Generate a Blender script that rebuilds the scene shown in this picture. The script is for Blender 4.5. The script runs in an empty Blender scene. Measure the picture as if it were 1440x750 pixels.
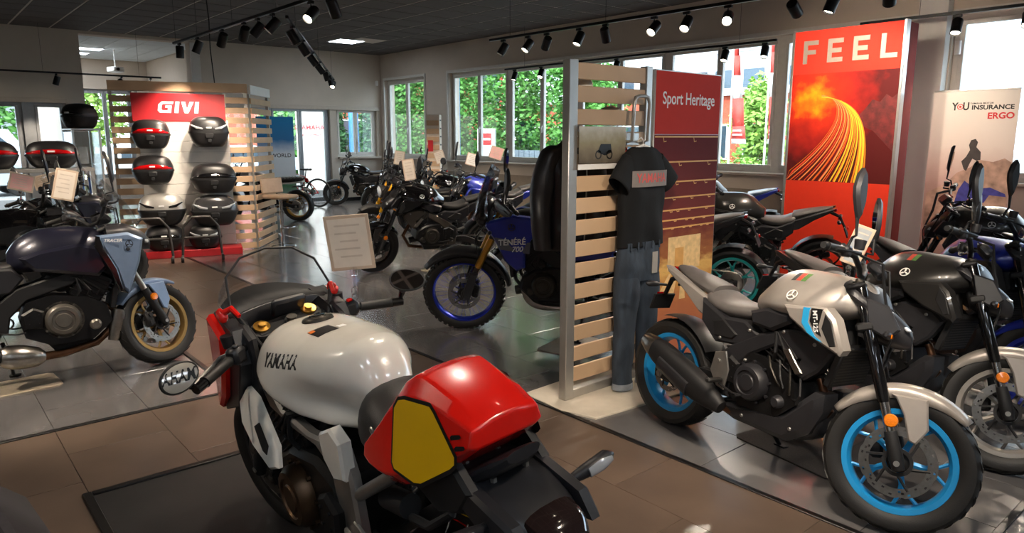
import bpy, math, random
from mathutils import Vector, Matrix
random.seed(7)
sc = bpy.context.scene
COL = sc.collection
R = math.radians
PI = math.pi
# ------------------------------------------------------------------ camera
cd = bpy.data.cameras.new('camera')
cam = bpy.data.objects.new('camera', cd)
COL.objects.link(cam)
cam.location = (0, 0, 1.65)
cam.rotation_euler = (R(90 - 10.3), 0, R(49.5))
cd.sensor_width = 36
cd.lens = 25.0
cd.clip_start = 0.05
cd.clip_end = 300
sc.camera = cam
# ------------------------------------------------------------------ sky, sun, exposure
w = bpy.data.worlds.new('world')
sc.world = w
w.use_nodes = True
nt = w.node_tree
bg = nt.nodes['Background']
tc = nt.nodes.new('ShaderNodeTexCoord')
nz = nt.nodes.new('ShaderNodeTexNoise')
nz.inputs['Scale'].default_value = 2.2
nz.inputs['Detail'].default_value = 5
rp = nt.nodes.new('ShaderNodeValToRGB')
rp.color_ramp.elements[0].position = 0.35
rp.color_ramp.elements[0].color = (0.55, 0.74, 0.97, 1)
rp.color_ramp.elements[1].position = 0.6
rp.color_ramp.elements[1].color = (0.85, 0.93, 1.0, 1)
nt.links.new(tc.outputs['Generated'], nz.inputs['Vector'])
nt.links.new(nz.outputs['Fac'], rp.inputs['Fac'])
nt.links.new(rp.outputs['Color'], bg.inputs['Color'])
bg.inputs['Strength'].default_value = 3.2
sl = bpy.data.lights.new('sun', 'SUN')
sl.energy = 3.2
sl.angle = R(8)
sl.color = (1, 0.96, 0.9)
so = bpy.data.objects.new('sun', sl)
COL.objects.link(so)
so.rotation_euler = (R(48), 0, R(30))      # comes over the roof from behind, lights the trees outside
sc.view_settings.view_transform = 'Standard'
sc.view_settings.look = 'None'
sc.view_settings.exposure = 1.0
sc.view_settings.gamma = 1.0
sc.view_settings.use_curve_mapping = False
SPOT_W = 110.0
WARM = (1.0, 0.84, 0.67)


# ------------------------------------------------------------------ materials
def lin(h):
    h = h.lstrip('#')
    o = []
    for i in (0, 2, 4):
        c = int(h[i:i + 2], 16) / 255
        o.append(c / 12.92 if c <= 0.04045 else ((c + 0.055) / 1.055) ** 2.4)
    return tuple(o) + (1,)


MATS = {}


def M(name, hx, rough=0.5, metal=0.0, coat=0.0, var=0.08, vs=18.0, bump=0.0, bs=120.0, emit=0.0, spec=0.5, stretch=None, flake=0.0, sheen=0.0, rvar=0.0, crough=0.04):
    if name in MATS:
        return MATS[name]
    m = bpy.data.materials.new(name)
    m.use_nodes = True
    n = m.node_tree.nodes
    l = m.node_tree.links
    b = n['Principled BSDF']
    c = lin(hx) if isinstance(hx, str) else hx
    b.inputs['Base Color'].default_value = c
    b.inputs['Roughness'].default_value = rough
    b.inputs['Metallic'].default_value = metal
    b.inputs['Coat Weight'].default_value = coat
    b.inputs['Coat Roughness'].default_value = crough
    b.inputs['Specular IOR Level'].default_value = spec
    if sheen:
        b.inputs['Sheen Weight'].default_value = sheen
    if emit:
        b.inputs['Emission Color'].default_value = c
        b.inputs['Emission Strength'].default_value = emit
    if var or bump or flake:
        t = n.new('ShaderNodeTexCoord')
        v = t.outputs['Object']
        if stretch:
            mp = n.new('ShaderNodeMapping')
            mp.inputs['Scale'].default_value = stretch
            l.new(v, mp.inputs['Vector'])
            v = mp.outputs['Vector']
        if var:
            no = n.new('ShaderNodeTexNoise')
            no.inputs['Scale'].default_value = vs
            no.inputs['Detail'].default_value = 4
            l.new(v, no.inputs['Vector'])
            r = n.new('ShaderNodeValToRGB')
            r.color_ramp.elements[0].position = 0.3
            r.color_ramp.elements[1].position = 0.7
            r.color_ramp.elements[0].color = tuple(max(0, x * (1 - var)) for x in c[:3]) + (1,)
            r.color_ramp.elements[1].color = tuple(min(1, x * (1 + var)) for x in c[:3]) + (1,)
            l.new(no.outputs['Fac'], r.inputs['Fac'])
            l.new(r.outputs['Color'], b.inputs['Base Color'])
            if rvar:
                mr = n.new('ShaderNodeMapRange')
                mr.inputs['To Min'].default_value = rough - rvar
                mr.inputs['To Max'].default_value = rough + rvar
                l.new(no.outputs['Fac'], mr.inputs['Value'])
                l.new(mr.outputs['Result'], b.inputs['Roughness'])
        if bump:
            nb = n.new('ShaderNodeTexNoise')
            nb.inputs['Scale'].default_value = bs
            nb.inputs['Detail'].default_value = 3
            l.new(v, nb.inputs['Vector'])
            bp = n.new('ShaderNodeBump')
            bp.inputs['Strength'].default_value = bump
            bp.inputs['Distance'].default_value = 0.004
            l.new(nb.outputs['Fac'], bp.inputs['Height'])
            l.new(bp.outputs['Normal'], b.inputs['Normal'])
    MATS[name] = m
    return m


def glassmat(name, tint, gloss=0.06, rough=0.02, body=0.0, bodycol='#ffffff', gmax=0.7):
    if name in MATS:
        return MATS[name]
    m = bpy.data.materials.new(name)
    m.use_nodes = True
    n = m.node_tree.nodes
    l = m.node_tree.links
    n.clear()
    o = n.new('ShaderNodeOutputMaterial')
    t = n.new('ShaderNodeBsdfTransparent')
    t.inputs['Color'].default_value = tint
    g = n.new('ShaderNodeBsdfGlossy')
    g.inputs['Roughness'].default_value = rough
    fr = n.new('ShaderNodeLayerWeight')
    fr.inputs['Blend'].default_value = 0.25
    mr = n.new('ShaderNodeMapRange')
    mr.inputs['To Min'].default_value = gloss
    mr.inputs['To Max'].default_value = gmax
    l.new(fr.outputs['Fresnel'], mr.inputs['Value'])
    mx = n.new('ShaderNodeMixShader')
    l.new(mr.outputs['Result'], mx.inputs['Fac'])
    l.new(t.outputs['BSDF'], mx.inputs[1])
    l.new(g.outputs['BSDF'], mx.inputs[2])
    out = mx
    if body:
        d = n.new('ShaderNodeBsdfDiffuse')
        d.inputs['Color'].default_value = lin(bodycol)
        m2 = n.new('ShaderNodeMixShader')
        m2.inputs['Fac'].default_value = body
        l.new(mx.outputs['Shader'], m2.inputs[1])
        l.new(d.outputs['BSDF'], m2.inputs[2])
        out = m2
    l.new(out.outputs['Shader'], o.inputs['Surface'])
    MATS[name] = m
    return m


BLK = M('black plastic', '#232326', 0.4, var=0.15, bump=0.05, bs=300)
BLKM = M('matt black', '#111113', 0.6, var=0.15)
BLKG = M('gloss black', '#0a0a0c', 0.12, coat=0.6, var=0.05)
RUB = M('tyre rubber', '#161514', 0.55, var=0.2, vs=30, bump=0.15, bs=200)
VIN = M('seat vinyl', '#1e1c1c', 0.5, var=0.12, bump=0.15, bs=350)
VING = M('grey seat vinyl', '#5a5654', 0.5, var=0.1, bump=0.15, bs=350)
CHR = M('chrome', '#d8d8d8', 0.12, 1.0, var=0.03)
ALU = M('cast aluminium', '#a9a7a2', 0.38, 0.9, var=0.1, bump=0.05)
ALUD = M('dark engine casting', '#3c3934', 0.42, 0.7, var=0.2, bump=0.1)
ENGB = M('black engine casting', '#19191a', 0.4, 0.4, var=0.2, bump=0.12)
STEEL = M('brushed steel', '#a8a39b', 0.28, 1.0, var=0.12, vs=40)
GOLD = M('gold anodised', '#b88a3a', 0.3, 0.9, var=0.05)
BRONZE = M('burnt steel pipe', '#6b4c38', 0.35, 0.9, var=0.3, vs=12)
DISC = M('brake disc steel', '#8f8c88', 0.3, 1.0, var=0.1, vs=60)
AMB = M('amber reflector', '#e07a0c', 0.2, coat=0.8, var=0.15, vs=200)
REDL = M('red lens', '#b0070c', 0.12, coat=0.8, var=0.1)
LENS = M('clear lamp lens', '#b8bcc0', 0.08, 0.2, coat=1.0, var=0.1)
MIRG = M('mirror glass', '#dedede', 0.02, 1.0, var=0.0)
WHITE = M('white plastic', '#e6e4df', 0.4, var=0.03)
PAPER = M('paper', '#e4d9cb', 0.7, var=0.05)
CLEAR = glassmat('clear acrylic', (0.95, 0.96, 0.96, 1), 0.08)


# ------------------------------------------------------------------ geometry collector
class G:
    def __init__(s):
        s.v = []
        s.f = []

    def add(s, v, f, mx=None):
        o = len(s.v)
        if mx is not None:
            v = [tuple(mx @ Vector(p)) for p in v]
        s.v += [tuple(p) for p in v]
        s.f += [tuple(i + o for i in q) for q in f]
        return s

    def box(s, c, d, rz=0, ry=0, rx=0, bev=0.0):
        hx, hy, hz = d[0] / 2, d[1] / 2, d[2] / 2
        m = Matrix.Translation(c) @ Matrix.Rotation(rz, 4, 'Z') @ Matrix.Rotation(ry, 4, 'Y') @ Matrix.Rotation(rx, 4, 'X')
        if bev <= 0:
            v = [(x, y, z) for x in (-hx, hx) for y in (-hy, hy) for z in (-hz, hz)]
            f = [(0, 1, 3, 2), (4, 6, 7, 5), (0, 4, 5, 1), (2, 3, 7, 6), (0, 2, 6, 4), (1, 5, 7, 3)]
            return s.add(v, f, m)
        b = min(bev, hx * .95, hy * .95, hz * .95)
        v = []
        idx = {}
        for sx in (-1, 1):
            for sy in (-1, 1):
                for sz in (-1, 1):
                    for a in range(3):
                        p = [sx * (hx - b), sy * (hy - b), sz * (hz - b)]
                        p[a] = (sx * hx, sy * hy, sz * hz)[a]
                        idx[(sx, sy, sz, a)] = len(v)
                        v.append(p)
        f = []
        for a in range(3):
            b1, b2 = (a + 1) % 3, (a + 2) % 3
            for sg in (-1, 1):
                q = []
                for (u, w_) in ((-1, -1), (1, -1), (1, 1), (-1, 1)):
                    k = [0, 0, 0]
                    k[a] = sg
                    k[b1] = u
                    k[b2] = w_
                    q.append(idx[(k[0], k[1], k[2], a)])
                f.append(tuple(q) if sg > 0 else tuple(reversed(q)))
            for u in (-1, 1):
                for w_ in (-1, 1):
                    k0 = [0, 0, 0]
                    k1 = [0, 0, 0]
                    k0[a] = -1
                    k1[a] = 1
                    for k in (k0, k1):
                        k[b1] = u
                        k[b2] = w_
                    f.append((idx[tuple(k0) + (b1,)], idx[tuple(k1) + (b1,)], idx[tuple(k1) + (b2,)], idx[tuple(k0) + (b2,)]))
        for sx in (-1, 1):
            for sy in (-1, 1):
                for sz in (-1, 1):
                    f.append(tuple(idx[(sx, sy, sz, a)] for a in range(3)))
        return s.add(v, f, m)

    def tube(s, pts, r, n=8, closed=False, flat=1.0):
        pts = [Vector(p) for p in pts]
        k = len(pts)
        rs = r if isinstance(r, (list, tuple)) else [r] * k
        T = []
        for i in range(k):
            if closed:
                t = pts[(i + 1) % k] - pts[i - 1]
            else:
                t = pts[min(i + 1, k - 1)] - pts[max(i - 1, 0)]
            T.append(t.normalized() if t.length > 1e-9 else Vector((0, 0, 1)))
        a = Vector((0, 0, 1)) if abs(T[0].z) < 0.9 else Vector((1, 0, 0))
        u = T[0].cross(a).normalized()
        v = []
        for i in range(k):
            u = (u - T[i] * u.dot(T[i]))
            u = u.normalized() if u.length > 1e-6 else T[i].orthogonal().normalized()
            w_ = T[i].cross(u)
            for j in range(n):
                an = 2 * PI * j / n
                v.append(pts[i] + (u * math.cos(an) * flat + w_ * math.sin(an)) * rs[i])
        f = []
        for i in range(k if closed else k - 1):
            for j in range(n):
                i2 = (i + 1) % k
                f.append((i * n + j, i * n + (j + 1) % n, i2 * n + (j + 1) % n, i2 * n + j))
        if not closed:
            f.append(tuple(range(n - 1, -1, -1)))
            f.append(tuple(range((k - 1) * n, k * n)))
        return s.add(v, f)

    def cyl(s, p0, p1, r0, r1=None, n=16):
        return s.tube([p0, p1], [r0, r0 if r1 is None else r1], n)

    def lathe(s, prof, n=32, axis='y', c=(0, 0, 0), closed=False, mx=None, a0=0, a1=2 * PI, caps=True):
        full = abs(a1 - a0 - 2 * PI) < 1e-6
        v = []
        k = len(prof)
        m = n if full else n + 1
        for i in range(m):
            a = a0 + (a1 - a0) * i / n
            for (r, h) in prof:
                x, z = r * math.cos(a), r * math.sin(a)
                p = {'y': (x, h, z), 'z': (x, z, h), 'x': (h, x, z)}[axis]
                v.append((p[0] + c[0], p[1] + c[1], p[2] + c[2]))
        f = []
        for i in range(n):
            i2 = (i + 1) % m
            for j in range(k if closed else k - 1):
                j2 = (j + 1) % k
                f.append((i * k + j, i * k + j2, i2 * k + j2, i2 * k + j))
        if not closed and full and caps:
            for j in (0, k - 1):
                if prof[j][0] > 1e-5:
                    f.append(tuple(i * k + j for i in range(m)))
        return s.add(v, f, mx)

    def loft(s, keys, n=24, steps=5, cap=True, axis='x', mx=None, warp=None, tp=0.0):
        # key: (x, zc, hw, ht, hb, e[, yc])
        ks = [tuple(k) + (0,) * (7 - len(k)) for k in keys]
        pr = []
        K = len(ks)
        for i in range(K - 1):
            p0, p1, p2, p3 = ks[max(i - 1, 0)], ks[i], ks[i + 1], ks[min(i + 2, K - 1)]
            for q in range(steps):
                t = q / steps
                row = []
                for c in range(7):
                    m1 = (p2[c] - p0[c]) / 2
                    m2 = (p3[c] - p1[c]) / 2
                    d = p2[c] - p1[c]
                    if m1 * d <= 0:
                        m1 = 0
                    if m2 * d <= 0:
                        m2 = 0
                    row.append((2 * t**3 - 3 * t**2 + 1) * p1[c] + (t**3 - 2 * t**2 + t) * m1 + (-2 * t**3 + 3 * t**2) * p2[c] + (t**3 - t**2) * m2)
                pr.append(row)
        pr.append(list(ks[-1]))
        v = []
        for (x, zc, hw, ht, hb, e, yc) in pr:
            for j in range(n):
                a = 2 * PI * j / n
                c, sn = math.cos(a), math.sin(a)
                yy = hw * math.copysign(abs(c) ** (2 / e), c)
                zz = math.copysign(abs(sn) ** (2 / e), sn) * (ht if sn > 0 else hb)
                if tp:
                    yy *= 1 - tp * max(0, min(1, (zz + hb) / (ht + hb)))
                p = (x, yc + yy, zc + zz)
                if warp:
                    p = warp(*p)
                if axis == 'z':
                    p = (p[2], p[1], p[0])
                elif axis == 'y':
                    p = (p[1], p[0], p[2])
                v.append(p)
        f = []
        L = len(pr)
        for i in range(L - 1):
            for j in range(n):
                f.append((i * n + j, i * n + (j + 1) % n, (i + 1) * n + (j + 1) % n, (i + 1) * n + j))
        if cap:
            f.append(tuple(range(n - 1, -1, -1)))
            f.append(tuple(range((L - 1) * n, L * n)))
        return s.add(v, f, mx)

    def prism(s, poly, y0, y1, bev=0.0, yf=None, mx=None):
        # poly in (x,z), extruded y0 -> y1, bevelled towards y1
        k = len(poly)
        area = sum(poly[i][0] * poly[(i + 1) % k][1] - poly[(i + 1) % k][0] * poly[i][1] for i in range(k))
        P = list(poly) if area > 0 else list(reversed(poly))
        rings = [(P, y0)]
        if bev:
            sg = 1 if y1 > y0 else -1
            rings.append((P, y1 - sg * bev))
            Q = []
            for i in range(k):
                a, b, c = Vector(P[i - 1]), Vector(P[i]), Vector(P[(i + 1) % k])
                d1, d2 = (b - a).normalized(), (c - b).normalized()
                n1, n2 = Vector((-d1.y, d1.x)), Vector((-d2.y, d2.x))
                nn = n1 + n2
                q = nn / max(nn.length_squared, 0.35) * 2
                Q.append((b.x + q.x * bev, b.y + q.y * bev))
            rings.append((Q, y1))
        else:
            rings.append((P, y1))
        v = []
        for (pp, y) in rings:
            for (x, z) in pp:
                v.append((x, y + (yf(x, z) if yf else 0), z))
        f = []
        for r in range(len(rings) - 1):
            for i in range(k):
                j = (i + 1) % k
                f.append((r * k + i, r * k + j, (r + 1) * k + j, (r + 1) * k + i))
        f.append(tuple(range(k - 1, -1, -1)))
        f.append(tuple(range((len(rings) - 1) * k, len(rings) * k)))
        return s.add(v, f, mx)

    def sphere(s, c, r, n=12, m=8, sc_=(1, 1, 1)):
        prof = [(r * math.sin(PI * i / m), -r * math.cos(PI * i / m)) for i in range(m + 1)]
        prof[0] = (1e-6, -r)
        prof[-1] = (1e-6, r)
        mx = Matrix.Translation(c) @ Matrix.Diagonal((*sc_, 1))
        return s.lathe(prof, n, 'z', mx=mx)


def mk_mesh(name, g, mat, ang=38):
    me = bpy.data.meshes.new(name)
    me.from_pydata(g.v, [], g.f)
    import bmesh
    bm = bmesh.new()
    bm.from_mesh(me)
    bmesh.ops.recalc_face_normals(bm, faces=bm.faces)
    bm.to_mesh(me)
    bm.free()
    me.shade_smooth()
    me.set_sharp_from_angle(angle=R(ang))
    if mat:
        me.materials.append(mat)
    return me


def ob(name, g, mat, parent=None, mtx=None, kind=None, ang=38):
    me = g if isinstance(g, bpy.types.Mesh) else mk_mesh(name, g, mat, ang)
    o = bpy.data.objects.new(name, me)
    COL.objects.link(o)
    if parent is not None:
        o.parent = parent
    if mtx is not None:
        o.matrix_basis = mtx
    if kind:
        o['kind'] = kind
    return o


def tag(o, label, cat, group=None):
    o['label'] = label
    o['category'] = cat
    if group:
        o['group'] = group
    return o


def thing(name, label, cat, loc=(0, 0, 0), rz=0, group=None, rx=0):
    o = bpy.data.objects.new(name, None)
    o.empty_display_size = 0.1
    COL.objects.link(o)
    o.location = loc
    o.rotation_euler = (rx, 0, rz)
    return tag(o, label, cat, group)


def copy_tree(o, parent=None):
    c = o.copy()
    COL.objects.link(c)
    c.parent = parent
    for ch in list(o.children):
        copy_tree(ch, c)
    return c


def text_mesh(name, s, size, mat, bold=0.0, shear=0.0, ext=0.0005, align='CENTER', space=1.0, sx=1.0):
    cu = bpy.data.curves.new(name, 'FONT')
    cu.body = s
    cu.size = size
    cu.offset = bold
    cu.shear = shear
    cu.extrude = ext
    cu.align_x = align
    cu.align_y = 'CENTER'
    cu.space_character = space
    cu.resolution_u = 4
    t = bpy.data.objects.new('tmp', cu)
    COL.objects.link(t)
    dg = bpy.context.evaluated_depsgraph_get()
    me = bpy.data.meshes.new_from_object(t.evaluated_get(dg))
    bpy.data.objects.remove(t)
    bpy.data.curves.remove(cu)
    if sx != 1.0:
        for v in me.vertices:
            v.co.x *= sx
    me.materials.clear()
    me.materials.append(mat)
    me.name = name
    return me


def basis(o, ex, ey, ez=None):
    """4x4 whose columns are ex, ey (orthonormalised), normal ez, origin o."""
    ex = Vector(ex).normalized()
    ey = Vector(ey)
    ey = (ey - ex * ey.dot(ex)).normalized()
    ez = ex.cross(ey)
    return Matrix(((ex.x, ey.x, ez.x, o[0]), (ex.y, ey.y, ez.y, o[1]), (ex.z, ey.z, ez.z, o[2]), (0, 0, 0, 1)))
# ================================================================== the room
WALLM = M('beige wall paint', '#c4b6a6', 0.85, var=0.05, vs=2.0, bump=0.05, bs=60)
WALLW = M('pale wall paint', '#cfccc6', 0.8, var=0.04, vs=2.0)
FRAME = M('white window frame', '#cfc9c0', 0.45, var=0.04)
FRAMEG = M('grey aluminium frame', '#9a9c9e', 0.4, 0.4, var=0.05)
CEILG = M('ceiling grid bars', '#c2b4a8', 0.8, var=0.06)
CEILT = M('dark ceiling panel', '#57504c', 0.9, var=0.12, vs=6, stretch=(1, 14, 1))
CEILW = M('white ceiling panel', '#d4dadc', 0.8, var=0.05, vs=4)
GLASS = glassmat('window glass', (0.95, 0.98, 0.98, 1), 0.03, gmax=0.25)
STRIP = M('black floor strip', '#1b1a1a', 0.35, 0.3, var=0.1)
TIL_W = M('brown floor tile', '#5e4f44', 0.33, var=0.16, vs=3.5, bump=0.02, bs=40, rvar=0.05)
TIL_D = M('grey floor tile', '#5f5d5d', 0.24, coat=0.55, crough=0.13, var=0.1, vs=3.0, bump=0.02, bs=40, rvar=0.04)
JOINT = M('floor joint', '#2f2a27', 0.7)


def struct(name, g, mat, parent=None):
    o = ob(name, g, mat, parent)
    if parent is None:
        o['kind'] = 'structure'
    return o


def bx(x0, x1, y0, y1, z0, z1, g=None, bev=0.0):
    g = g or G()
    return g.box(((x0 + x1) / 2, (y0 + y1) / 2, (z0 + z1) / 2), (x1 - x0, y1 - y0, z1 - z0), bev=bev)


CT = math.cos(R(10.3))
_fw = Vector((math.cos(R(139.5)) * CT, math.sin(R(139.5)) * CT, -math.sin(R(10.3))))
_rt = Vector((math.sin(R(139.5)), -math.cos(R(139.5)), 0))
_up = _rt.cross(_fw)


def in_view(p, mx=60):
    d = Vector(p) - Vector((0, 0, 1.65))
    z = d.dot(_fw)
    if z < 0.3:
        return False
    return -mx < 720 + 1000 * d.dot(_rt) / z < 1440 + mx and -mx < 375 - 1000 * d.dot(_up) / z < 750 + mx


def tiles(parent, rects, name, z0, z1, gap, most, down=False):
    """rects: list of (x0,x1,y0,y1,mat). The nearest `most` in view are parts, the others one joined part."""
    vis = []
    rest = {}
    for (x0, x1, y0, y1, mt) in rects:
        c = ((x0 + x1) / 2, (y0 + y1) / 2, z1)
        if in_view(c):
            vis.append((Vector(c).length, x0, x1, y0, y1, mt))
        else:
            rest.setdefault(mt.name, (mt, []))[1].append((x0, x1, y0, y1))
    vis.sort(key=lambda q: q[0])
    cache = {}
    for (d, x0, x1, y0, y1, mt) in vis[:most]:
        sx, sy = round(x1 - x0 - gap, 3), round(y1 - y0 - gap, 3)
        key = (sx, sy, mt.name)
        if key not in cache:
            g = G()
            b = 0.0015
            zt, zb = (z1, z0)
            s = -1 if down else 1
            v = [(a * sx / 2, c_ * sy / 2, 0) for a, c_ in ((-1, -1), (1, -1), (1, 1), (-1, 1))]
            v += [(a * sx / 2, c_ * sy / 2, (zt - zb) - s * b) for a, c_ in ((-1, -1), (1, -1), (1, 1), (-1, 1))]
            v += [(a * (sx / 2 - b), c_ * (sy / 2 - b), zt - zb) for a, c_ in ((-1, -1), (1, -1), (1, 1), (-1, 1))]
            f = [(0, 1, 2, 3), (8, 9, 10, 11)]
            for r in (0, 4):
                for i in range(4):
                    f.append((r + i, r + (i + 1) % 4, r + 4 + (i + 1) % 4, r + 4 + i))
            g.add(v, f)
            cache[key] = mk_mesh(name, g, mt)
        ob(name, cache[key], None, parent, Matrix.Translation(((x0 + x1) / 2, (y0 + y1) / 2, z0)))
    for (d, x0, x1, y0, y1, mt) in vis[most:]:
        rest.setdefault(mt.name, (mt, []))[1].append((x0, x1, y0, y1))
    for mt, rs in rest.values():
        g = G()
        for (x0, x1, y0, y1) in rs:
            bx(x0 + gap / 2, x1 - gap / 2, y0 + gap / 2, y1 - gap / 2, min(z0, z1), max(z0, z1), g)
        ob('further_' + name + 's', g, mt, parent, kind='stuff')


# ---- floor with its tiles
floor = struct('floor', bx(-23.2, 6.2, -5.2, 10.2, -0.14, -0.004), JOINT)


def tile_rows(x0, x1, y0, y1, w_, h_, mt, ox=0.0):
    out = []
    y = y0
    r = 0
    while y < y1 - 1e-6:
        yb = min(y + h_, y1)
        x = x0 - (((r % 2) * w_ / 2 + ox) % w_)
        while x < x1 - 1e-6:
            a, b = max(x, x0), min(x + w_, x1)
            if b - a > 0.02:
                out.append((a, b, y, yb, mt))
            x += w_
        y = yb
        r += 1
    return out


rc = tile_rows(-17.1, 6, 2.9, 10, 0.8, 0.5, TIL_D, 0.05)
rc += tile_rows(-17.1, -4.6, -5, 1.52, 0.8, 0.5, TIL_D, 0.3)
rc += tile_rows(-17.1, 6, 1.52, 2.9, 0.8, 0.46, TIL_W, 0.2)
rc += tile_rows(-4.6, 6, -5, 1.52, 0.8, 0.5, TIL_W)
tiles(floor, rc, 'floor_tile', -0.004, 0.0, 0.003, 296)
bx2 = tile_rows(-23, -17.1, 2.9, 5.76, 0.8, 0.5, TIL_D)
g = G()
for (a, b, c, d, _m) in bx2:
    bx(a + .002, b - .002, c + .002, d - .002, -0.004, 0, g)
ob('further_floor_tiles', g, TIL_D, floor, kind='stuff')
struct('trim_1', bx(-17, 6, 2.885, 2.92, 0, 0.007, bev=0.003), STRIP)
struct('trim_2', bx(-17, -4.6, 1.505, 1.54, 0, 0.007, bev=0.003), STRIP)
struct('trim_3', bx(-4.62, -4.585, -5, 1.505, 0, 0.007, bev=0.003), STRIP)
struct('trim_4', bx(-0.78, -0.745, 2.92, 5.2, 0, 0.007, bev=0.003), STRIP)

# ---- ceiling with its panels
CZ = 3.78
ceil = struct('ceiling', bx(-17.4, 6.2, -5.2, 10.3, CZ + 0.006, CZ + 0.3), CEILG)
P = 0.675
rc = []
x = -17.1
while x < 6:
    y = 10.0
    while y > -5:
        rc.append((x, min(x + P, 6), max(y - P, -5), y, CEILT))
        y -= P
    x += P
LAMPS = [(-15.07, 7.975), (0.455, -3.5), (3.155, -3.5), (0.455, -0.8), (3.155, -0.8), (3.155, 2.575), (3.155, 5.275)]  # first hangs in view; the rest are added, unseen fill for walls and ceiling
rc = [q for q in rc if not any(q[0] < lx < q[1] and q[2] < ly < q[3] for lx, ly in LAMPS)]
tiles(ceil, rc, 'ceiling_panel', CZ + 0.006, CZ, 0.034, 290, down=True)
ceil2 = struct('ceiling_back_room', bx(-23.2, -17.4, 2.7, 6.0, CZ + 0.006, CZ + 0.3), WALLW)
for i in range(8):
    for j in range(5):
        a, c = -22.98 + i * 0.69, 2.92 + j * 0.56
        ob('ceiling_panel', bx(a, a + 0.67, c, c + 0.54, CZ, CZ + 0.006), CEILW, ceil2)
PANELM = M('ceiling lamp diffuser', '#e6f2ff', 0.5, emit=12.0, var=0)
for (lx, ly, lab) in [(*LAMPS[0], 'lit square ceiling lamp above the far corner of the showroom'), (-20.4, 3.55, 'lit long ceiling lamp in the back room, nearer one'),
                      (-21.6, 3.45, 'lit long ceiling lamp in the back room, farther one')] + [(*q, 'added square fill lamp in the ceiling behind the photographer') for q in LAMPS[1:]]:
    t = thing('ceiling_lamp', lab, 'lamp', (lx, ly, CZ))
    if 'photographer' in lab:
        t['group'] = 'added fill lamps behind the photographer'
    sx, sy = (0.32, 0.32) if lx > -18 else (0.25, 0.6)
    g = G()
    for (a, b, c, d) in ((-sx, sx, -sy, -sy + .025), (-sx, sx, sy - .025, sy), (-sx, -sx + .025, -sy + .025, sy - .025), (sx - .025, sx, -sy + .025, sy - .025)):
        bx(a, b, c, d, -0.012, 0.006, g)
    ob('lamp_frame', g, WHITE, t)
    ob('diffuser', bx(-sx + .025, sx - .025, -sy + .025, sy - .025, -0.006, 0.0), PANELM, t)

# ---- window wall (far side), pierced by one small, one long and one large window
WY = 10.0


def wall_y(name, segs, y0, y1, mat):
    g = G()
    for (a, b, z0, z1) in segs:
        bx(a, b, y0, y1, z0, z1, g)
    return struct(name, g, mat)


ZS, ZT = 1.12, 3.12
wall_y('wall_windows', [(-17.4, 6.2, 0, ZS), (-17.4, 6.2, ZT, CZ + 0.3), (-17.4, -16.9, ZS, ZT), (-15.0, -13.98, ZS, ZT), (-3.62, -3.4, ZS, ZT), (3.0, 6.2, ZS, ZT)], WY, WY + 0.3, WALLM)
g = G()
bx(-3.75, -3.42, WY - 0.16, WY, 0, CZ, g)
struct('wall_pilaster', g, WALLW)
struct('wall_dado', bx(-14.1, -3.76, WY - 0.03, WY, 0.0, 0.86), M('dado paint', '#8f8070', 0.8, var=0.05))


def window(name, x0, x1, mats, y=None, nsash=2, z0=ZS, z1=ZT, lap=0.05, mx=None):
    """frame lies in x0..x1, at depth y; local build along x, then placed with mx"""
    y = WY + 0.1 if y is None else y
    t = bpy.data.objects.new(name, None)
    COL.objects.link(t)
    t['kind'] = 'structure'
    fw_ = 0.06
    if mx is not None:
        t.matrix_world = mx
    g = G()
    bx(x0, x1, y, y + 0.09, z0, z0 + fw_, g)
    bx(x0, x1, y, y + 0.09, z1 - fw_, z1, g)
    bx(x0, x0 + fw_, y, y + 0.09, z0 + fw_, z1 - fw_, g)
    bx(x1 - fw_, x1, y, y + 0.09, z0 + fw_, z1 - fw_, g)
    ob('window_frame', g, mats, t)
    w_ = (x1 - x0 - 2 * fw_) / nsash
    for i in range(nsash):
        a, b = x0 + fw_ + i * w_, x0 + fw_ + (i + 1) * w_
        s = 0.055
        g = G()
        bx(a + .002, b - .002, y - 0.015, y + 0.05, z0 + fw_ + .002, z0 + fw_ + s, g, 0.004)
        bx(a + .002, b - .002, y - 0.015, y + 0.05, z1 - fw_ - s, z1 - fw_ - .002, g, 0.004)
        bx(a + .002, a + s, y - 0.015, y + 0.05, z0 + fw_ + s, z1 - fw_ - s, g, 0.004)
        bx(b - s, b - .002, y - 0.015, y + 0.05, z0 + fw_ + s, z1 - fw_ - s, g, 0.004)
        sa = ob('sash', g, mats, t)
        ob('pane', bx(a + s, b - s, y + 0.015, y + 0.021, z0 + fw_ + s, z1 - fw_ - s), GLASS, sa)
        if i == nsash - 1 and nsash > 1:
            g = G().box((a + s / 2, y - 0.025, (z0 + z1) / 2 - .25), (0.025, 0.02, 0.07), bev=.004).box((a + s / 2, y - 0.045, (z0 + z1) / 2 - .31), (0.018, 0.018, 0.13), bev=.004)
            ob('window_handle', g, WHITE, sa)
    return t


window('window_1', -16.9, -15.0, FRAME)
for i in range(5):
    window('window_%d' % (i + 2), -13.98 + i * 2.072, -13.98 + (i + 1) * 2.072, FRAME)
window('window_7', -3.4, -0.9, FRAME, nsash=1)
window('window_8', -0.9, 3.0, FRAME, nsash=2)
SILL = M('window sill board', '#b9aa9a', 0.5, var=0.05)
struct('trim_5', bx(-14.1, -3.77, WY - 0.12, WY + 0.1, ZS - 0.04, ZS, bev=.008), SILL)
struct('trim_6', bx(-16.95, -14.95, WY - 0.1, WY + 0.1, ZS - 0.04, ZS, bev=.008), SILL)
struct('trim_7', bx(-3.41, 3.0, WY - 0.1, WY + 0.1, ZS - 0.04, ZS, bev=.008), SILL)
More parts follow.
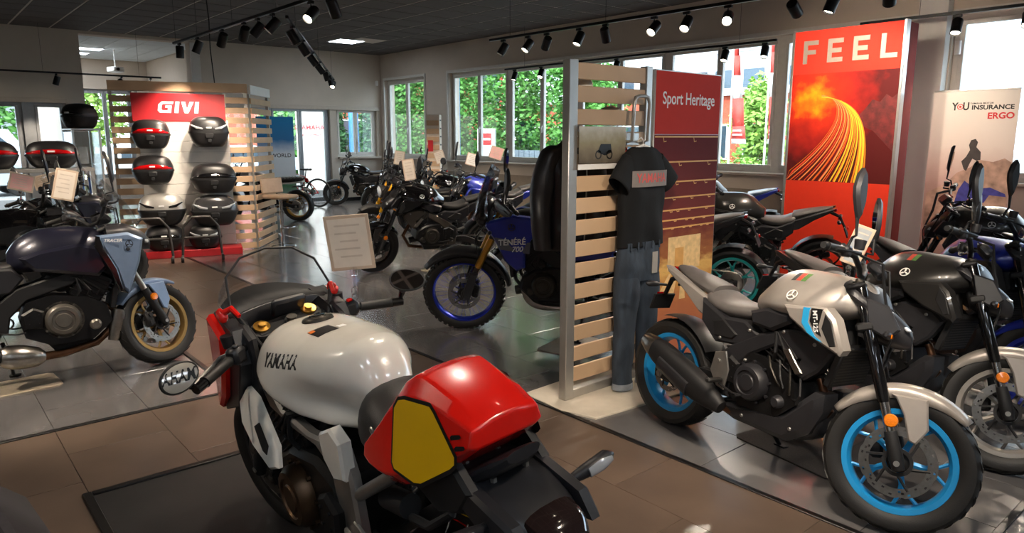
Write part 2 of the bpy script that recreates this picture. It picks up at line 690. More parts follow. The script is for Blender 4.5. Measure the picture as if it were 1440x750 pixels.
# architrave round the windows
for k, (a, b) in enumerate(((-16.95, -14.95), (-14.06, -3.77), (-3.41, 3.05))):
    g = G()
    bx(a, b, WY - 0.025, WY, ZT, ZT + 0.06, g)
    if a != -3.41:
        bx(a, a + .06, WY - 0.025, WY, ZS, ZT, g)
    if k == 0:
        bx(b - .06, b, WY - 0.025, WY, ZS, ZT, g)
    struct('trim_%d' % (8 + k), g, FRAME)

# ---- left end wall with shop front and the opening into the back room
LX = -17.1
g = G()
TH = 0.3
for (y0, y1, z0, z1) in ((-5.2, -2.5, 0, CZ + .3), (-2.5, 2.72, 2.36, CZ + .3), (2.72, 3.06, 0, CZ + .3), (3.06, 5.2, 3.72, CZ + .3), (5.2, 5.42, 0, CZ + .3),
                         (5.42, 10.0, 2.4, CZ + .3), (8.5, 8.68, 0, 2.4), (8.68, 10.0, 0, 1.15), (9.86, 10.0, 1.15, 2.4)):
    bx(LX - TH, LX, y0, y1, z0, z1, g)
struct('wall_left', g, WALLM)
struct('trim_11', bx(LX, LX + 0.05, 5.45, 9.95, 2.34, 2.44, bev=.005), SILL)
struct('trim_12', bx(LX, LX + 0.04, -2.5, 2.75, 2.33, 2.42, bev=.005), SILL)
struct('trim_13', bx(LX - .0, LX + 0.03, 5.2, 5.4, 0, 3.72, bev=.004), FRAME)
MY = Matrix(((0, -1, 0, 0), (1, 0, 0, 0), (0, 0, 1, 0), (0, 0, 0, 1)))   # local x -> world y, local y -> world -x


def left_window(name, y0, y1, z0, z1, n, mats):
    return window(name, y0, y1, mats, y=-LX + 0.1, nsash=n, z0=z0, z1=z1, mx=MY)


left_window('window_9', -2.5, 0.62, 0.12, 2.36, 2, FRAMEG)
left_window('window_10', 0.62, 1.97, 0.12, 2.36, 1, FRAMEG)
left_window('window_11', 2.12, 2.72, 0.12, 2.36, 1, FRAMEG)
struct('trim_14', bx(LX - .22, LX - .06, 1.97, 2.12, 0.0, 2.36), FRAMEG)
left_window('window_12', 5.42, 6.95, 0.02, 2.4, 1, FRAMEG)
left_window('window_13', 6.95, 8.5, 0.02, 2.4, 2, FRAMEG)
left_window('window_14', 8.68, 9.86, 1.15, 2.4, 2, FRAME)
struct('trim_15', bx(LX - .05, LX + .1, 8.68, 9.9, 1.1, 1.15, bev=.006), SILL)
# ---- back room shell
g = G()
for (y0, y1, z0, z1) in ((2.7, 3.3, 0, CZ + .3), (3.3, 5.3, 2.98, CZ + .3), (5.3, 6.0, 0, CZ + .3), (3.3, 5.3, 0, 0.5)):
    bx(-23.3, -23.0, y0, y1, z0, z1, g)
bx(-23.0, -17.4, 5.76, 6.0, 0, CZ + .3, g)
bx(-23.0, -17.4, 2.7, 2.9, 0, CZ + .3, g)
struct('wall_back_room', g, WALLM)
window('window_15', 3.3, 5.3, FRAMEG, y=23.1, nsash=3, z0=0.5, z1=2.98, mx=MY)
# ---- walls behind the photographer
struct('wall_right', bx(6.0, 6.3, -5.2, 10.0, 0, CZ + .3), WALLM)
struct('wall_back', bx(-17.4, 6.0, -5.3, -5.0, 0, CZ + .3), WALLM)
struct('baseboard_windows', bx(-17.1, -3.76, WY - 0.045, WY - 0.03, 0, 0.09, bev=.003), STRIP)
struct('baseboard_left', bx(LX, LX + .015, 8.7, 9.95, 0, 0.09, bev=.003), STRIP)
from mathutils.bvhtree import BVHTree
# ================================================================== motorcycles (local: x forward from the rear axle, y left, z up)
MC = {}


def cached(key, fn):
    if key not in MC:
        MC[key] = fn()
    return MC[key]


def g_tyre(Rt, w, rim, n=56, knob=False, groove=False):
    h = w / 2
    pr = [(rim - .004, -h * .62), (rim + .012, -h * .82), (rim + (Rt - rim) * .5, -h * 1.0), (rim + (Rt - rim) * .78, -h * .93), (Rt - (Rt - rim) * .08, -h * .6), (Rt, -h * .25),
          (Rt + .001, 0)]
    pr += [(r, -y) for r, y in reversed(pr[:-1])]
    g = G().lathe(pr, n, 'y', caps=False)
    if knob:
        for i in range(44):
            a = 2 * PI * i / 44
            for (yy, dr, sz) in ((-h * .55, -.006, .03), (h * .55, -.006, .03), ((-h * .18) if i % 2 else h * .18, .004, .028)):
                m = Matrix.Rotation(-a, 4, 'Y') @ Matrix.Translation((Rt + dr, yy, 0))
                g.add(G().box((0, 0, 0), (.016, sz, .03)).v, G().box((0, 0, 0), (.016, sz, .03)).f, m)
    if groove:
        for i in range(26):
            for sg in (-1, 1):
                a = 2 * PI * (i + (0.5 if sg > 0 else 0)) / 26
                pts = []
                for t in range(4):
                    q = t / 3
                    yy = sg * h * (.15 + .62 * q)
                    rr = Rt - (Rt - rim) * .085 * q ** 1.6 + 0.0012
                    aa = a + .16 * q
                    pts.append((rr * math.cos(aa), yy, rr * math.sin(aa)))
                g.tube(pts, [.0025, .004, .004, .002], 4)
    return g


def g_rim(rim, w, n=56, thin=False):
    h = w * .36
    d = .035 if not thin else .02
    pr = [(rim, -h), (rim + .004, -h + .006), (rim - .012, -h + .012), (rim - .02, -h * .4), (rim - .02, h * .4), (rim - .012, h - .012), (rim + .004, h - .006), (rim, h),
          (rim - d * .6, h * .95), (rim - d, h * .5), (rim - d, -h * .5), (rim - d * .6, -h * .95)]
    return G().lathe(pr, n, 'y', closed=True)


def g_disc(r1, r0, n=72, th=.0022):
    g = G()
    for y, fl in ((-th, 0), (th, 1)):
        v = []
        B = 6
        for i in range(n):
            a = 2 * PI * i / n
            for b in range(B):
                r = r0 + (r1 - r0) * b / (B - 1)
                if b == B - 1 and i % 12 in (0, 1):
                    r -= .004
                v.append((r * math.cos(a), y, r * math.sin(a)))
        f = []
        for i in range(n):
            for b in range(B - 1):
                if (b == 1 and i % 6 == 0) or (b == 3 and i % 6 == 3) or (b == 2 and i % 12 == 1):
                    continue
                q = (i * B + b, i * B + b + 1, ((i + 1) % n) * B + b + 1, ((i + 1) % n) * B + b)
                f.append(q)
        g.add(v, f)
    g.lathe([(r1 - .0005, -th), (r1 - .0005, th)], n, 'y', closed=False) if False else None
    return g


def g_carrier(r0, hub, n=6):
    g = G().lathe([(hub, -.006), (hub + .014, -.006), (hub + .014, .006), (hub, .006)], 32, 'y', closed=True)
    for i in range(n):
        a = 2 * PI * i / n
        g.tube([((hub + .01) * math.cos(a), 0, (hub + .01) * math.sin(a)), ((r0 + .012) * math.cos(a + .3), 0, (r0 + .012) * math.sin(a + .3))], .006, 5)
    return g


def g_yspoke(rim, i, n, w, split=.48, spread=.26):
    a = 2 * PI * i / n + PI / 2
    g = G()
    r0, rm, r1 = .03, .03 + (rim - .03) * split, rim - .025

    def P_(r, an, y=0):
        return (r * math.cos(an), y, r * math.sin(an))
    g.tube([P_(r0, a), P_(rm * .6, a), P_(rm + .01, a)], [.016, .014, .012], 6, flat=.8)
    for s in (-1, 1):
        g.tube([P_(rm * .85, a + s * .03), P_(rm + (r1 - rm) * .4, a + s * spread * .55), P_(r1, a + s * spread)], [.011, .008, .009], 6, flat=.8)
    return g


def g_hub(r, w):
    return G().lathe([(1e-5, -w / 2), (r * .6, -w / 2), (r * .6, -w * .4), (r, -w * .35), (r, w * .35), (r * .6, w * .4), (r * .6, w / 2), (1e-5, w / 2)], 20, 'y')


class Bike:
    def __init__(s, label, rear, front, lean=6.0, steer=0.0, wb=None, rake=25.0, rf=.298, rr=.312, wf=.115, wr=.165, group='motorcycles on show', scale=1.0, name='motorcycle', head=(1.02, .88)):
        r, f = Vector(rear), Vector(front)
        d = f - r
        s.wb = wb or d.length / scale
        s.root = thing(name, label, 'motorcycle', (r.x, r.y, 0.0), math.atan2(d.y, d.x), group, rx=-R(lean))
        s.root.location.z = 0.0
        s.root.scale = (scale,) * 3
        s.lean = R(lean)
        s.rf, s.rr, s.wf, s.wr, s.rake = rf, rr, wf, wr, R(rake)
        s.ax = Vector((-math.sin(s.rake), 0, math.cos(s.rake)))
        s.fa = Vector((s.wb, 0, rf))
        h = s.fa + s.ax * 0.3 - Vector((.035, 0, 0))
        s.S = Matrix.Translation(h) @ Matrix.Rotation(R(steer), 4, s.ax) @ Matrix.Translation(-h)

    def p(s, name, g, mat, st=False, parent=None, mtx=None, label=None, ang=38):
        m = s.S if st else None
        if mtx is not None:
            m = mtx if m is None else m @ mtx
        o = ob(name, g, mat, parent if parent is not None else s.root, m, ang=ang)
        if label:
            o['label'] = label
        return o

    def both(s, name, fn, mat, st=False, parent=None, label=None):
        return [s.p(name, fn(sg), mat, st, parent, label=label) for sg in (1, -1)]

    def panel(s, name, poly, y0, y1, mat, bev=.008, st=False, parent=None, sides=(1, -1), yf=None, label=None):
        r = []
        for sg in sides:
            yy = (lambda x, z, sg=sg: sg * yf(x, z)) if yf else None
            r.append(s.p(name, G().prism(poly, sg * y0, sg * y1, bev, yy), mat, st, parent, label=label))
        return r

    # ---------------------------------------------------------------- wheels
    def wheel(s, front, rim_mat, style='y5', knob=False, detail=False, discs=(1, -1), rimr=None, tyre_mat=None, disc_r=.145, thin=False, groove=False, spin=0.0):
        Rt, w = (s.rf, s.wf) if front else (s.rr, s.wr)
        rim = rimr or Rt * .735
        c = s.fa if front else Vector((0, 0, s.rr))
        m = Matrix.Translation(c) @ Matrix.Rotation(spin, 4, 'Y')
        nm = 'front_wheel' if front else 'rear_wheel'
        key = ('rim', Rt, w, rim, rim_mat.name, thin)
        wires = style == 'wire'
        solo = detail and not wires

        def mkrim():
            g = g_rim(rim, w, thin=thin)
            if wires:
                for i in range(36):
                    a = 2 * PI * i / 36
                    b = a + (.5 if i % 2 else -.5)
                    sg = 1 if (i // 2) % 2 else -1
                    g.tube([(.04 * math.cos(b), sg * .028, .04 * math.sin(b)), ((rim - .015) * math.cos(a), sg * .004, (rim - .015) * math.sin(a))], .0017 if detail else .0022, 4)
            elif not solo:
                for i in range(5):
                    q = g_yspoke(rim, i, 5, w)
                    g.add(q.v, q.f)
            return mk_mesh('wheel_rim', g, rim_mat)
        W = s.p(nm, cached(key + (style, solo), mkrim), None, front, mtx=m)
        ob('tyre', cached(('tyre', Rt, w, rim, knob, groove), lambda: mk_mesh('tyre', g_tyre(Rt, w, rim, knob=knob, groove=groove), tyre_mat or RUB)), None, W)
        if solo:
            for i in range(5):
                ob('spoke', cached(('sp', i, rim, w, rim_mat.name), lambda: mk_mesh('spoke', g_yspoke(rim, i, 5, w), rim_mat)), None, W)
        ob('hub', cached(('hub', wires, front), lambda: mk_mesh('hub', g_hub(.045, .13), BLKM if not wires else ALUD)), None, W)
        for sg in discs:
            y = sg * (.062 if front else .07)
            dd = disc_r if front else .11
            D = ob('brake_disc', cached(('disc', dd), lambda: mk_mesh('brake_disc', g_disc(dd, dd * .74), DISC)), None, W, Matrix.Translation((0, y, 0)))
            if detail or front:
                ob('disc_carrier', cached(('car', dd), lambda: mk_mesh('disc_carrier', g_carrier(dd * .74, .045), BLKM)), None, W, Matrix.Translation((0, y, 0)))
        if not front:
            g = G().lathe([(.035, 0), (.1, 0), (.105, .003), (.1, .006), (.035, .006)], 36, 'y', c=(0, .085, 0), closed=True)
            ob('sprocket', g, STEEL, W)
        return W

    # ---------------------------------------------------------------- front fork
    def fork(s, ztop, up_mat, low_mat, usd=True, ru=.028, rl=.021, y=.098, boot=.0, zmid=None, reflect=True, lug=None, cal=True, calsides=(1, -1)):
        fa, ax = s.fa, s.ax
        zm = zmid or (s.rf + .26)
        t_top = (ztop - fa.z) / ax.z
        t_mid = (zm - fa.z) / ax.z
        for sg in (1, -1):
            o = Vector((0, sg * y, 0))
            if usd:
                g = G().tube([fa + o + ax * t_mid, fa + o + ax * (t_mid + .02), fa + o + ax * (t_top - .01), fa + o + ax * t_top], [ru * .92, ru, ru, ru * .8], 16)
                u = s.p('fork_tube', g, up_mat, True)
                s.p('fork_slider', G().cyl(fa + o + ax * .05, fa + o + ax * (t_mid + .01), rl, n=14), low_mat, True)
                g = G().tube([fa + o - ax * .03, fa + o + ax * .02, fa + o + ax * .10, fa + o + ax * .13], [.024, .03, .027, .024], 12)
                s.p('axle_lug', g, lug or BLKM, True)
                s.p('fork_cap', G().lathe([(1e-5, .012), (.012, .012), (.014, .004), (ru, .003), (ru, -.004)], 14, 'z', mx=Matrix.Translation(fa + o + ax * (t_top + .002)) @ Matrix.Rotation(-s.rake, 4, 'Y')), GOLD if up_mat in (GOLD, BRONZE) else ALUD, True)
            else:
                s.p('fork_tube', G().cyl(fa + o + ax * (t_mid - .05), fa + o + ax * t_top, rl, n=14), up_mat, True)
                g = G().tube([fa + o - ax * .03, fa + o + ax * .02, fa + o + ax * (t_mid - .02), fa + o + ax * t_mid], [.022, .03, .028, .031], 14)
                s.p('fork_slider', g, low_mat, True)
            if reflect:
                b = fa + o + ax * (t_mid - .07) + Vector((-.005, sg * (.034 if usd else .036), 0)) + Vector((.02, 0, 0))
                s.p('reflector', G().lathe([(1e-5, sg * .008), (.024, sg * .006), (.028, 0), (.028, -sg * .006), (1e-5, -sg * .006)], 20, 'y', c=b), AMB, True)
            if cal and sg in calsides:
                cc = fa + Vector((-.10, sg * .075, .03))
                g = G().box(cc, (.055, .05, .11), ry=R(-12), bev=.012).cyl(cc + Vector((0, sg * .022, .03)), cc + Vector((0, sg * .034, .03)), .015, n=10).cyl(cc + Vector((0, sg * .022, -.025)), cc + Vector((0, sg * .034, -.025)), .015, n=10)
                g.tube([cc + Vector((.02, 0, .04)), fa + o + ax * .08], .012, 6)
                s.p('brake_caliper', g, BLKM, True)
        g = G()
        for t, th in ((t_top - .02, .028), (t_top - .2, .04)):
            c = fa + ax * t
            g.box(c - Vector((.012, 0, 0)), (.075, 2 * y + .065, th), ry=-s.rake, bev=.01)
        g.cyl(fa + ax * (t_top - .22) - Vector((.035, 0, 0)), fa + ax * t_top - Vector((.035, 0, 0)), .022, n=10)
        s.p('triple_clamp', g, BLKM if up_mat is not GOLD else ALUD, True)
        s.p('front_axle', G().cyl(fa + Vector((0, -y - .03, 0)), fa + Vector((0, y + .03, 0)), .012, n=12), ALU, True)
        s.ft = fa + ax * t_top

    # ---------------------------------------------------------------- handlebar with controls and mirrors
    def bars(s, half=.37, rise=.09, back=.12, mat=None, mirror=True, mh=.2, mo=.02, mshape='tall', c=None, grip_mat=None, lever=True, dash=True, guards=False, mirror_sides=(1, -1), chrome_mirror=False, mirror_out=0.0):
        mat = mat or BLKM
        c = c or (s.ft + Vector((-.01, 0, .035)))
        g = G()
        pts = []
        for sg in (-1, 1):
            pp = [c + Vector((0, sg * .05, 0)), c + Vector((.0, sg * .11, rise * .35)), c + Vector((-.015, sg * .19, rise * .85)), c + Vector((-.05, sg * .25, rise)), c + Vector((-back, sg * half, rise * .92))]
            pts.append(pp)
        full = list(reversed(pts[0])) + pts[1]
        B = s.p('handlebar', g.tube(full, .0125, 10), mat, True)
        for sg, pp in zip((-1, 1), pts):
            a, b = pp[3], pp[4]
            d = (b - a).normalized()
            L = (b - a).length
            s.p('grip', G().tube([a + d * (L - .12), a + d * (L - .115), a + d * (L - .005), a + d * L], [.019, .0175, .0165, .02], 12), grip_mat or RUB, True, B) if False else \
                ob('grip', G().tube([a + d * (L - .12), a + d * (L - .115), a + d * (L - .005), a + d * L], [.019, .0175, .0165, .02], 12), grip_mat or RUB, B)
            ob('bar_end', G().cyl(b, b + d * .025, .016, .014, 12), BLKM, B)
            sw = a + d * (L - .15)
            ob('switch_box', G().box(sw, (.045, .05, .05), rz=math.atan2(d.y, d.x) + PI / 2, bev=.01).box(sw + Vector((-.012, 0, .026)), (.016, .016, .01), bev=.003), BLK, B)
            if lever:
                p0 = sw + Vector((.03, 0, -.005))
                p1 = p0 + Vector((.045, 0, 0)) + d * .03
                ob('lever', G().tube([p0, p1, p1 + d * .09 + Vector((.004, 0, 0)), p1 + d * .165 + Vector((-.012, 0, -.004))], [.009, .008, .006, .007], 6, flat=.7), BLKM, B)
            if sg < 0:
                q = sw + Vector((.05, 0, .035))
                ob('brake_reservoir', G().lathe([(1e-5, -.02), (.02, -.02), (.022, .0), (.024, .014), (.024, .02), (1e-5, .022)], 14, 'z', c=q), BLK, B)
            if guards:
                gp = [b + d * .02, b + Vector((.06, 0, 0)) + d * .02, sw + Vector((.12, 0, 0)), sw + Vector((.03, 0, 0))]
                ob('hand_guard', G().loft([(0, 0, .01, .02, .02, 2.2), (.1, 0, .012, .055, .04, 2.2), (.24, 0, .012, .05, .05, 2.2), (.28, 0, .008, .02, .02, 2.2)], 12, 4,
                                           mx=basis(b + Vector((.05, 0, 0)) + d * .02, -d + Vector((.18, 0, 0)), Vector((1, 0, 0)).cross(Vector((0, 0, 1))))), BLK, B)
            if mirror and sg in mirror_sides:
                m0 = sw + d * .02 + Vector((.015, 0, .02))
                m1 = m0 + Vector((.03, sg * (mo + .02), mh * .35))
                top = m0 + Vector((.02, sg * (mo + .03 + mirror_out), mh))
                mi = s.p('mirror', s.g_mirror(top, sg, mshape), CHR if chrome_mirror else BLK, True)
                ob('mirror_stem', G().tube([m0, m0 + Vector((.01, 0, .04)), m1, top], [.007, .006, .0055, .008], 8), BLKM, mi)
                ob('mirror_glass', s.g_mglass(top, sg, mshape), MIRG, mi)
        if dash:
            d0 = c + Vector((.06, 0, .035))
            D = s.p('instrument', G().box(d0, (.05, .15, .085), ry=R(-48), bev=.015), BLK, True)
            ob('display', G().box(d0 + Vector((-.02, 0, .019)), (.004, .12, .06), ry=R(-48), bev=.002), BLKG, D)
        # cables
        for k in range(3):
            sg = (1, -1, -1)[k]
            a = c + Vector((0, sg * (.2 - .03 * k), rise))
            s.p('cable', G().tube([a, a + Vector((.09, -sg * .02, -.02)), a + Vector((.12, -sg * .07, -.15)), s.fa + Vector((-.12, sg * .075, .5)), s.fa + Vector((-.14, sg * .08, .33))], .0055, 6), BLKM, True)
        return B

    def g_mirror(s, top, sg, shape):
        if shape == 'tall':
            pr = [(0.0, -.02), (.022, .02), (.042, .07), (.048, .11), (.034, .165), (.006, .2), (-.014, .175), (-.026, .12), (-.027, .06), (-.012, 0)]
        elif shape == 'round':
            pr = [(.062 * math.cos(a), .062 + .062 * math.sin(a)) for a in [2 * PI * i / 20 for i in range(20)]]
        else:
            pr = [(-.04, .0), (.06, .01), (.1, .035), (.105, .06), (.085, .08), (-.03, .085), (-.055, .06), (-.055, .02)]
        s._mp = pr
        pts = [(sg * u, v) for u, v in pr]
        m = basis(top, (-sg * .45, 1, 0), (-.1, 0, 1))
        mm = m @ Matrix(((1, 0, 0, 0), (0, 0, 1, 0), (0, 1, 0, 0), (0, 0, 0, 1)))
        return G().prism(pts, -.006, .02, .012, mx=mm)

    def g_mglass(s, top, sg, shape):
        c = (sum(u for u, v in s._mp) / len(s._mp), sum(v for u, v in s._mp) / len(s._mp))
        pts = [(sg * (c[0] + (u - c[0]) * .9), c[1] + (v - c[1]) * .92) for u, v in s._mp]
        m = basis(top, (-sg * .45, 1, 0), (-.1, 0, 1))
        mm = m @ Matrix(((1, 0, 0, 0), (0, 0, 1, 0), (0, 1, 0, 0), (0, 0, 0, 1)))
        return G().prism(pts, -.0062, -.0075, mx=mm)

    def fender(s, mat, a0=50, a1=175, w=None, r=None, strut=True, strut_mat=None, sharp=True):
        r = r or s.rf + .022
        w = (w or s.wf + .03) / 2
        g = G()
        n = 18
        v = []
        prof = [(-w, -.045), (-w * .98, -.01), (-w * .75, .008), (-w * .3, .016), (0, .019), (w * .3, .016), (w * .75, .008), (w * .98, -.01), (w, -.045)]
        K = len(prof)
        for i in range(n + 1):
            a = R(a0 + (a1 - a0) * i / n)
            e = i / n
            tp = min(1, .35 + 2.2 * min(e, 1 - e)) if sharp else 1
            for (y, dr) in prof:
                rr = r + dr * (tp if dr < 0 else 1)
                v.append((s.fa.x + rr * math.cos(a), y * (.72 + .28 * tp), s.fa.z + rr * math.sin(a)))
        f = [(i * K + j, i * K + j + 1, (i + 1) * K + j + 1, (i + 1) * K + j) for i in range(n) for j in range(K - 1)]
        g.add(v, f)
        o = s.p('front_fender', g, mat, True)
        sm = o.modifiers.new('thick', 'SOLIDIFY')
        sm.thickness = .004
        if strut:
            A = s.fa
            for sg in (1, -1):
                po = [(A.x - .075, A.z + r * .98 - .03), (A.x + .06, A.z + r * .98 - .02), (A.x + .085, A.z + .16), (A.x + .05, A.z + .09), (A.x + .02, A.z + .1), (A.x - .015, A.z + .2), (A.x - .055, A.z + .26)]
                S_ = ob('fender_strut', G().prism(po, sg * (w - .004), sg * (w + .014), .006), strut_mat or mat, o)
        return o

    # ---------------------------------------------------------------- engine lump
    def engine(s, cx=.70, cz=.40, k=1.0, case=None, cover=None, cyl=None, lean_f=25, w=.15, twin=False):
        case = case or ENGB
        cover = cover or ALUD
        q = lambda x, z: (cx + x * k, cz + z * k)
        po = [q(-.24, .02), q(-.2, .12), q(-.08, .15), q(.1, .12), q(.2, .06), q(.22, -.04), q(.12, -.13), q(-.1, -.14), q(-.22, -.08)]
        E = s.p('crankcase', G().prism(po, -w, w, .02).prism([q(-.12, -.13), q(.12, -.13), q(.1, -.19), q(-.08, -.19)], -w * .6, w * .6, .015), case)
        la = R(lean_f)
        up = Vector((math.sin(la), 0, math.cos(la)))
        g = G()
        c0 = Vector((cx + .08 * k, 0, cz + .1 * k))
        W = w * 1.75
        g.box(c0 + up * .09 * k, (.17 * k, W, .19 * k), ry=la, bev=.012)
        for i in range(6):
            g.box(c0 + up * (.035 + .024 * i) * k, (.195 * k, W + .02, .007), ry=la, bev=.002)
        CY = s.p('cylinder_block', g, cyl or case)
        ob('valve_cover', G().box(c0 + up * .215 * k, (.16 * k, W * .95, .06 * k), ry=la, bev=.018).box(c0 + up * .245 * k, (.05 * k, W * .7, .03 * k), ry=la, bev=.008), case, CY)
        for sg in (1, -1):
            dx = -.03 if sg < 0 else .03
            ctr = Vector((cx + dx * k, sg * w, cz + .0))
            rr = .092 * k
            pr = [(1e-5, sg * .052), (rr * .42, sg * .052), (rr * .46, sg * .046), (rr * .62, sg * .045), (rr * .66, sg * .052), (rr * .85, sg * .05), (rr, sg * .03), (rr * 1.02, 0), (rr * 1.18, 0), (rr * 1.18, -sg * .01)]
            g = G().lathe(pr, 32, 'y', c=ctr)
            for i in range(9):
                a = 2 * PI * i / 9 + .2
                p = ctr + Vector((rr * 1.1 * math.cos(a), 0, rr * 1.1 * math.sin(a)))
                g.cyl(p, p + Vector((0, sg * .012, 0)), .008, n=6)
            ob('clutch_cover' if sg < 0 else 'alternator_cover', g, cover, E)
            c2 = Vector((cx + .13 * k, sg * w * .95, cz - .05 * k))
            g = G().lathe([(1e-5, sg * .04), (.02 * k, sg * .04), (.03 * k, sg * .03), (.034 * k, sg * .0), (.04 * k, -sg * .01)], 18, 'y', c=c2)
            ob('pump_cover', g, cover, E)
            c3 = Vector((cx - .17 * k, sg * w * .95, cz + .02 * k))
            g = G().prism([(c3.x - .06, c3.z - .06), (c3.x + .05, c3.z - .065), (c3.x + .06, c3.z + .05), (c3.x, c3.z + .08), (c3.x - .07, c3.z + .04)], c3.y - sg * .01, c3.y + sg * .035, .012)
            for i in range(4):
                a = PI / 4 + i * PI / 2
                p = c3 + Vector((.04 * math.cos(a), sg * .03, .04 * math.sin(a)))
                g.cyl(p, p + Vector((0, sg * .012, 0)), .006, n=6)
            ob('sprocket_cover' if sg > 0 else 'gear_cover', g, case, E)
            for j in range(3):
                a = Vector((cx + .05 + .06 * j, sg * w * .8, cz + .12))
                s.p('hose', G().tube([a, a + Vector((.03, sg * .035, .06)), a + Vector((.02 - .05 * j, sg * .03, .15)), a + Vector((-.12, -sg * .07, .2))], .010 - .002 * j, 7), BLKM)
        ob('oil_filter', G().cyl((cx + .17 * k, .02, cz - .06 * k), (cx + .27 * k, .02, cz - .08 * k), .036 * k, n=18), BLKM, E)
        ob('starter_motor', G().cyl((cx - .02, -.09, cz + .19 * k), (cx - .02, .09, cz + .19 * k), .035 * k, n=14), BLKM, E)
        s.p('throttle_body', G().box((cx - .06, 0, cz + .27 * k), (.12, w * 1.15, .08), ry=R(20), bev=.02).cyl((cx - .1, w * .5, cz + .3), (cx - .03, w * .5, cz + .22), .03, n=12).cyl((cx - .1, -w * .5, cz + .3), (cx - .03, -w * .5, cz + .22), .03, n=12), BLKM)
        return E

    def radiator(s, x, z, h=.22, w=.3, tilt=14):
        Rd = s.p('radiator', G().box((x, 0, z), (.035, w, h), ry=R(tilt), bev=.006), BLKM)
        g = G()
        for i in range(12):
            g.box((x + .019 * math.cos(R(tilt)) + math.sin(R(tilt)) * (i - 5.5) * h / 13, 0, z + (i - 5.5) * h / 13 * math.cos(R(tilt))), (.004, w * .9, .006), ry=R(tilt))
        ob('cooling_fins', g, ALUD, Rd, kind='stuff')
        return Rd

    def swingarm(s, px=.46, pz=.40, mat=None, w=.115):
        mat = mat or BLKM
        g = G()
        for sg in (1, -1):
            po = [(-.05, s.rr - .028), (-.05, s.rr + .03), (.1, s.rr + .04), (.3, pz + .03), (px + .04, pz + .035), (px + .04, pz - .035), (.3, pz - .055), (.08, s.rr - .035)]
            g.prism(po, sg * (w - .015), sg * (w + .018), .008)
        g.box((px - .07, 0, pz), (.09, 2 * w, .07), bev=.012)
        A = s.p('swingarm', g, mat)
        ob('rear_axle', G().cyl((0, -w - .035, s.rr), (0, w + .035, s.rr), .013, n=12).cyl((0, -w - .03, s.rr), (0, -w - .02, s.rr), .022, n=6).cyl((0, w + .02, s.rr), (0, w + .03, s.rr), .022, n=6), ALU, A)
        g = G()
        R1, R2 = .1, .036
        pts = [(R1 * math.cos(a) * 1, .088, s.rr + R1 * math.sin(a)) for a in [R(90 + 18 * i) for i in range(11)]]
        pts += [(px + .06 + R2 * math.cos(a), .088, pz + R2 * math.sin(a)) for a in [R(-90 + 30 * i) for i in range(7)]]
        s.p('chain', g.tube(pts, .007, 6, closed=True), STEEL)
        s.p('shock', G().cyl((px - .02, -.0, pz + .06), (px - .1, 0, pz + .3), .02, n=12).tube([(px - .03 + .04 * math.cos(t * 1.3) - .02 * t / 5, .04 * math.sin(t * 1.3), pz + .1 + t * .007) for t in range(26)], .006, 6), BLKM)
        cc = Vector((-.02, -.09, s.rr + .115))
        s.p('rear_caliper', G().box(cc, (.09, .045, .05), ry=R(15), bev=.01), BLKM)

    def pegs(s, px=.42, pz=.39, mat=None, w=.15):
        mat = mat or BLKM
        for sg in (1, -1):
            po = [(px - .08, pz + .02), (px - .06, pz + .12), (px + .01, pz + .14), (px + .04, pz + .05), (px + .02, pz - .06), (px - .03, pz - .05)]
            pl = s.p('footrest_plate', G().prism(po, sg * (w - .01), sg * w, .003).cyl((px - .03, sg * w, pz + .08), (px - .03, sg * (w + .008), pz + .08), .012, n=8), mat)
            ob('footpeg', G().box((px, sg * (w + .05), pz - .01), (.03, .1, .018), bev=.004), RUB, pl)
            ob('pedal', G().tube([(px, sg * (w + .01), pz - .03), (px + .1, sg * (w + .02), pz - .05), (px + .15, sg * (w + .02), pz - .045), (px + .15, sg * (w + .06), pz - .045)], .006, 6), BLKM, pl)
        # side stand on the left, reaching the floor
        y1 = .27
        z1 = y1 * math.tan(s.lean) + .012
        st = s.p('side_stand', G().tube([(px + .02, .11, pz - .13), (px + .05, .19, (pz - .13) * .45), (px + .06, y1, z1)], [.014, .011, .011], 8), BLKM)
        ob('stand_foot', G().box((px + .07, y1, z1 - .004), (.07, .04, .012), bev=.003), BLKM, st)

    def indicators(s, fx, fz, rx, rz, y=.16, front_st=True, rear=True):
        for (x, z, stt, on) in ((fx, fz, front_st, True), (rx, rz, False, rear)):
            if not on:
                continue
            for sg in (1, -1):
                a = Vector((x, sg * .05, z))
                b = Vector((x - .005, sg * y, z + .005))
                o = s.p('indicator', G().tube([a, b, b + Vector((-.0, sg * .01, 0)), b + Vector((-.005, sg * .065, .002)), b + Vector((-.008, sg * .085, .002))], [.008, .009, .016, .018, .006], 10), BLK, stt)
                ob('indicator_lens', G().box(b + Vector((.012 if stt else -.016, sg * .045, 0)), (.006, .05, .02), bev=.003), AMB if stt else LENS, o)

    def plate_holder(s, x, z, plate=False, drop=.16):
        g = G().tube([(x, 0, z), (x - .1, 0, z - .05), (x - .15, 0, z - drop)], [.018, .014, .012], 6).box((x - .16, 0, z - drop - .03), (.012, .16, .1), ry=R(20), bev=.003)
        o = s.p('plate_holder', g, BLKM)
        ob('tail_reflector', G().box((x - .175, 0, z - drop + .01), (.008, .07, .025), ry=R(20), bev=.002), REDL, o)

    def decal(s, name, me, mtx, st=False, parent=None):
        return s.p(name, me, None, st, parent, mtx=mtx)


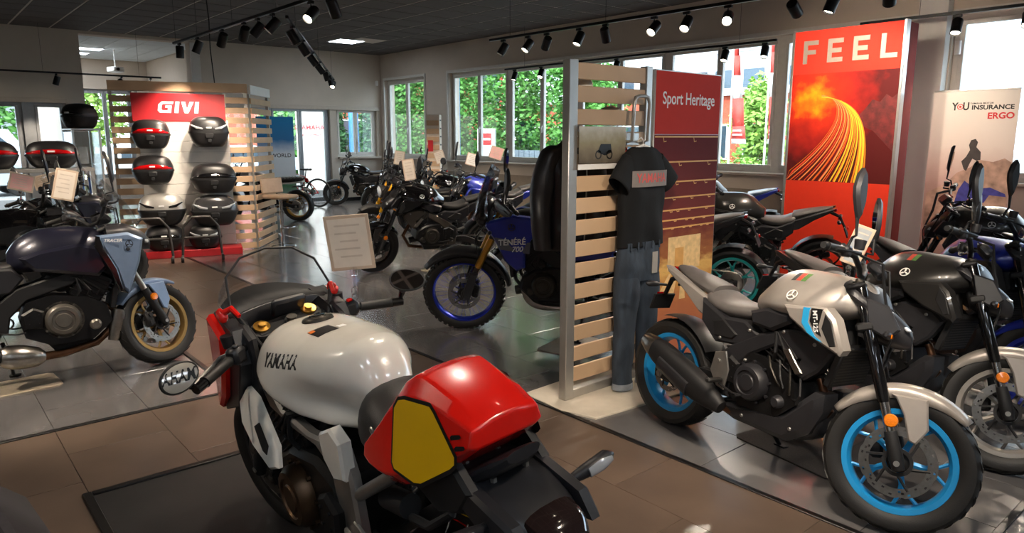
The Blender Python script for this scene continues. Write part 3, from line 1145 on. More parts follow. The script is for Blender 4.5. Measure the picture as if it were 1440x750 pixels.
def patch_down(T, name, x0, x1, y0, y1, mat, off=.0012, n=4):
    """thin sticker laid onto the upper side of a part"""
    bvh = BVHTree.FromPolygons([v.co for v in T.data.vertices], [tuple(p.vertices) for p in T.data.polygons])
    v = []
    for a in range(n):
        for e in range(n):
            x, y = x0 + (x1 - x0) * a / (n - 1), y0 + (y1 - y0) * e / (n - 1)
            h = bvh.ray_cast(Vector((x, y, 1.5)), Vector((0, 0, -1)))
            v.append((x, y, (h[0].z if h[0] else .98) + off))
    return ob(name, G().add(v, [(n * a + e, n * a + e + 1, n * a + e + n + 1, n * a + e + n) for a in range(n - 1) for e in range(n - 1)]), mat, T)


def side_text(y_sign, x, z, y, rot=0.0):
    """matrix putting a flat text on a bike flank; readable from outside"""
    m = Matrix.Translation((x, y_sign * y, z))
    if y_sign < 0:
        b = Matrix(((1, 0, 0, 0), (0, 0, -1, 0), (0, 1, 0, 0), (0, 0, 0, 1)))
    else:
        b = Matrix(((-1, 0, 0, 0), (0, 0, 1, 0), (0, 1, 0, 0), (0, 0, 0, 1)))
    return m @ b @ Matrix.Rotation(rot, 4, 'Z')


def g_emblem(r=.026):
    """round tuning-fork style badge: ring and three crossed bars, in xy plane"""
    g = G().lathe([(r * .84, 0), (r, 0), (r, .003), (r * .84, .003)], 28, 'z', closed=True)
    for i in range(3):
        a = PI / 2 + i * 2 * PI / 3
        g.add(G().box((r * .42 * math.cos(a), r * .42 * math.sin(a), .0015), (r * .84, r * .12, .003), rz=a).v, G().box((0, 0, 0), (1, 1, 1)).f)
        for o in (-.16, .16):
            g.add(G().box((r * .55 * math.cos(a + o * 1.2), r * .55 * math.sin(a + o * 1.2), .0015), (r * .5, r * .08, .003), rz=a).v, G().box((0, 0, 0), (1, 1, 1)).f)
    return g
# ================================================================== the kinds of motorcycle
SILV = M('matt silver paint', '#a7a099', 0.38, 0.35, coat=0.25, var=0.04)
DKG = M('dark grey paint', '#2b2a29', 0.32, 0.4, coat=0.4, var=0.06)
CYAN = M('cyan blue rim paint', '#1e8fd0', 0.3, 0.15, coat=0.5, var=0.05)
TEAL = M('teal rim paint', '#1f9a98', 0.35, 0.1, coat=0.3, var=0.05)
RIMG = M('grey rim paint', '#8f8a84', 0.4, 0.4, var=0.05)
RIMK = M('black rim paint', '#161616', 0.35, 0.2, coat=0.3, var=0.08)
RIMGO = M('bronze gold rim paint', '#a98a56', 0.35, 0.7, var=0.05)
RIMB = M('blue anodised rim', '#2433a8', 0.28, 0.7, var=0.05)
BLUE = M('deep blue paint', '#1c2d94', 0.3, 0.1, coat=0.5, var=0.06)
ICE = M('ice blue paint', '#8297b5', 0.32, 0.5, coat=0.4, var=0.04)
NAVY = M('midnight paint', '#1c1d2c', 0.28, 0.3, coat=0.5, var=0.06)
PEARL = M('pearl white paint', '#e2ddd2', 0.22, 0.0, coat=0.8, var=0.02)
RACER = M('racing red paint', '#e0160c', 0.25, 0.0, coat=0.8, var=0.03)
YEL = M('yellow number plate', '#e2b00c', 0.35, coat=0.3, var=0.02)
INK = M('black ink', '#0c0c0c', 0.5, var=0.0)
WINK = M('white ink', '#e9e9e9', 0.5, var=0.0)
REDINK = M('red ink', '#c8252b', 0.5, var=0.0)
SMOKE = glassmat('smoked screen', (0.6, 0.61, 0.63, 1), 0.05, gmax=0.4)
SCREEN = glassmat('clear windscreen', (0.96, 0.965, 0.965, 1), 0.02, gmax=0.22)
BLUSEAT = M('blue grey seat vinyl', '#5d7690', 0.5, var=0.1, bump=0.15, bs=350)
CYINK = M('cyan ink', '#2aa2dc', 0.4, var=0.0)
YELFORK = M('yellow fork leg', '#d8a018', 0.3, 0.6, var=0.04)


def mt_naked(label, rear, front, tank=SILV, rim=CYAN, shroud=None, seat=VING, steer=28, lean=6, detail=False, scale=1.0, fork_up=BLKG, fork_low=CHR, text=True, exhaust=True, fender=None, tail=None, mirror=True, bars=True, tire_groove=False, rimf=None, mirror_sides=(1, -1), group='motorcycles on show', frame_mat=None, wr=.15, belly=True):
    b = Bike(label, rear, front, lean, steer, rake=22, rf=.298, rr=.308, wf=.112, wr=wr, scale=scale, group=group)
    shroud = shroud or tank
    b.wheel(True, rimf or rim, detail=detail, discs=(-1, 1) if scale > 1.02 else (-1,), groove=tire_groove, disc_r=.148, spin=.32)
    b.wheel(False, rim, detail=detail, discs=(-1,), groove=tire_groove, spin=.1)
    b.fork(1.01, fork_up, fork_low, usd=True, zmid=.53, ru=.026, rl=.02, calsides=(1,) if scale <= 1.02 else (1, -1))
    b.bars(half=.385, rise=.075, back=.1, mirror=mirror, mh=.125, mo=.03, mirror_sides=mirror_sides)
    b.fender(fender or tank, 46, 152, w=.126, r=b.rf + .012)
    # tank
    keys = [(.55, .84, .065, .045, .06, 2.0), (.60, .85, .11, .08, .07, 2.0), (.68, .86, .165, .145, .075, 1.9), (.78, .87, .205, .165, .08, 1.85), (.92, .885, .21, .15, .075, 1.85), (1.04, .91, .165, .12, .065, 1.9), (1.11, .925, .09, .08, .05, 2.0), (1.135, .93, .04, .04, .03, 2.0)]
    T = b.p('tank', G().loft(keys, 32, 6, tp=.16), tank)
    ob('filler_cap', G().lathe([(1e-5, .008), (.028, .008), (.036, .004), (.04, -.006)], 24, 'z', mx=Matrix.Translation((.84, 0, 1.022)) @ Matrix.Rotation(R(5), 4, 'Y')), BLKM, T)
    em = cached('emblem', lambda: mk_mesh('emblem', g_emblem(.027), WHITE))
    for sg in (1, -1):
        m = basis((.84, sg * .188, .925), (-sg, 0, .08), (0, -sg * .75, 1))
        ob('emblem', em, None, T, m)
    if detail:
        for i, c in enumerate(('#222222', '#b3371f', '#4d7a35')):
            patch_down(T, 'sticker', .775 + .026 * i, .8 + .026 * i, -.125, -.07, M('sticker ' + c, c, .5, var=.2, vs=120))
    # cover between tank and bars
    b.p('tank_cover', G().loft([(1.02, .98, .1, .05, .05, 2.2), (1.1, .965, .12, .04, .05, 2.2), (1.18, .9, .06, .03, .05, 2.2)], 16, 4), BLK)
    # scoops / radiator shrouds
    sh = [(.83, .878), (1.05, .905), (1.1, .865), (1.155, .742), (1.14, .715), (.99, .765), (.87, .825)]
    S_ = b.panel('air_scoop', sh, .17, .236, shroud, .012, yf=lambda x, z: -.05 * max(0, .95 - x))
    for sg, o in zip((1, -1), S_):
        ob('scoop_grille', G().prism([(1.055, .885), (1.09, .85), (1.125, .755), (1.095, .745), (1.045, .815)], sg * .2, sg * .2385, .003), BLKM, o)
        if text:
            ob('stripe', G().prism([(.945, .889), (.975, .893), (.975, .83), (1.02, .775), (1.06, .757), (1.035, .76), (.98, .782), (.945, .82)], sg * .22, sg * .2375), CYINK, o)
            ob('stripe_panel', G().prism([(.985, .893), (1.04, .899), (1.03, .82), (1.05, .782), (1.025, .788), (.985, .835)], sg * .22, sg * .2376), INK, o)
            me = cached(('mt', sg), lambda: text_mesh('lettering', 'MT-125', .03, WINK, bold=.0008))
            ob('lettering', me, None, o, side_text(sg, 1.012, .84, .2382, R(-78) if sg < 0 else R(78)))
    # seat and tail
    Q = b.p('seat', G().loft([(.60, .79, .055, .03, .04, 2.2), (.52, .775, .1, .035, .05, 2.3), (.4, .77, .13, .04, .05, 2.4), (.3, .79, .13, .055, .06, 2.4), (.26, .80, .11, .05, .06, 2.3)], 20, 5), seat)
    b.p('pillion_seat', G().loft([(.29, .83, .1, .04, .05, 2.3), (.2, .855, .105, .035, .04, 2.3), (.06, .888, .08, .03, .03, 2.3), (-.04, .912, .045, .018, .02, 2.2), (-.065, .918, .02, .008, .01, 2)], 18, 5), seat)
    tm = tail or shroud
    b.panel('tail_panel', [(.30, .79), (.15, .845), (-.05, .918), (-.085, .922), (-.06, .89), (.1, .80), (.22, .715), (.27, .70)], .085, .125, tm, .01, yf=lambda x, z: -.05 * max(0, .2 - x))
    b.panel('side_cover', [(.26, .80), (.42, .73), (.56, .74), (.66, .69), (.58, .61), (.38, .59), (.27, .68)], .10, .15, BLK, .012)
    b.panel('side_insert', [(.36, .70), (.43, .72), (.53, .66), (.50, .63), (.38, .625)], .14, .158, BLKM, .006)
    b.p('tail_light', G().box((-.085, 0, .9), (.03, .06, .03), bev=.006), REDL)
    b.plate_holder(-.03, .88)
    b.indicators(1.21, .80, -.12, .8, y=.11)
    # knee panel, frame
    b.panel('knee_panel', [(.60, .80), (.70, .835), (.83, .83), (.84, .79), (.74, .73), (.62, .74)], .12, .175, BLK, .015)
    b.panel('frame_beam', [(.40, .52), (.52, .62), (.66, .70), (.84, .765), (1.0, .75), (1.06, .70), (1.0, .60), (.93, .54), (.88, .56), (.9, .63), (.76, .665), (.62, .58), (.54, .5), (.52, .33), (.43, .33)], .10, .155, frame_mat or BLK, .012)
    b.panel('frame_badge', [(.81, .655), (.845, .67), (.93, .575), (.895, .56)], .14, .163, STEEL, .004)
    b.p('head_pipe', G().tube([(1.04, 0, .68), (.99, 0, .93)], .04, 14), BLKM)
    # engine and lower cowl
    b.engine(.69, .455, 1.0, cover=BLK if scale <= 1.02 else ALUD)
    b.radiator(1.06, .64, .2, .26, 16)
    if belly:
        b.panel('belly_pan', [(.42, .255), (.44, .30), (.62, .33), (.84, .36), (.98, .50), (1.03, .5), (1.035, .42), (.98, .30), (.87, .225), (.55, .225)], .02, .15, BLK, .03)
        b.p('belly_keel', G().loft([(.45, .27, .10, .03, .05, 2.6), (.6, .27, .12, .05, .05, 2.6), (.85, .28, .12, .06, .06, 2.4), (.99, .36, .11, .06, .08, 2.3), (1.02, .42, .07, .03, .05, 2.2)], 18, 4), BLK)
    # exhaust
    g = G().tube([(.95, -.05, .55), (1.02, -.05, .42), (.95, -.06, .29), (.7, -.1, .24), (.5, -.14, .27)], .02, 12)
    X = b.p('exhaust', g, BRONZE if exhaust else BLKM)
    if exhaust:
        ob('silencer', G().loft([(0, 0, .03, .035, .035, 2.2), (.08, 0, .045, .06, .06, 2.4), (.2, 0, .055, .078, .075, 2.8), (.45, 0, .055, .072, .07, 3), (.54, 0, .046, .055, .055, 3)], 22, 4, mx=basis((.52, -.19, .28), (-.6, -.02, .225), (0, 1, 0))), BLKM, X)
        ob('silencer_cap', G().loft([(.535, 0, .047, .057, .057, 3), (.56, 0, .046, .054, .054, 3), (.625, 0, .033, .036, .036, 2.6)], 22, 3, mx=basis((.52, -.19, .28), (-.6, -.02, .225), (0, 1, 0))), STEEL, X)
        ob('heat_shield', G().loft([(.2, .004, .062, .077, .02, 2.8), (.44, .004, .062, .074, .02, 3)], 18, 3, mx=basis((.52, -.194, .28), (-.6, -.02, .225), (0, 1, 0))), BLK, X)
    b.swingarm()
    b.pegs(.49, .43, mat=ALU if scale <= 1.02 else BLKM, w=.185 if scale <= 1.02 else .16)
    for sg in (1, -1):
        for (x, z, y) in ((.60, .70, .151), (.42, .62, .151), (.97, .72, .156), (.47, .38, .156), (.60, .55, .156), (.8, .74, .156), (.62, .27, .151), (.9, .3, .151)):
            b.p('bolt', G().lathe([(1e-5, sg * .006), (.006, sg * .006), (.009, sg * .003), (.009, -sg * .004)], 10, 'y', c=(x, sg * y, z)), ALU)
    for k in range(4):
        b.p('hose', G().tube([(.72 + .06 * k, -.13, .6), (.76 + .06 * k, -.165, .56 - .03 * k), (.8 + .04 * k, -.16, .5 - .02 * k), (.84, -.12, .44)], .006, 6), BLKM if k % 2 else ALUD)
    b.p('hugger', G().lathe([(b.rr + .02, -.08), (b.rr + .028, -.04), (b.rr + .03, 0), (b.rr + .028, .04), (b.rr + .02, .08)], 14, 'y', c=(0, 0, b.rr), a0=R(35), a1=R(105)), BLK)
    # headlamp
    h = Vector((1.2, 0, .86))
    H_ = b.p('headlamp', G().loft([(1.1, .86, .1, .06, .08, 2.3), (1.18, .85, .085, .07, .09, 2.4), (1.26, .82, .05, .045, .06, 2.3), (1.285, .80, .03, .025, .03, 2.2)], 18, 4), BLK, True)
    ob('headlamp_lens', G().sphere((1.262, 0, .79), .032, 16, 10, (.7, 1, 1)), LENS, H_)
    for sg in (1, -1):
        ob('running_light', G().box((1.255, sg * .045, .852), (.02, .05, .01), rz=sg * R(-35), rx=sg * R(-20), bev=.003), LENS, H_)
    b.panel('lamp_wing', [(1.08, .95), (1.18, .93), (1.24, .84), (1.2, .79), (1.12, .82)], .09, .125, BLK, .008, st=True)
    return b


def xsr(label, rear, front, tank=BLKG, rim=GOLD, wire=True, seat=VIN, steer=25, lean=6, scale=1.0, side=BLKM, up=BLKG, group='motorcycles on show', flat_seat=True, ribbed=False, tail=None, logo=True):
    b = Bike(label, rear, front, lean, steer, rake=25, rf=.31, rr=.315, wf=.12, wr=.16, scale=scale, group=group)
    b.wheel(True, rim, style='wire' if wire else 'y5', thin=wire, groove=True, spin=.4)
    b.wheel(False, rim, style='wire' if wire else 'y5', thin=wire, discs=(-1,), groove=True)
    b.fork(.98, up, CHR if up is not BLKG else BLKM, usd=up is YELFORK or up is GOLD, zmid=.55)
    b.bars(half=.38, rise=.12, back=.13, mirror=True, mshape='round', mh=.13, mo=.03)
    b.fender(BLKM, 55, 165, strut=False)
    W = 1 if b.wb < 5 else 1
    T = b.p('tank', G().loft([(.58, .84, .09, .05, .05, 2.2), (.66, .86, .15, .09, .07, 2.2), (.8, .88, .185, .12, .09, 2.3), (.95, .9, .185, .125, .09, 2.3), (1.06, .9, .14, .1, .07, 2.3), (1.1, .9, .06, .04, .04, 2.1)], 26, 6, tp=.25), tank)
    ob('filler_cap', G().lathe([(1e-5, .01), (.03, .008), (.038, 0)], 20, 'z', c=(.85, 0, 1.005)), CHR, T)
    if logo:
        em = cached('emblem', lambda: mk_mesh('emblem', g_emblem(.027), WHITE))
        for sg in (1, -1):
            ob('emblem', em, None, T, basis((.88, sg * .192, .9), (-sg, 0, 0), (0, -sg * .25, 1)) @ Matrix.Scale(1.3, 4))
    b.p('seat', G().loft([(.62, .82, .08, .02, .04, 2.3), (.5, .81, .13, .03, .05, 2.6), (.3, .815, .14, .04, .05, 2.8), (.05, .835, .13, .045, .05, 2.8), (-.1, .85, .11, .04, .04, 2.6), (-.16, .855, .07, .02, .02, 2.2)], 22, 5), seat)
    if ribbed:
        for i in range(9):
            x = .48 - i * .065
            b.p('seat_rib', G().tube([(x, -.125, .83), (x, -.09, .855 + .003 * i), (x, 0, .862 + .003 * i), (x, .09, .855 + .003 * i), (x, .125, .83)], .012, 6), seat)
    b.p('tail_tube', G().tube([(.5, .11, .76), (.1, .13, .78), (-.15, .1, .8), (-.19, 0, .81), (-.15, -.1, .8), (.1, -.13, .78), (.5, -.11, .76)], .016, 8), tail or STEEL)
    b.p('rear_fender', G().lathe([(b.rr + .05, -.09), (b.rr + .062, -.05), (b.rr + .065, 0), (b.rr + .062, .05), (b.rr + .05, .09)], 12, 'y', c=(-.02, 0, b.rr + .02), a0=R(75), a1=R(150)), BLKM)
    b.p('tail_light', G().lathe([(1e-5, -.03), (.035, -.03), (.04, -.01), (.04, .02)], 16, 'x', c=(-.21, 0, .82)), REDL)
    b.panel('side_cover', [(.38, .60), (.36, .74), (.58, .76), (.66, .68), (.56, .58)], .09, .145, side, .012)
    b.panel('frame_beam', [(.44, .36), (.5, .55), (.62, .70), (1.0, .84), (1.05, .80), (.75, .66), (.58, .5), (.53, .36)], .11, .14, BLKM, .008)
    b.engine(.72, .43, 1.05, cover=ALUD, cyl=ENGB)
    b.radiator(1.02, .62, .24, .26, 16)
    X = b.p('exhaust', G().tube([(.9, -.05, .6), (1.0, -.06, .42), (.92, -.08, .25), (.6, -.13, .22), (.4, -.17, .27)], .022, 12), BRONZE)
    ob('silencer', G().tube([(.42, -.17, .26), (.36, -.18, .28), (.05, -.2, .36), (.02, -.2, .365)], [.03, .055, .058, .045], 18), BLKM, X)
    b.swingarm()
    b.pegs()
    b.indicators(1.12, .86, -.17, .74, y=.1)
    b.plate_holder(-.17, .8)
    hc = b.ft + Vector((.13, 0, -.13))
    H_ = b.p('headlamp', G().lathe([(1e-5, -.09), (.05, -.085), (.085, -.04), (.098, .02), (.1, .05), (.09, .055)], 26, 'x', c=hc), BLKM, True)
    ob('headlamp_lens', G().lathe([(.088, .05), (.06, .068), (1e-5, .075)], 26, 'x', c=hc), LENS, H_)
    return b


def sportnaked(label, rear, front, **k):
    """larger road bike: the naked shape with long tail, used for the bigger machines"""
    k.setdefault('scale', 1.05)
    k.setdefault('text', False)
    k.setdefault('wr', .18)
    k.setdefault('belly', False)
    return mt_naked(label, rear, front, **k)


def screen_mesh(b, name, base, top, mat, st=False, n=10, m=6, bulge=.05, th=.004):
    """curved windscreen between a base rail (list of xyz, left to right) and a top rail"""
    v = []
    for j in range(m + 1):
        t = j / m
        for i in range(n + 1):
            s = i / n
            def lerp(rail):
                q = s * (len(rail) - 1)
                k = min(int(q), len(rail) - 2)
                return Vector(rail[k]).lerp(Vector(rail[k + 1]), q - k)
            p = lerp(base).lerp(lerp(top), t)
            p += Vector((bulge * math.sin(PI * t) * .7, 0, 0))
            v.append(p)
    f = [(j * (n + 1) + i, j * (n + 1) + i + 1, (j + 1) * (n + 1) + i + 1, (j + 1) * (n + 1) + i) for j in range(m) for i in range(n)]
    o = b.p(name, G().add(v, f), mat, st)
    sm = o.modifiers.new('thick', 'SOLIDIFY')
    sm.thickness = th
    return o


def tracer(label, rear, front, paint=ICE, dark=NAVY, rim=RIMGO, steer=24, lean=6, detail=False, screen=True, group='motorcycles on show', mirror_sides=(1, -1), low_mat=None, scale=1.0, text=True):
    b = Bike(label, rear, front, lean, steer, rake=24, rf=.3, rr=.315, wf=.12, wr=.18, scale=scale, group=group)
    o = b.wb - 1.46
    b.wheel(True, rim, detail=detail, groove=True, spin=.5)
    b.wheel(False, rim, discs=(-1,), groove=True)
    b.fork(1.02, STEEL, BLKM, usd=False, zmid=.55, rl=.0215)
    b.bars(half=.38, rise=.1, back=.1, mh=.12, mo=.04, mirror_sides=mirror_sides, dash=True)
    b.fender(paint, 60, 150, strut=True)
    sh = lambda d: [(x + o, z) for x, z in d]
    T = b.p('tank', G().loft([(.60 + o, .84, .09, .06, .05, 2.2), (.66 + o, .86, .15, .12, .1, 2.3), (.78 + o, .88, .19, .165, .12, 2.4), (.92 + o, .89, .205, .165, .12, 2.4), (1.08 + o, .9, .19, .14, .1, 2.4), (1.2 + o, .9, .12, .1, .08, 2.3), (1.25 + o, .9, .05, .04, .04, 2.2)], 28, 6, tp=.35), dark)
    ob('filler_cap', G().lathe([(1e-5, .008), (.03, .006), (.038, 0)], 20, 'z', c=(.95 + o, 0, 1.052)), BLKM, T)
    b.panel('knee_panel', sh([(.66, .86), (.78, .90), (1.0, .93), (1.12, .90), (1.16, .76), (1.1, .70), (.95, .73), (.74, .77)]), .15, .205, dark, .02)
    F_ = b.panel('fairing_panel', sh([(1.11, .975), (1.3, .985), (1.4, .935), (1.36, .77), (1.27, .565), (1.23, .60), (1.2, .74), (1.13, .90)]), .17, .245, paint, .018, yf=lambda x, z: -.55 * max(0, x - o - 1.27))
    for sg, q in zip((1, -1), F_):
        ob('fairing_edge', G().prism(sh([(1.10, .975), (1.13, .965), (1.15, .88), (1.21, .74), (1.235, .6), (1.265, .56), (1.21, .58), (1.17, .72), (1.09, .9)]), sg * .19, sg * .25, .006), BLKG, q)
        me = cached('em2', lambda: mk_mesh('emblem', g_emblem(.024), INK))
        ob('emblem', me, None, q, basis((1.3 + o, sg * .232, .905), (-sg, .0, 0), (0, 0, 1)))
        if text:
            ob('lettering', cached('trc', lambda: text_mesh('lettering', 'TRACER', .03, WINK, bold=.0006, shear=.3)), None, q, side_text(sg, 1.2 + o, .935, .247, R(-4) if sg < 0 else R(4)))
    N = b.p('nose_cowl', G().loft([(1.18 + o, .97, .16, .08, .1, 2.3), (1.3 + o, .98, .15, .07, .12, 2.3), (1.4 + o, .95, .1, .05, .1, 2.3), (1.46 + o, .9, .05, .03, .05, 2.2)], 20, 5), BLK)
    for sg in (1, -1):
        ob('headlamp_lens', G().box((1.42 + o, sg * .055, .91), (.03, .08, .03), rz=sg * R(-30), bev=.008), LENS, N)
    if screen:
        screen_mesh(b, 'windscreen', [(1.22 + o, .17, 1.04), (1.38 + o, .1, 1.02), (1.42 + o, 0, 1.02), (1.38 + o, -.1, 1.02), (1.22 + o, -.17, 1.04)], [(1.16 + o, .11, 1.30), (1.2 + o, .06, 1.36), (1.21 + o, 0, 1.37), (1.2 + o, -.06, 1.36), (1.16 + o, -.11, 1.30)], SCREEN, bulge=.04)
    b.p('seat', G().loft([(.68 + o, .80, .07, .05, .05, 2.2), (.58 + o, .80, .12, .04, .06, 2.4), (.4, .79, .15, .04, .06, 2.5), (.22, .81, .15, .05, .06, 2.5), (.18, .83, .13, .05, .06, 2.4)], 20, 5), VIN)
    b.p('pillion_seat', G().loft([(.22, .86, .13, .04, .05, 2.5), (.05, .88, .14, .04, .05, 2.5), (-.15, .89, .11, .035, .04, 2.4), (-.2, .89, .06, .02, .02, 2.2)], 18, 5), VIN)
    b.panel('tail_panel', [(.45, .74), (.2, .82), (-.1, .87), (-.25, .89), (-.2, .84), (.0, .77), (.3, .68)], .1, .15, dark, .012)
    b.panel('side_cover', sh([(.36, .80), (.62, .80), (.68, .73), (.6, .64), (.42, .62), (.34, .70)]), .1, .16, BLK, .012)
    b.panel('frame_beam', sh([(.46, .38), (.5, .56), (.62, .66), (.9, .74), (1.15, .86), (1.2, .8), (.95, .66), (.68, .58), (.58, .48), (.56, .38)]), .12, .155, BLKM, .01)
    b.engine(.90 + o, .43, 1.15, cover=M('grey engine cover', '#77726a', .4, .75, var=.12, bump=.08), lean_f=35, w=.17)
    b.radiator(1.2 + o, .60, .28, .28, 14)
    X = b.p('exhaust', G().tube([(1.08 + o, -.06, .52), (1.18 + o, -.07, .45), (1.17 + o, -.09, .34), (1.05 + o, -.11, .24), (.85 + o, -.13, .2), (.72 + o, -.145, .2)], [.02, .02, .024, .026, .026, .03], 12), BRONZE)
    ob('header_shield', G().loft([(0, 0, .03, .045, .03, 2.3), (.1, 0, .03, .06, .04, 2.3), (.22, 0, .025, .04, .03, 2.2)], 14, 4, mx=basis((1.2 + o, -.115, .45), (-.05, 0, -.2), (0, 1, 0))), STEEL, X)
    ob('silencer', G().tube([(.74 + o, -.145, .2), (.70 + o, -.15, .205), (.6 + o, -.16, .22), (.53 + o, -.175, .235), (.5 + o, -.18, .24)], [.034, .065, .082, .074, .056], 24), STEEL, X)
    ob('silencer_tip', G().tube([(.5 + o, -.18, .24), (.48 + o, -.184, .244)], [.04, .036], 18), BLKM, X)
    b.swingarm(.5 + o, .42)
    b.pegs(.5 + o, .42)
    b.indicators(1.3 + o, .86, -.22, .78, y=.14, front_st=False)
    return b


def tenere(label, rear, front, paint=BLUE, rim=RIMB, steer=15, lean=5, group='motorcycles on show', text=True, rear_wheel=True, scale=1.0, fork=GOLD):
    b = Bike(label, rear, front, lean, steer, rake=27, rf=.345, rr=.33, wf=.105, wr=.15, scale=scale, group=group)
    b.wheel(True, rim, style='wire', knob=True, rimr=.272, thin=True, detail=True, disc_r=.141)
    b.wheel(False, rim, style='wire', knob=True, rimr=.235, thin=True, discs=(-1,))
    b.fork(1.04, fork, BLKM, usd=True, ru=.03, zmid=.60, reflect=False)
    for sg in (1, -1):
        po = [(b.fa.x - .05, b.fa.z - .03), (b.fa.x + .02, b.fa.z - .02), (b.fa.x - .06, b.fa.z + .22), (b.fa.x - .13, b.fa.z + .21)]
        b.p('fork_guard', G().prism(po, sg * .115, sg * .145, .01), BLK, True)
    # low front mudguard
    b.fender(BLK, 38, 172, w=.16, r=b.rf + .05, strut=False)
    b.bars(half=.42, rise=.1, back=.1, mh=.11, mo=.03, guards=True)
    # rally screen tower
    screen_mesh(b, 'windscreen', [(1.32, .14, 1.0), (1.46, .08, .98), (1.49, 0, .97), (1.46, -.08, .98), (1.32, -.14, 1.0)], [(1.26, .10, 1.38), (1.3, .06, 1.43), (1.31, 0, 1.44), (1.3, -.06, 1.43), (1.26, -.10, 1.38)], SMOKE, bulge=.03)
    N = b.p('headlamp_tower', G().box((1.36, 0, 1.05), (.1, .2, .24), ry=R(-16), bev=.03).box((1.3, 0, 1.28), (.04, .17, .1), ry=R(-16), bev=.01), BLK)
    for sg in (1, -1):
        for k in (0, 1):
            ob('headlamp_lens', G().sphere((1.42 - .02 * k, sg * .045, 1.0 + .09 * k), .032, 14, 8, (.6, 1, 1)), LENS, N)
    b.p('tank', G().loft([(.62, .88, .09, .06, .06, 2.2), (.7, .9, .14, .11, .1, 2.3), (.86, .93, .17, .14, .12, 2.4), (1.02, .95, .17, .13, .12, 2.4), (1.16, .95, .12, .09, .1, 2.3), (1.22, .95, .06, .04, .06, 2.2)], 26, 6, tp=.3), BLK)
    S_ = b.panel('tank_shroud', [(.86, 1.03), (1.1, 1.06), (1.33, .985), (1.345, .955), (1.24, .82), (1.17, .68), (1.07, .60), (1.0, .63), (1.0, .78), (.92, .9)], .15, .225, paint, .016, yf=lambda x, z: -.35 * max(0, x - 1.15))
    for sg, o in zip((1, -1), S_):
        ob('emblem', cached('em3', lambda: mk_mesh('emblem', g_emblem(.03), ALUD)), None, o, basis((1.1, sg * .226, .965), (-sg, 0, 0), (0, 0, 1)))
        ob('decal_bar', G().prism([(1.26, .87), (.95, .84), (.96, .75), (1.2, .775)], sg * .2, sg * .2265, yf=lambda x, z, sg=sg: -sg * .35 * max(0, x - 1.15)), M('grey decal', '#5c5c66', .5), o)
        if text:
            rz = R(4) if sg > 0 else R(-4)
            m = side_text(sg, 1.1, .842, .229, rz)
            ob('lettering', cached('ten', lambda: text_mesh('lettering', 'T\u00c9N\u00c9R\u00c9', .068, WINK, bold=.0016, shear=.1, sx=.95)), None, o, m)
            ob('lettering', cached('t700', lambda: text_mesh('lettering', '700', .062, WINK, bold=.0014, shear=.35)), None, o, side_text(sg, 1.06, .785, .2285, rz))
    b.p('seat', G().loft([(.7, .90, .09, .04, .05, 2.2), (.55, .885, .12, .04, .06, 2.5), (.3, .89, .14, .045, .06, 2.6), (.0, .91, .13, .04, .05, 2.6), (-.1, .915, .1, .03, .03, 2.3)], 20, 5), VIN)
    b.panel('side_cover', [(.3, .70), (.28, .86), (.62, .88), (.72, .78), (.62, .68)], .1, .15, paint, .014)
    b.panel('tail_panel', [(.3, .84), (-.05, .89), (-.22, .90), (-.2, .86), (.1, .80)], .1, .14, BLK, .01)
    b.p('luggage_rack', G().tube([(.1, .1, .93), (-.2, .1, .95), (-.24, 0, .95), (-.2, -.1, .95), (.1, -.1, .93)], .01, 8), BLKM)
    b.panel('frame_beam', [(.46, .42), (.52, .62), (.8, .78), (1.12, .92), (1.16, .86), (.86, .68), (.62, .52), (.56, .42)], .11, .14, BLKM, .008)
    b.p('frame_cradle', G().tube([(1.14, .1, .85), (1.1, .1, .5), (.95, .1, .3), (.5, .1, .32)], .016, 8).tube([(1.14, -.1, .85), (1.1, -.1, .5), (.95, -.1, .3), (.5, -.1, .32)], .016, 8), BLKM)
    b.engine(.82, .47, 1.1, cover=ALUD, lean_f=30)
    b.radiator(1.14, .66, .28, .26, 8)
    b.p('skid_plate', G().loft([(.55, .29, .1, .03, .03, 3), (.75, .265, .13, .03, .03, 3), (.92, .28, .135, .05, .04, 2.8), (1.02, .36, .13, .06, .07, 2.6), (1.06, .43, .1, .04, .05, 2.4)], 18, 4), STEEL)
    b.p('exhaust', G().tube([(1.0, -.06, .55), (1.1, -.08, .4), (.95, -.12, .32), (.5, -.16, .4), (.3, -.17, .5), (.25, -.17, .52), (-.1, -.18, .68), (-.14, -.18, .69)], [.02, .022, .022, .024, .03, .055, .055, .03], 14), BLKM)
    b.swingarm(.5, .44)
    b.pegs(.5, .42)
    b.indicators(1.3, .9, -.2, .8, y=.14, front_st=False)
    return b


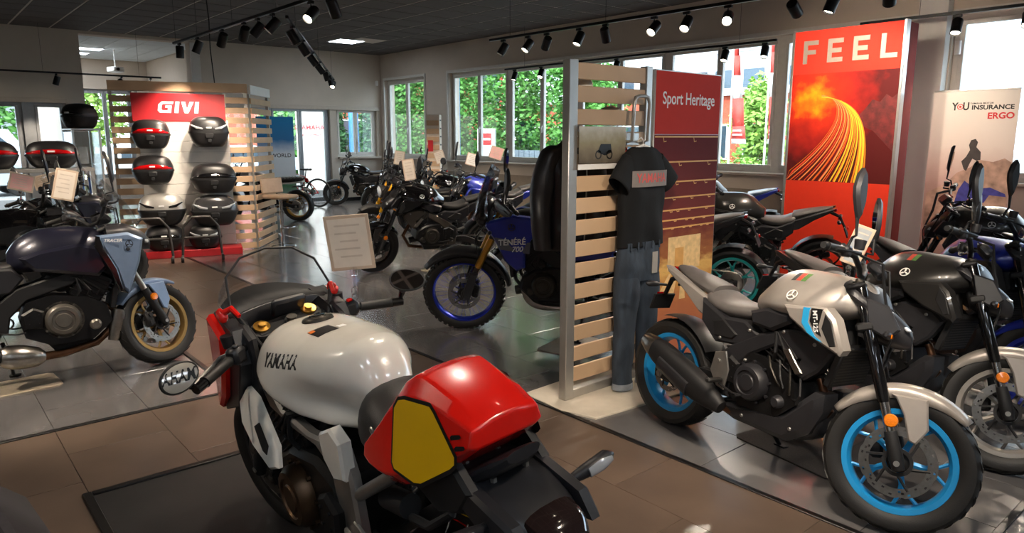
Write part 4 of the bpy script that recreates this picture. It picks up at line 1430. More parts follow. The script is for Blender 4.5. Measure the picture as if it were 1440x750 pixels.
def race(label, rear, front, lean=6, steer=10):
    """white and red half-faired racer seen from above its left shoulder"""
    b = Bike(label, rear, front, lean, steer, rake=25, rf=.3, rr=.315, wf=.12, wr=.18, group='motorcycles on show')
    b.wheel(True, RIMK, detail=True, groove=True, spin=.2)
    W = b.wheel(False, RIMK, detail=True, discs=(-1,), groove=True)
    for k, c in enumerate((YEL, RACER)):
        ob('tyre_band', G().lathe([(b.rr - .0 + .0006, -.002), (b.rr + .0014, .0), (b.rr + .0006, .002)], 48, 'y', c=(0, -.012 + .03 * k, 0)), c, W)
    b.fork(.99, BRONZE, BLKM, usd=True, ru=.03, zmid=.56, reflect=False)
    b.fender(RACER, 55, 165)
    # ---- tank, deep knee recesses
    def knee(x, y, z):
        d = math.exp(-((x - .48) / .2) ** 2 - ((z - .85) / .075) ** 2)
        return (x, y * (1 - .5 * d), z)
    keys = [(.315, .84, .085, .07, .07, 2.4), (.345, .86, .115, .12, .09, 2.6), (.39, .88, .14, .16, .10, 2.8), (.45, .89, .185, .172, .11, 3.0), (.54, .89, .232, .168, .12, 3.0), (.66, .89, .25, .16, .12, 3.0), (.77, .9, .255, .143, .11, 3.0), (.87, .91, .24, .125, .09, 2.9), (.95, .92, .205, .1, .07, 2.7), (.985, .92, .14, .06, .04, 2.4)]
    T = b.p('tank', G().loft(keys, 48, 8, warp=knee, tp=.34), PEARL, ang=60)
    cp = Matrix.Translation((.815, 0, 1.043)) @ Matrix.Rotation(R(9), 4, 'Y')
    ob('filler_cap', G().lathe([(1e-5, .010), (.03, .010), (.034, .006), (.048, .006), (.052, .002), (.055, -.006)], 28, 'z', mx=cp), ALUD, T)
    ob('filler_lid', G().lathe([(1e-5, .014), (.026, .013), (.028, .009)], 24, 'z', mx=cp), BLKG, T)
    patch_down(T, 'warning_sticker', .615, .7, .015, .09, INK)
    patch_down(T, 'warning_triangle', .675, .7, .07, .088, M('orange ink', '#d9701a', .5, var=0), .0018)
    patch_down(T, 'info_sticker', .63, .66, -.018, .008, WINK)
    b.decal_tank = T
    for sg in (1, -1):
        me = cached('yam', lambda: text_mesh('lettering', 'YAMAHA', .056, INK, bold=.0018, sx=.92))
        # wrap the letters onto the flank by ray casting later
        o = ob('lettering', me.copy(), None, T)
        b.wrap = getattr(b, 'wrap', []) + [(o, sg)]
    # ---- seat
    b.p('seat', G().loft([(.41, .83, .05, .08, .04, 2.2), (.36, .83, .115, .115, .06, 2.4), (.29, .835, .145, .125, .07, 2.5), (.2, .84, .152, .10, .07, 2.5), (.1, .84, .15, .08, .06, 2.5), (.02, .84, .12, .08, .06, 2.4)], 28, 6), VIN)
    # ---- red tail cowl: side facets, hump and flat end
    def ring(x, zb, zt, wb_, wt):
        zm = zb + (zt - zb) * .16
        zs = zb + (zt - zb) * .82
        return [(x, wb_ * .8, zb), (x, wb_, zm), (x, wt, zs), (x, wt * .72, zt - .008), (x, wt * .3, zt), (x, -wt * .3, zt), (x, -wt * .72, zt - .008), (x, -wt, zs), (x, -wb_, zm), (x, -wb_ * .8, zb)]
    rings = [ring(.235, .80, .855, .168, .16), ring(.19, .785, .90, .174, .16), ring(.13, .775, .96, .177, .155), ring(.08, .77, 1.02, .177, .147), ring(.04, .775, 1.06, .175, .138), ring(.0, .79, 1.083, .17, .128), ring(-.04, .808, 1.088, .164, .125),
             ring(-.09, .83, 1.08, .155, .12), ring(-.18, .885, 1.058, .135, .112), ring(-.25, .935, 1.028, .118, .103), ring(-.275, .955, 1.014, .112, .1)]
    rings = [[(.042 + .86 * p[0], p[1], p[2]) for p in r] for r in rings]
    n = 10
    v = [p for r in rings for p in r]
    f = [(i * n + j, i * n + (j + 1) % n, (i + 1) * n + (j + 1) % n, (i + 1) * n + j) for i in range(len(rings) - 1) for j in range(n)]
    f += [tuple(range(n)), tuple(range((len(rings) - 1) * n, len(rings) * n))]
    C_ = b.p('tail_cowl', G().add(v, f), RACER, ang=16)
    bv = C_.modifiers.new('soft', 'BEVEL')
    bv.width = .006
    bv.segments = 3
    bv.limit_method = 'ANGLE'
    bv.angle_limit = R(16)
    b.cowl = C_

    def on_side(x, z, sg, off=.0):
        # y on the flank by interpolation of the rings
        for i in range(len(rings) - 1):
            if rings[i][0][0] >= x >= rings[i + 1][0][0]:
                t = (rings[i][0][0] - x) / (rings[i][0][0] - rings[i + 1][0][0])
                A = [Vector(rings[i][k]).lerp(Vector(rings[i + 1][k]), t) for k in (1, 2)]
                u = (z - A[0].z) / (A[1].z - A[0].z)
                return sg * (A[0].y + (A[1].y - A[0].y) * u + off)
        return sg * .14
    for sg in (1, -1):
        for nm, mt, off, pts in (('plate_border', INK, .002, [(.168, .985), (.15, 1.012), (.125, 1.02), (.02, 1.027), (.0, 1.012), (-.085, .925), (-.088, .9), (-.07, .882), (.03, .818), (.06, .812), (.15, .822), (.165, .838)]),
                                 ('number_plate', YEL, .0035, [(.16, .982), (.146, 1.004), (.123, 1.011), (.022, 1.018), (.006, 1.006), (-.077, .922), (-.079, .905), (-.065, .891), (.034, .827), (.06, .821), (.146, .83), (.157, .843)])):
            pts = [(x * .96 - .078, z + .014) for x, z in pts]
            cx = sum(p[0] for p in pts) / len(pts)
            cz = sum(p[1] for p in pts) / len(pts)
            v = []
            for s_ in (1.0, .66, .33):
                v += [(cx + (x - cx) * s_, on_side(cx + (x - cx) * s_, cz + (z - cz) * s_, sg, off), cz + (z - cz) * s_) for x, z in pts]
            v.append((cx, on_side(cx, cz, sg, off), cz))
            k = len(pts)
            f = [(r * k + i, r * k + (i + 1) % k, (r + 1) * k + (i + 1) % k, (r + 1) * k + i) for r in (0, 1) for i in range(k)]
            f += [(2 * k + i, 2 * k + (i + 1) % k, 3 * k) for i in range(k)]
            ob(nm, G().add(v, f), mt, C_)
        for k in range(2):
            x, z = -.137 - .016 * k, .978 - .022 * k
            y = on_side(x, z, sg, .0015)
            y2 = on_side(x - .035, z + .008, sg, .0015)
            ob('vent_slot', G().add([(x + .004, on_side(x + .004, z, sg, .003), z), (x, on_side(x, z + .006, sg, .003), z + .006), (x - .026, on_side(x - .026, z + .013, sg, .003), z + .013), (x - .03, on_side(x - .03, z + .008, sg, .003), z + .008), (x - .026, on_side(x - .026, z + .003, sg, .003), z + .003), (x, on_side(x, z - .006, sg, .003), z - .006)], [(0, 1, 2, 3, 4, 5)]), INK, C_)
        ob('quick_fastener', G().lathe([(1e-5, .004), (.008, .004), (.011, 0)], 14, 'y', c=(.19, on_side(.19, .9, sg), .9)) if sg > 0 else G().lathe([(1e-5, -.004), (.008, -.004), (.011, 0)], 14, 'y', c=(.19, on_side(.19, .9, sg), .9)), ALU, C_)
    b.p('tail_tray', G().loft([(.1, .80, .11, .02, .03, 3), (-.08, .83, .11, .02, .03, 3), (-.2, .9, .08, .02, .03, 3), (-.25, .935, .05, .012, .02, 2.5)], 14, 4), BLK)
    # ---- white spar frame
    b.panel('frame_beam', [(.98, .90), (1.02, .84), (.92, .74), (.74, .72), (.56, .72), (.47, .68), (.45, .40), (.40, .30), (.32, .30), (.32, .45), (.34, .70), (.37, .775), (.45, .775), (.62, .75), (.82, .765), (.92, .83)], .14, .175, ALU, .01)
    b.panel('frame_cover', [(.35, .81), (.41, .84), (.49, .80), (.48, .72), (.42, .67), (.35, .69)], .15, .19, PEARL, .008)
    b.panel('frame_bolt_plate', [(.33, .5), (.40, .52), (.42, .44), (.36, .40)], .18, .192, ALU, .004)
    for sg in (1, -1):
        b.p('subframe_strut', G().tube([(.34, sg * .15, .64), (.12, sg * .14, .79)], .02, 10), ALU)
    b.engine(.68, .50, 1.15, cover=M('brown bronze casting', '#54402e', .38, .8, var=.2, bump=.1), case=ENGB, w=.18, lean_f=35)
    b.radiator(1.05, .62, .28, .3, 14)
    # ---- half fairing: red shell, white lower, black inner, clear bubble
    sh = [(1.1, .88), (1.09, .98), (1.22, 1.04), (1.4, .97), (1.46, .86), (1.40, .74), (1.24, .67), (1.15, .74)]
    b.panel('fairing_lining', [(1.0, .89), (1.05, 1.005), (1.22, 1.045), (1.39, .965), (1.45, .86), (1.39, .745), (1.22, .665), (1.07, .72)], .16, .226, BLK, .004, yf=lambda x, z: -.55 * max(0, x - 1.22) + .05 * (.9 - z))
    b.panel('fairing_shell', sh, .227, .255, RACER, .012, yf=lambda x, z: -.55 * max(0, x - 1.22) + .05 * (.9 - z))
    b.p('fairing_nose', G().loft([(1.3, .90, .2, .12, .16, 2.2), (1.42, .88, .15, .11, .14, 2.2), (1.52, .85, .08, .07, .09, 2.2), (1.55, .84, .03, .03, .04, 2)], 22, 5), RACER)
    L_ = b.panel('lower_fairing', [(1.06, .745), (1.03, .80), (.93, .79), (.69, .705), (.645, .655), (.70, .635), (.86, .655), (.99, .69)], .2, .22, PEARL, .008, yf=lambda x, z: .45 * (.78 - z))
    for sg, o in zip((1, -1), L_):
        ob('fairing_vent', G().prism([(.88, .715), (.85, .735), (.74, .695), (.735, .67), (.77, .672)], sg * .21, sg * .2225, yf=lambda x, z, sg=sg: sg * .45 * (.78 - z)), INK, o)
    b.panel('fairing_inner', [(.96, .78), (.98, .98), (1.08, 1.02), (1.2, 1.0), (1.22, .8), (1.08, .66)], .16, .185, BLK, .01)
    # inner dash cover, sloping black sheet under the screen
    g = G()
    v = []
    for i in range(9):
        y = -.19 + .38 * i / 8
        k = 1 - (y / .19) ** 2
        v += [(1.14 + .05 * k, y, 1.03 + .01 * k), (1.27 + .14 * k, y * .95, 1.045 + .02 * k)]
    g.add(v, [(2 * i, 2 * i + 2, 2 * i + 3, 2 * i + 1) for i in range(8)])
    d = b.p('dash_cover', g, BLKM)
    d.modifiers.new('thick', 'SOLIDIFY').thickness = .01
    g = G()
    v = []
    for i in range(9):
        y = -.18 + .36 * i / 8
        k = 1 - (y / .18) ** 2
        v += [(1.14 + .05 * k, y, 1.03 + .01 * k), (1.2 + .1 * k, y, .86)]
    g.add(v, [(2 * i, 2 * i + 2, 2 * i + 3, 2 * i + 1) for i in range(8)])
    d = b.p('dash_wall', g, BLK)
    d.modifiers.new('thick', 'SOLIDIFY').thickness = .01
    b.p('instrument', G().box((1.12, -.02, 1.03), (.03, .13, .08), ry=R(-35), bev=.01), BLK)
    base = [(1.13, .21, 1.03), (1.28, .185, 1.05), (1.38, .12, 1.07), (1.42, 0, 1.075), (1.38, -.12, 1.07), (1.28, -.185, 1.05), (1.13, -.21, 1.03)]
    top = [(1.11, .19, 1.08), (1.17, .17, 1.17), (1.2, .1, 1.225), (1.21, 0, 1.24), (1.2, -.1, 1.225), (1.17, -.17, 1.17), (1.11, -.19, 1.08)]
    sc_ = screen_mesh(b, 'windscreen', base, top, SCREEN, n=18, bulge=.03, th=.003)
    ob('screen_rim', G().tube(top, .0045, 6), BLKM, sc_)
    for sg in (1, -1):
        ob('mirror_mount', G().box((1.14, sg * .215, 1.045), (.06, .03, .04), ry=R(-20), bev=.01).tube([(1.12, sg * .21, 1.06), (1.1, sg * .19, 1.075), (1.06, sg * .18, 1.05)], [.012, .01, .008], 8), RACER, sc_)
        b.p('fairing_stay', G().tube([(1.1, sg * .19, 1.07), (1.06, sg * .15, .98), (1.02, sg * .12, .9)], .009, 8), BLKM)
    # ---- clip-on bars with bar-end mirrors
    ft = b.ft
    for sg in (1, -1):
        a = ft + Vector((-.0, sg * .1, -.02))
        e = a + Vector((-.13, sg * .29, -.04))
        dd = (e - a).normalized()
        B = b.p('handlebar', G().tube([a, e], .0125, 12).lathe([(.031, -.014), (.042, -.014), (.042, .014), (.031, .014)], 18, 'z', mx=Matrix.Translation(a) @ Matrix.Rotation(-b.rake, 4, 'Y'), closed=True), BLKM, True)
        ob('grip', G().tube([e - dd * .125, e - dd * .12, e - dd * .004, e], [.02, .018, .018, .021], 14), RUB, B)
        ob('bar_end', G().cyl(e, e + dd * .045, .0175, .0165, 14), BLKG, B)
        q = e - dd * .165
        ob('switch_box', G().box(q, (.055, .06, .06), rz=math.atan2(dd.y, dd.x) + PI / 2, bev=.012).box(q + Vector((-.01, 0, .035)), (.02, .02, .012), bev=.004), BLK, B)
        if sg < 0:
            ob('kill_switch', G().box(q + Vector((-.012, .005, .037)), (.018, .022, .012), bev=.003), RACER, B)
        l0 = q + Vector((.03, 0, 0))
        ob('lever', G().tube([l0, l0 + Vector((.05, 0, -.01)) + dd * .03, l0 + Vector((.05, 0, -.015)) + dd * .1, l0 + Vector((.03, 0, -.018)) + dd * .19], [.009, .009, .007, .008], 8, flat=.7), ALU if sg > 0 else BLKM, B)
        q2 = q + Vector((.06, -sg * .01, .04))
        ob('fluid_reservoir', G().lathe([(1e-5, -.025), (.02, -.025), (.022, 0), (.024, .018), (1e-5, .02)], 16, 'z', c=q2), BLK, B)
        b.p('cable', G().tube([q, q + Vector((.06, -sg * .05, -.03)), a + Vector((.06, -sg * .03, -.15)), a + Vector((.0, -sg * .02, -.3))], .007, 7), BLKM, True)
        b.bar_ends = getattr(b, 'bar_ends', {})
        b.bar_ends[sg] = (e + dd * .03, dd)
    b.p('ignition_lock', G().cyl(ft + Vector((-.04, 0, -.02)), ft + Vector((-.05, 0, .015)), .018, n=14), ALUD, True)
    b.swingarm(.42, .42, ALUD)
    b.pegs(.34, .42, ALU, w=.18)
    # ---- bare rear end: hugger, lamp bracket and indicators hanging behind the seat
    UPM = Matrix.Translation((.05, 0, .085))
    H_ = b.p('tail_bracket', G().loft([(-.02, .72, .1, .03, .06, 2.6), (-.14, .745, .115, .035, .05, 2.8), (-.26, .74, .11, .03, .04, 2.8), (-.36, .71, .09, .028, .035, 2.6), (-.42, .68, .06, .02, .02, 2.2)], 16, 4), BLK, mtx=UPM)
    ob('tail_light', G().loft([(-.37, .715, .075, .03, .03, 2.6), (-.42, .70, .07, .028, .028, 2.6), (-.45, .68, .05, .02, .02, 2.4)], 14, 3), M('smoked tail lens', '#241a19', .1, coat=1, var=.05), H_)
    for i, (x, y) in enumerate(((-.13, .05), (-.13, -.05), (-.24, .05), (-.24, -.05))):
        ob('bolt', G().cyl((x, y, .765), (x, y, .782), .009, n=6), ALU, H_)
    b.panel('bracket_fin', [(x + .05, z + .085) for x, z in ((-.0, .70), (-.06, .80), (-.18, .83), (-.25, .77), (-.2, .70), (-.1, .66))], .1, .13, BLKM, .01)
    b.panel('bracket_wing', [(x + .05, z + .085) for x, z in ((-.15, .74), (-.22, .78), (-.38, .74), (-.42, .68), (-.3, .66))], .09, .125, BLK, .01)
    for sg in (1, -1):
        a = Vector((-.24, sg * .1, .79))
        e = a + Vector((-.02, sg * .08, .02))
        o = b.p('indicator', G().tube([a, a.lerp(e, .5), e, e + Vector((-.01, sg * .07, .015)), e + Vector((-.012, sg * .09, .018))], [.012, .012, .018, .02, .006], 12), BLK)
        ob('indicator_lens', G().loft([(0, 0, .014, .005, .005, 2), (.04, 0, .017, .007, .007, 2), (.075, 0, .008, .003, .003, 2)], 10, 3, mx=basis(e + Vector((-.018, 0, .002)), (-.01, sg * .07, .015), (0, 0, 1))), LENS, o)
    b.p('hugger', G().lathe([(b.rr + .018, -.1), (b.rr + .03, -.06), (b.rr + .034, 0), (b.rr + .03, .06), (b.rr + .018, .1)], 14, 'y', c=(0, 0, b.rr), a0=R(50), a1=R(80)), BLK)
    b.p('reservoir_hose', G().tube([(.1, .12, .66), (-.02, .14, .7), (-.1, .12, .76), (-.05, .06, .8)], .012, 8), BLKM)
    b.p('canister', G().cyl((.12, .11, .68), (.24, .11, .66), .035, n=16), BLKM)
    b.p('exhaust', G().tube([(1.0, -.05, .6), (1.08, -.06, .45), (.95, -.08, .27), (.6, -.1, .22), (.4, -.14, .26), (.35, -.15, .28), (.12, -.17, .33), (.1, -.17, .335)], [.025, .025, .025, .03, .04, .06, .06, .04], 14), BLKM)
    return b
# ================================================================== motorcycles placed on the floor
hero = race('white racer with red tail cowl, yellow number plate and clear screen in the foreground', (-1.40, 1.12), (-2.82, 1.14), lean=6, steer=9)


def wrap_text(o, target, sg, x0, z0, tilt):
    bvh = BVHTree.FromPolygons([v.co for v in target.data.vertices], [tuple(p.vertices) for p in target.data.polygons])
    for v in o.data.vertices:
        u, w_ = v.co.x, v.co.y
        u, w_ = u * math.cos(tilt) - w_ * math.sin(tilt), u * math.sin(tilt) + w_ * math.cos(tilt)
        x, z = x0 - sg * u, z0 + w_
        hit = bvh.ray_cast(Vector((x, sg * .6, z)), Vector((0, -sg, 0)))
        y = hit[0].y if hit[0] else sg * .2
        v.co = (x, y + sg * (.0016 if v.co.z > 0 else .0002), z)


hero.root.location.z = .0065
bpy.context.view_layer.update()
for (o, sg) in hero.wrap:
    wrap_text(o, hero.decal_tank, sg, .725, .965, R(9) if sg > 0 else R(-9))
# bar-end mirrors: left one hangs below the grip and shows the tank lettering, right one stands up
HM = hero.root.matrix_world.copy()
bpy.context.view_layer.update()
HM = hero.root.matrix_world.copy()
CAMP = Vector((0, 0, 1.65))


def bar_mirror(center, normal, upv, nm_side, arm_from):
    pr = [(.068 * math.cos(a) + .008 * math.cos(2 * a), .043 * math.sin(a) + .004 * math.sin(2 * a)) for a in [2 * PI * i / 28 for i in range(28)]]
    ez = Vector(normal).normalized()
    ex = Vector(upv).cross(ez).normalized()
    m = basis(center, ex, ez.cross(ex))
    inv = hero.root.matrix_world.inverted() @ m
    mm = inv @ Matrix(((1, 0, 0, 0), (0, 0, 1, 0), (0, 1, 0, 0), (0, 0, 0, 1)))
    o = ob('bar_mirror', G().prism(pr, -.0, -.02, .012, mx=mm), BLKG, hero.root)
    ob('mirror_rim', G().prism([(x * 1.06, y * 1.08) for x, y in pr], -.006, .0012, .002, mx=mm), BLKM, o)
    ob('mirror_glass', G().prism([(x * .96, y * .95) for x, y in pr], .0, .0022, mx=mm), MIRG, o)
    c = hero.root.matrix_world.inverted() @ (Vector(center) - ez * .015)
    a = Vector(arm_from)
    ez_l = (hero.root.matrix_world.inverted().to_3x3() @ ez)
    c = c.lerp(a, .45) - ez_l * .012
    mid = a.lerp(c, .5) - ez_l * .015
    ob('mirror_arm', G().tube([a, mid, c], [.012, .010, .014], 10), BLKG, o)


ends = {k: (hero.S @ v[0]) for k, v in hero.bar_ends.items()}
LM = HM @ (ends[1] + Vector((.03, .085, .045)))
TX = HM @ Vector((.725, .235, .965))
nl = ((CAMP - LM).normalized() + (TX - LM).normalized())
LM = LM + nl.normalized() * ((HM @ ends[1] - LM).dot(nl.normalized()) + .022)
nl = ((CAMP - LM).normalized() + (TX - LM).normalized())
bar_mirror(LM, nl, Vector((.45, 0, 1)), 1, ends[1])
RM = HM @ (ends[-1] + Vector((-.01, -.035, .085)))
bar_mirror(RM, (HM.to_3x3() @ Vector((-1, .45, .7))), Vector((0, .1, 1)), -1, ends[-1])

mt1 = mt_naked('silver grey naked motorcycle with cyan blue wheels at the front right', (-2.40, 3.28), (-1.09, 3.05), SILV, CYAN, detail=True, steer=27, tire_groove=True)
mt_naked('dark grey naked motorcycle parked directly beside the one with cyan wheels', (-2.29, 4.27), (-0.96, 4.03), DKG, RIMK, rimf=RIMG, fender=SILV, seat=VING, detail=True, steer=27, tire_groove=True, text=False, fork_low=CHR)
mt_naked('blue tanked naked motorcycle, third in the right hand row', (-2.25, 5.42), (-1.03, 4.90), BLUE, BLUE, fender=BLUE, shroud=DKG, seat=VIN, steer=24, text=False, tail=BLK)
mt_naked('black naked motorcycle half cut off by the right picture edge', (-1.65, 6.35), (-0.35, 6.05), BLKG, RIMK, seat=VIN, steer=22, text=False)
sportnaked('dark naked motorcycle with pale blue seat in front of the insurance banner', (-1.15, 7.35), (-2.5, 6.78), tank=DKG, rim=RIMK, seat=BLUSEAT, steer=10)
sportnaked('black naked motorcycle with grey seat before the tall red banner', (-3.42, 7.13), (-4.75, 6.55), tank=DKG, rim=RIMK, seat=VING, steer=12, tail=BLK)
sportnaked('naked motorcycle with teal rimmed wheels behind the slatted stand', (-3.66, 5.89), (-4.95, 5.30), tank=BLKG, rim=TEAL, seat=VING, steer=12, tail=BLK)
sportnaked('naked motorcycle with pale blue seat by the window sill', (-5.15, 9.1), (-6.4, 8.4), tank=DKG, rim=BLUE, seat=BLUSEAT, steer=12, tail=BLUE)
tenere('blue adventure motorcycle with spoked wheels, gold fork and tall screen', (-3.6, 4.57), (-4.86, 3.62), steer=15)
sportnaked('black naked motorcycle with grey frame parked in the middle of the room', (-7.19, 5.68), (-7.70, 4.35), tank=BLKG, rim=RIMK, seat=VIN, steer=22, tail=BLK, fork_low=ALUD, frame_mat=M('grey bronze frame', '#5b544b', .4, .6, var=.08))
xsr('dark motorcycle with yellow fork legs behind the black one in the middle', (-9.15, 6.75), (-9.75, 5.45), up=YELFORK, rim=RIMK, wire=False, steer=18)
xsr('black retro motorcycle with round headlamp and emblem on its tank below the long window', (-9.95, 8.1), (-10.6, 6.8), tank=BLKG, rim=RIMK, wire=False, steer=18, up=BLKG)
sportnaked('blue naked motorcycle with grey seat behind the black one in the middle', (-8.15, 7.45), (-8.75, 6.1), tank=BLUE, rim=RIMK, seat=VING, tail=BLUE, steer=14)
tenere('second blue adventure motorcycle farther back, half hidden by the first', (-5.85, 7.6), (-6.85, 6.42), steer=10, text=False)
sportnaked('dark motorcycle with blue grey seat under the sill of the long window', (-7.4, 9.3), (-8.3, 8.2), tank=DKG, rim=RIMK, seat=BLUSEAT, steer=10)
xsr('dark motorcycle with grey seat beside the small display column', (-11.9, 9.2), (-12.7, 8.0), tank=BLKG, rim=RIMK, wire=False, seat=BLUSEAT, steer=12)
sportnaked('black naked motorcycle with tall mirrors near the far corner', (-12.7, 8.9), (-13.6, 7.75), tank=BLKG, rim=RIMK, seat=VIN, steer=15)
xsr('black naked motorcycle with thin black wheels next to the red bicycle', (-15.3, 9.25), (-16.15, 8.1), tank=BLKG, rim=RIMK, wire=True, seat=VIN, steer=15)
xsr('scrambler with gold rims and ribbed dark seat behind the stand with luggage cases', (-13.6, 6.0), (-14.6, 4.95), tank=SILV, rim=GOLD, seat=VIN, ribbed=True, tail=WHITE, steer=8)
tracer('ice blue and midnight touring motorcycle with bronze front wheel at the left', (-5.66, -0.14), (-5.56, 1.32), detail=True, steer=26, screen=True)
tracer('black touring motorcycle behind the ice blue one', (-7.35, -0.2), (-7.22, 1.2), paint=BLKG, dark=BLKG, rim=RIMK, steer=20, text=False)
tracer('dark touring motorcycle with clear screen, third in the left hand row', (-8.65, 0.25), (-8.5, 1.68), paint=NAVY, dark=BLKG, rim=RIMK, steer=15, text=False)
xsr('dark motorcycle with chrome round mirrors at the far left behind price tags', (-8.7, -2.0), (-8.75, -0.55), tank=BLKG, rim=RIMK, wire=False, steer=15)

# ---- red bicycle near the glass front
bc = thing('bicycle', 'red and black bicycle standing before the glass shop front', 'bicycle', (-16.35, 7.25, 0), R(215))
RD = M('bicycle red paint', '#b0261f', .3, coat=.5, var=.05)
for nm, x in (('rear_wheel', -.5), ('front_wheel', .55)):
    g = G().lathe([(.30, -.015), (.33, -.02), (.345, 0), (.33, .02), (.30, .015)], 40, 'y', closed=True)
    for i in range(20):
        a = 2 * PI * i / 20
        g.tube([(.02 * math.cos(a), 0, .02 * math.sin(a)), (.305 * math.cos(a), 0, .305 * math.sin(a))], .0018, 4)
    ob(nm, g, RUB, bc, Matrix.Translation((x, 0, .346)))
ob('frame', G().tube([(-.5, 0, .346), (-.05, 0, .3), (-.17, 0, .72), (.34, 0, .86), (-.05, 0, .3)], .02, 8).tube([(-.17, 0, .72), (-.5, 0, .346)], .012, 8), RD, bc)
ob('fork', G().tube([(.34, .0, .9), (.38, .05, .7), (.55, .06, .346)], .016, 8).tube([(.38, -.05, .7), (.55, -.06, .346)], .016, 8), BLKM, bc)
ob('handlebar', G().tube([(.3, -.33, 1.02), (.34, -.1, 1.0), (.34, .1, 1.0), (.3, .33, 1.02)], .014, 8).cyl((.34, 0, .88), (.34, 0, 1.0), .018, n=8), BLKM, bc)
ob('saddle', G().loft([(-.32, .9, .07, .02, .03, 2.2), (-.2, .9, .06, .02, .03, 2.2), (-.05, .9, .02, .015, .02, 2.2)], 12, 4), BLKM, bc)
ob('seat_post', G().cyl((-.17, 0, .7), (-.2, 0, .89), .014, n=8), BLKM, bc)
ob('crank', G().lathe([(1e-5, -.01), (.08, -.01), (.08, .01), (1e-5, .01)], 20, 'y', c=(-.05, .05, .3)).tube([(-.05, .06, .3), (.08, .08, .2)], .012, 6).tube([(-.05, -.06, .3), (-.18, -.08, .4)], .012, 6), BLKM, bc)

# ---- flat plates under bikes
PLT = M('plywood plate', '#b3a58f', .6, var=.1)
for lab, c, sz, rz, mt, nm in (('pale rectangular plate under the stand of the ice blue motorcycle', (-5.62, .42), (.34, .5), .06, PLT, 'base_plate'),
                           ('pale plate under the black motorcycle in the middle', (-7.4, 5.1), (.25, .5), .3, PLT, 'base_plate'),
                           ('grey plate on the tiles behind the slatted stand', (-3.92, 3.95), (.3, .55), .3, M('grey plate', '#7c756d', .5, var=.1), 'base_plate'),
                           ('charcoal carpet mat beneath the stand of the cyan wheeled motorcycle', (-1.72, 3.46), (.62, .28), -.18, M('charcoal carpet', '#413e3c', .95, var=.25, vs=200, bump=.4, bs=500), 'carpet_mat')):
    o = ob(nm, G().prism([(-sz[0] / 2 + .03, -sz[1] / 2), (sz[0] / 2 - .03, -sz[1] / 2), (sz[0] / 2, -sz[1] / 2 + .03), (sz[0] / 2, sz[1] / 2 - .03), (sz[0] / 2 - .03, sz[1] / 2), (-sz[0] / 2 + .03, sz[1] / 2), (-sz[0] / 2, sz[1] / 2 - .03), (-sz[0] / 2, -sz[1] / 2 + .03)], 0, .008, .002,
                       mx=Matrix(((1, 0, 0, 0), (0, 0, 1, 0), (0, 1, 0, 0), (0, 0, 0, 1)))), mt)
    o.location = (c[0], c[1], 0.0005)
    o.rotation_euler = (0, 0, rz)
    tag(o, lab, 'plate' if nm == 'base_plate' else 'mat')
# ---- black platform under the racer
dm = thing('display_mat', 'black rubber mat with raised rim under the white racer', 'mat', (-2.1, 1.04, 0))
ob('mat_sheet', bx(-1.5, 1.5, -.53, .53, 0, .006), M('black rubber sheet', '#232223', .45, var=.15, vs=8, bump=.05), dm)
for a in ((-1.54, 1.54, -.57, -.53), (-1.54, 1.54, .53, .57), (-1.54, -1.5, -.53, .53), (1.5, 1.54, -.53, .53)):
    ob('mat_rim', bx(*a, 0, .014, bev=.004), STRIP, dm)

# ---- price tags: a plate in a clear frame held by a clip and stalk
PINK = M('pink paper', '#e6b3ac', .7, var=.04)
GREYINK = M('faint print', '#d0c2b3', .7, var=.1)


def price_tag(label, pos, face_deg, w_=.15, h=.21, tilt=0, paper=PAPER, stalk=.12, roll=0, to=None):
    t = thing('price_tag', label, 'price tag', pos, R(face_deg), 'price tags on the motorcycles')
    m = Matrix.Translation((0, 0, stalk)) @ Matrix.Rotation(R(roll), 4, 'X') @ Matrix.Rotation(R(-tilt), 4, 'Y')
    # local +x is the face
    fr = ob('sign_frame', G().box((0, 0, h / 2), (.006, w_ + .014, h + .014), bev=.002), M('beige plastic frame', '#cdb7a0', .4, var=.04), t, m)
    ob('paper', G().box((.0035, 0, h / 2), (.001, w_ - .012, h - .012)), paper, fr)
    for k in range(5):
        ob('text_line', G().box((.0042, -.01 * (k % 2), h * (.84 - .15 * k)), (.0006, w_ * (.62 - .09 * (k % 3)), h * .035)), GREYINK, fr)
    ob('stalk', G().cyl((0, 0, 0), (0, 0, stalk + .005), .004, n=8).box((0, 0, stalk - .012), (.014, .03, .035), bev=.004), CLEAR, t)
    ob('clip', G().box((0, 0, .0), (.035, .022, .03), bev=.006).box((0, 0, -.025), (.03, .022, .03), bev=.006), CLEAR, t)
    return t


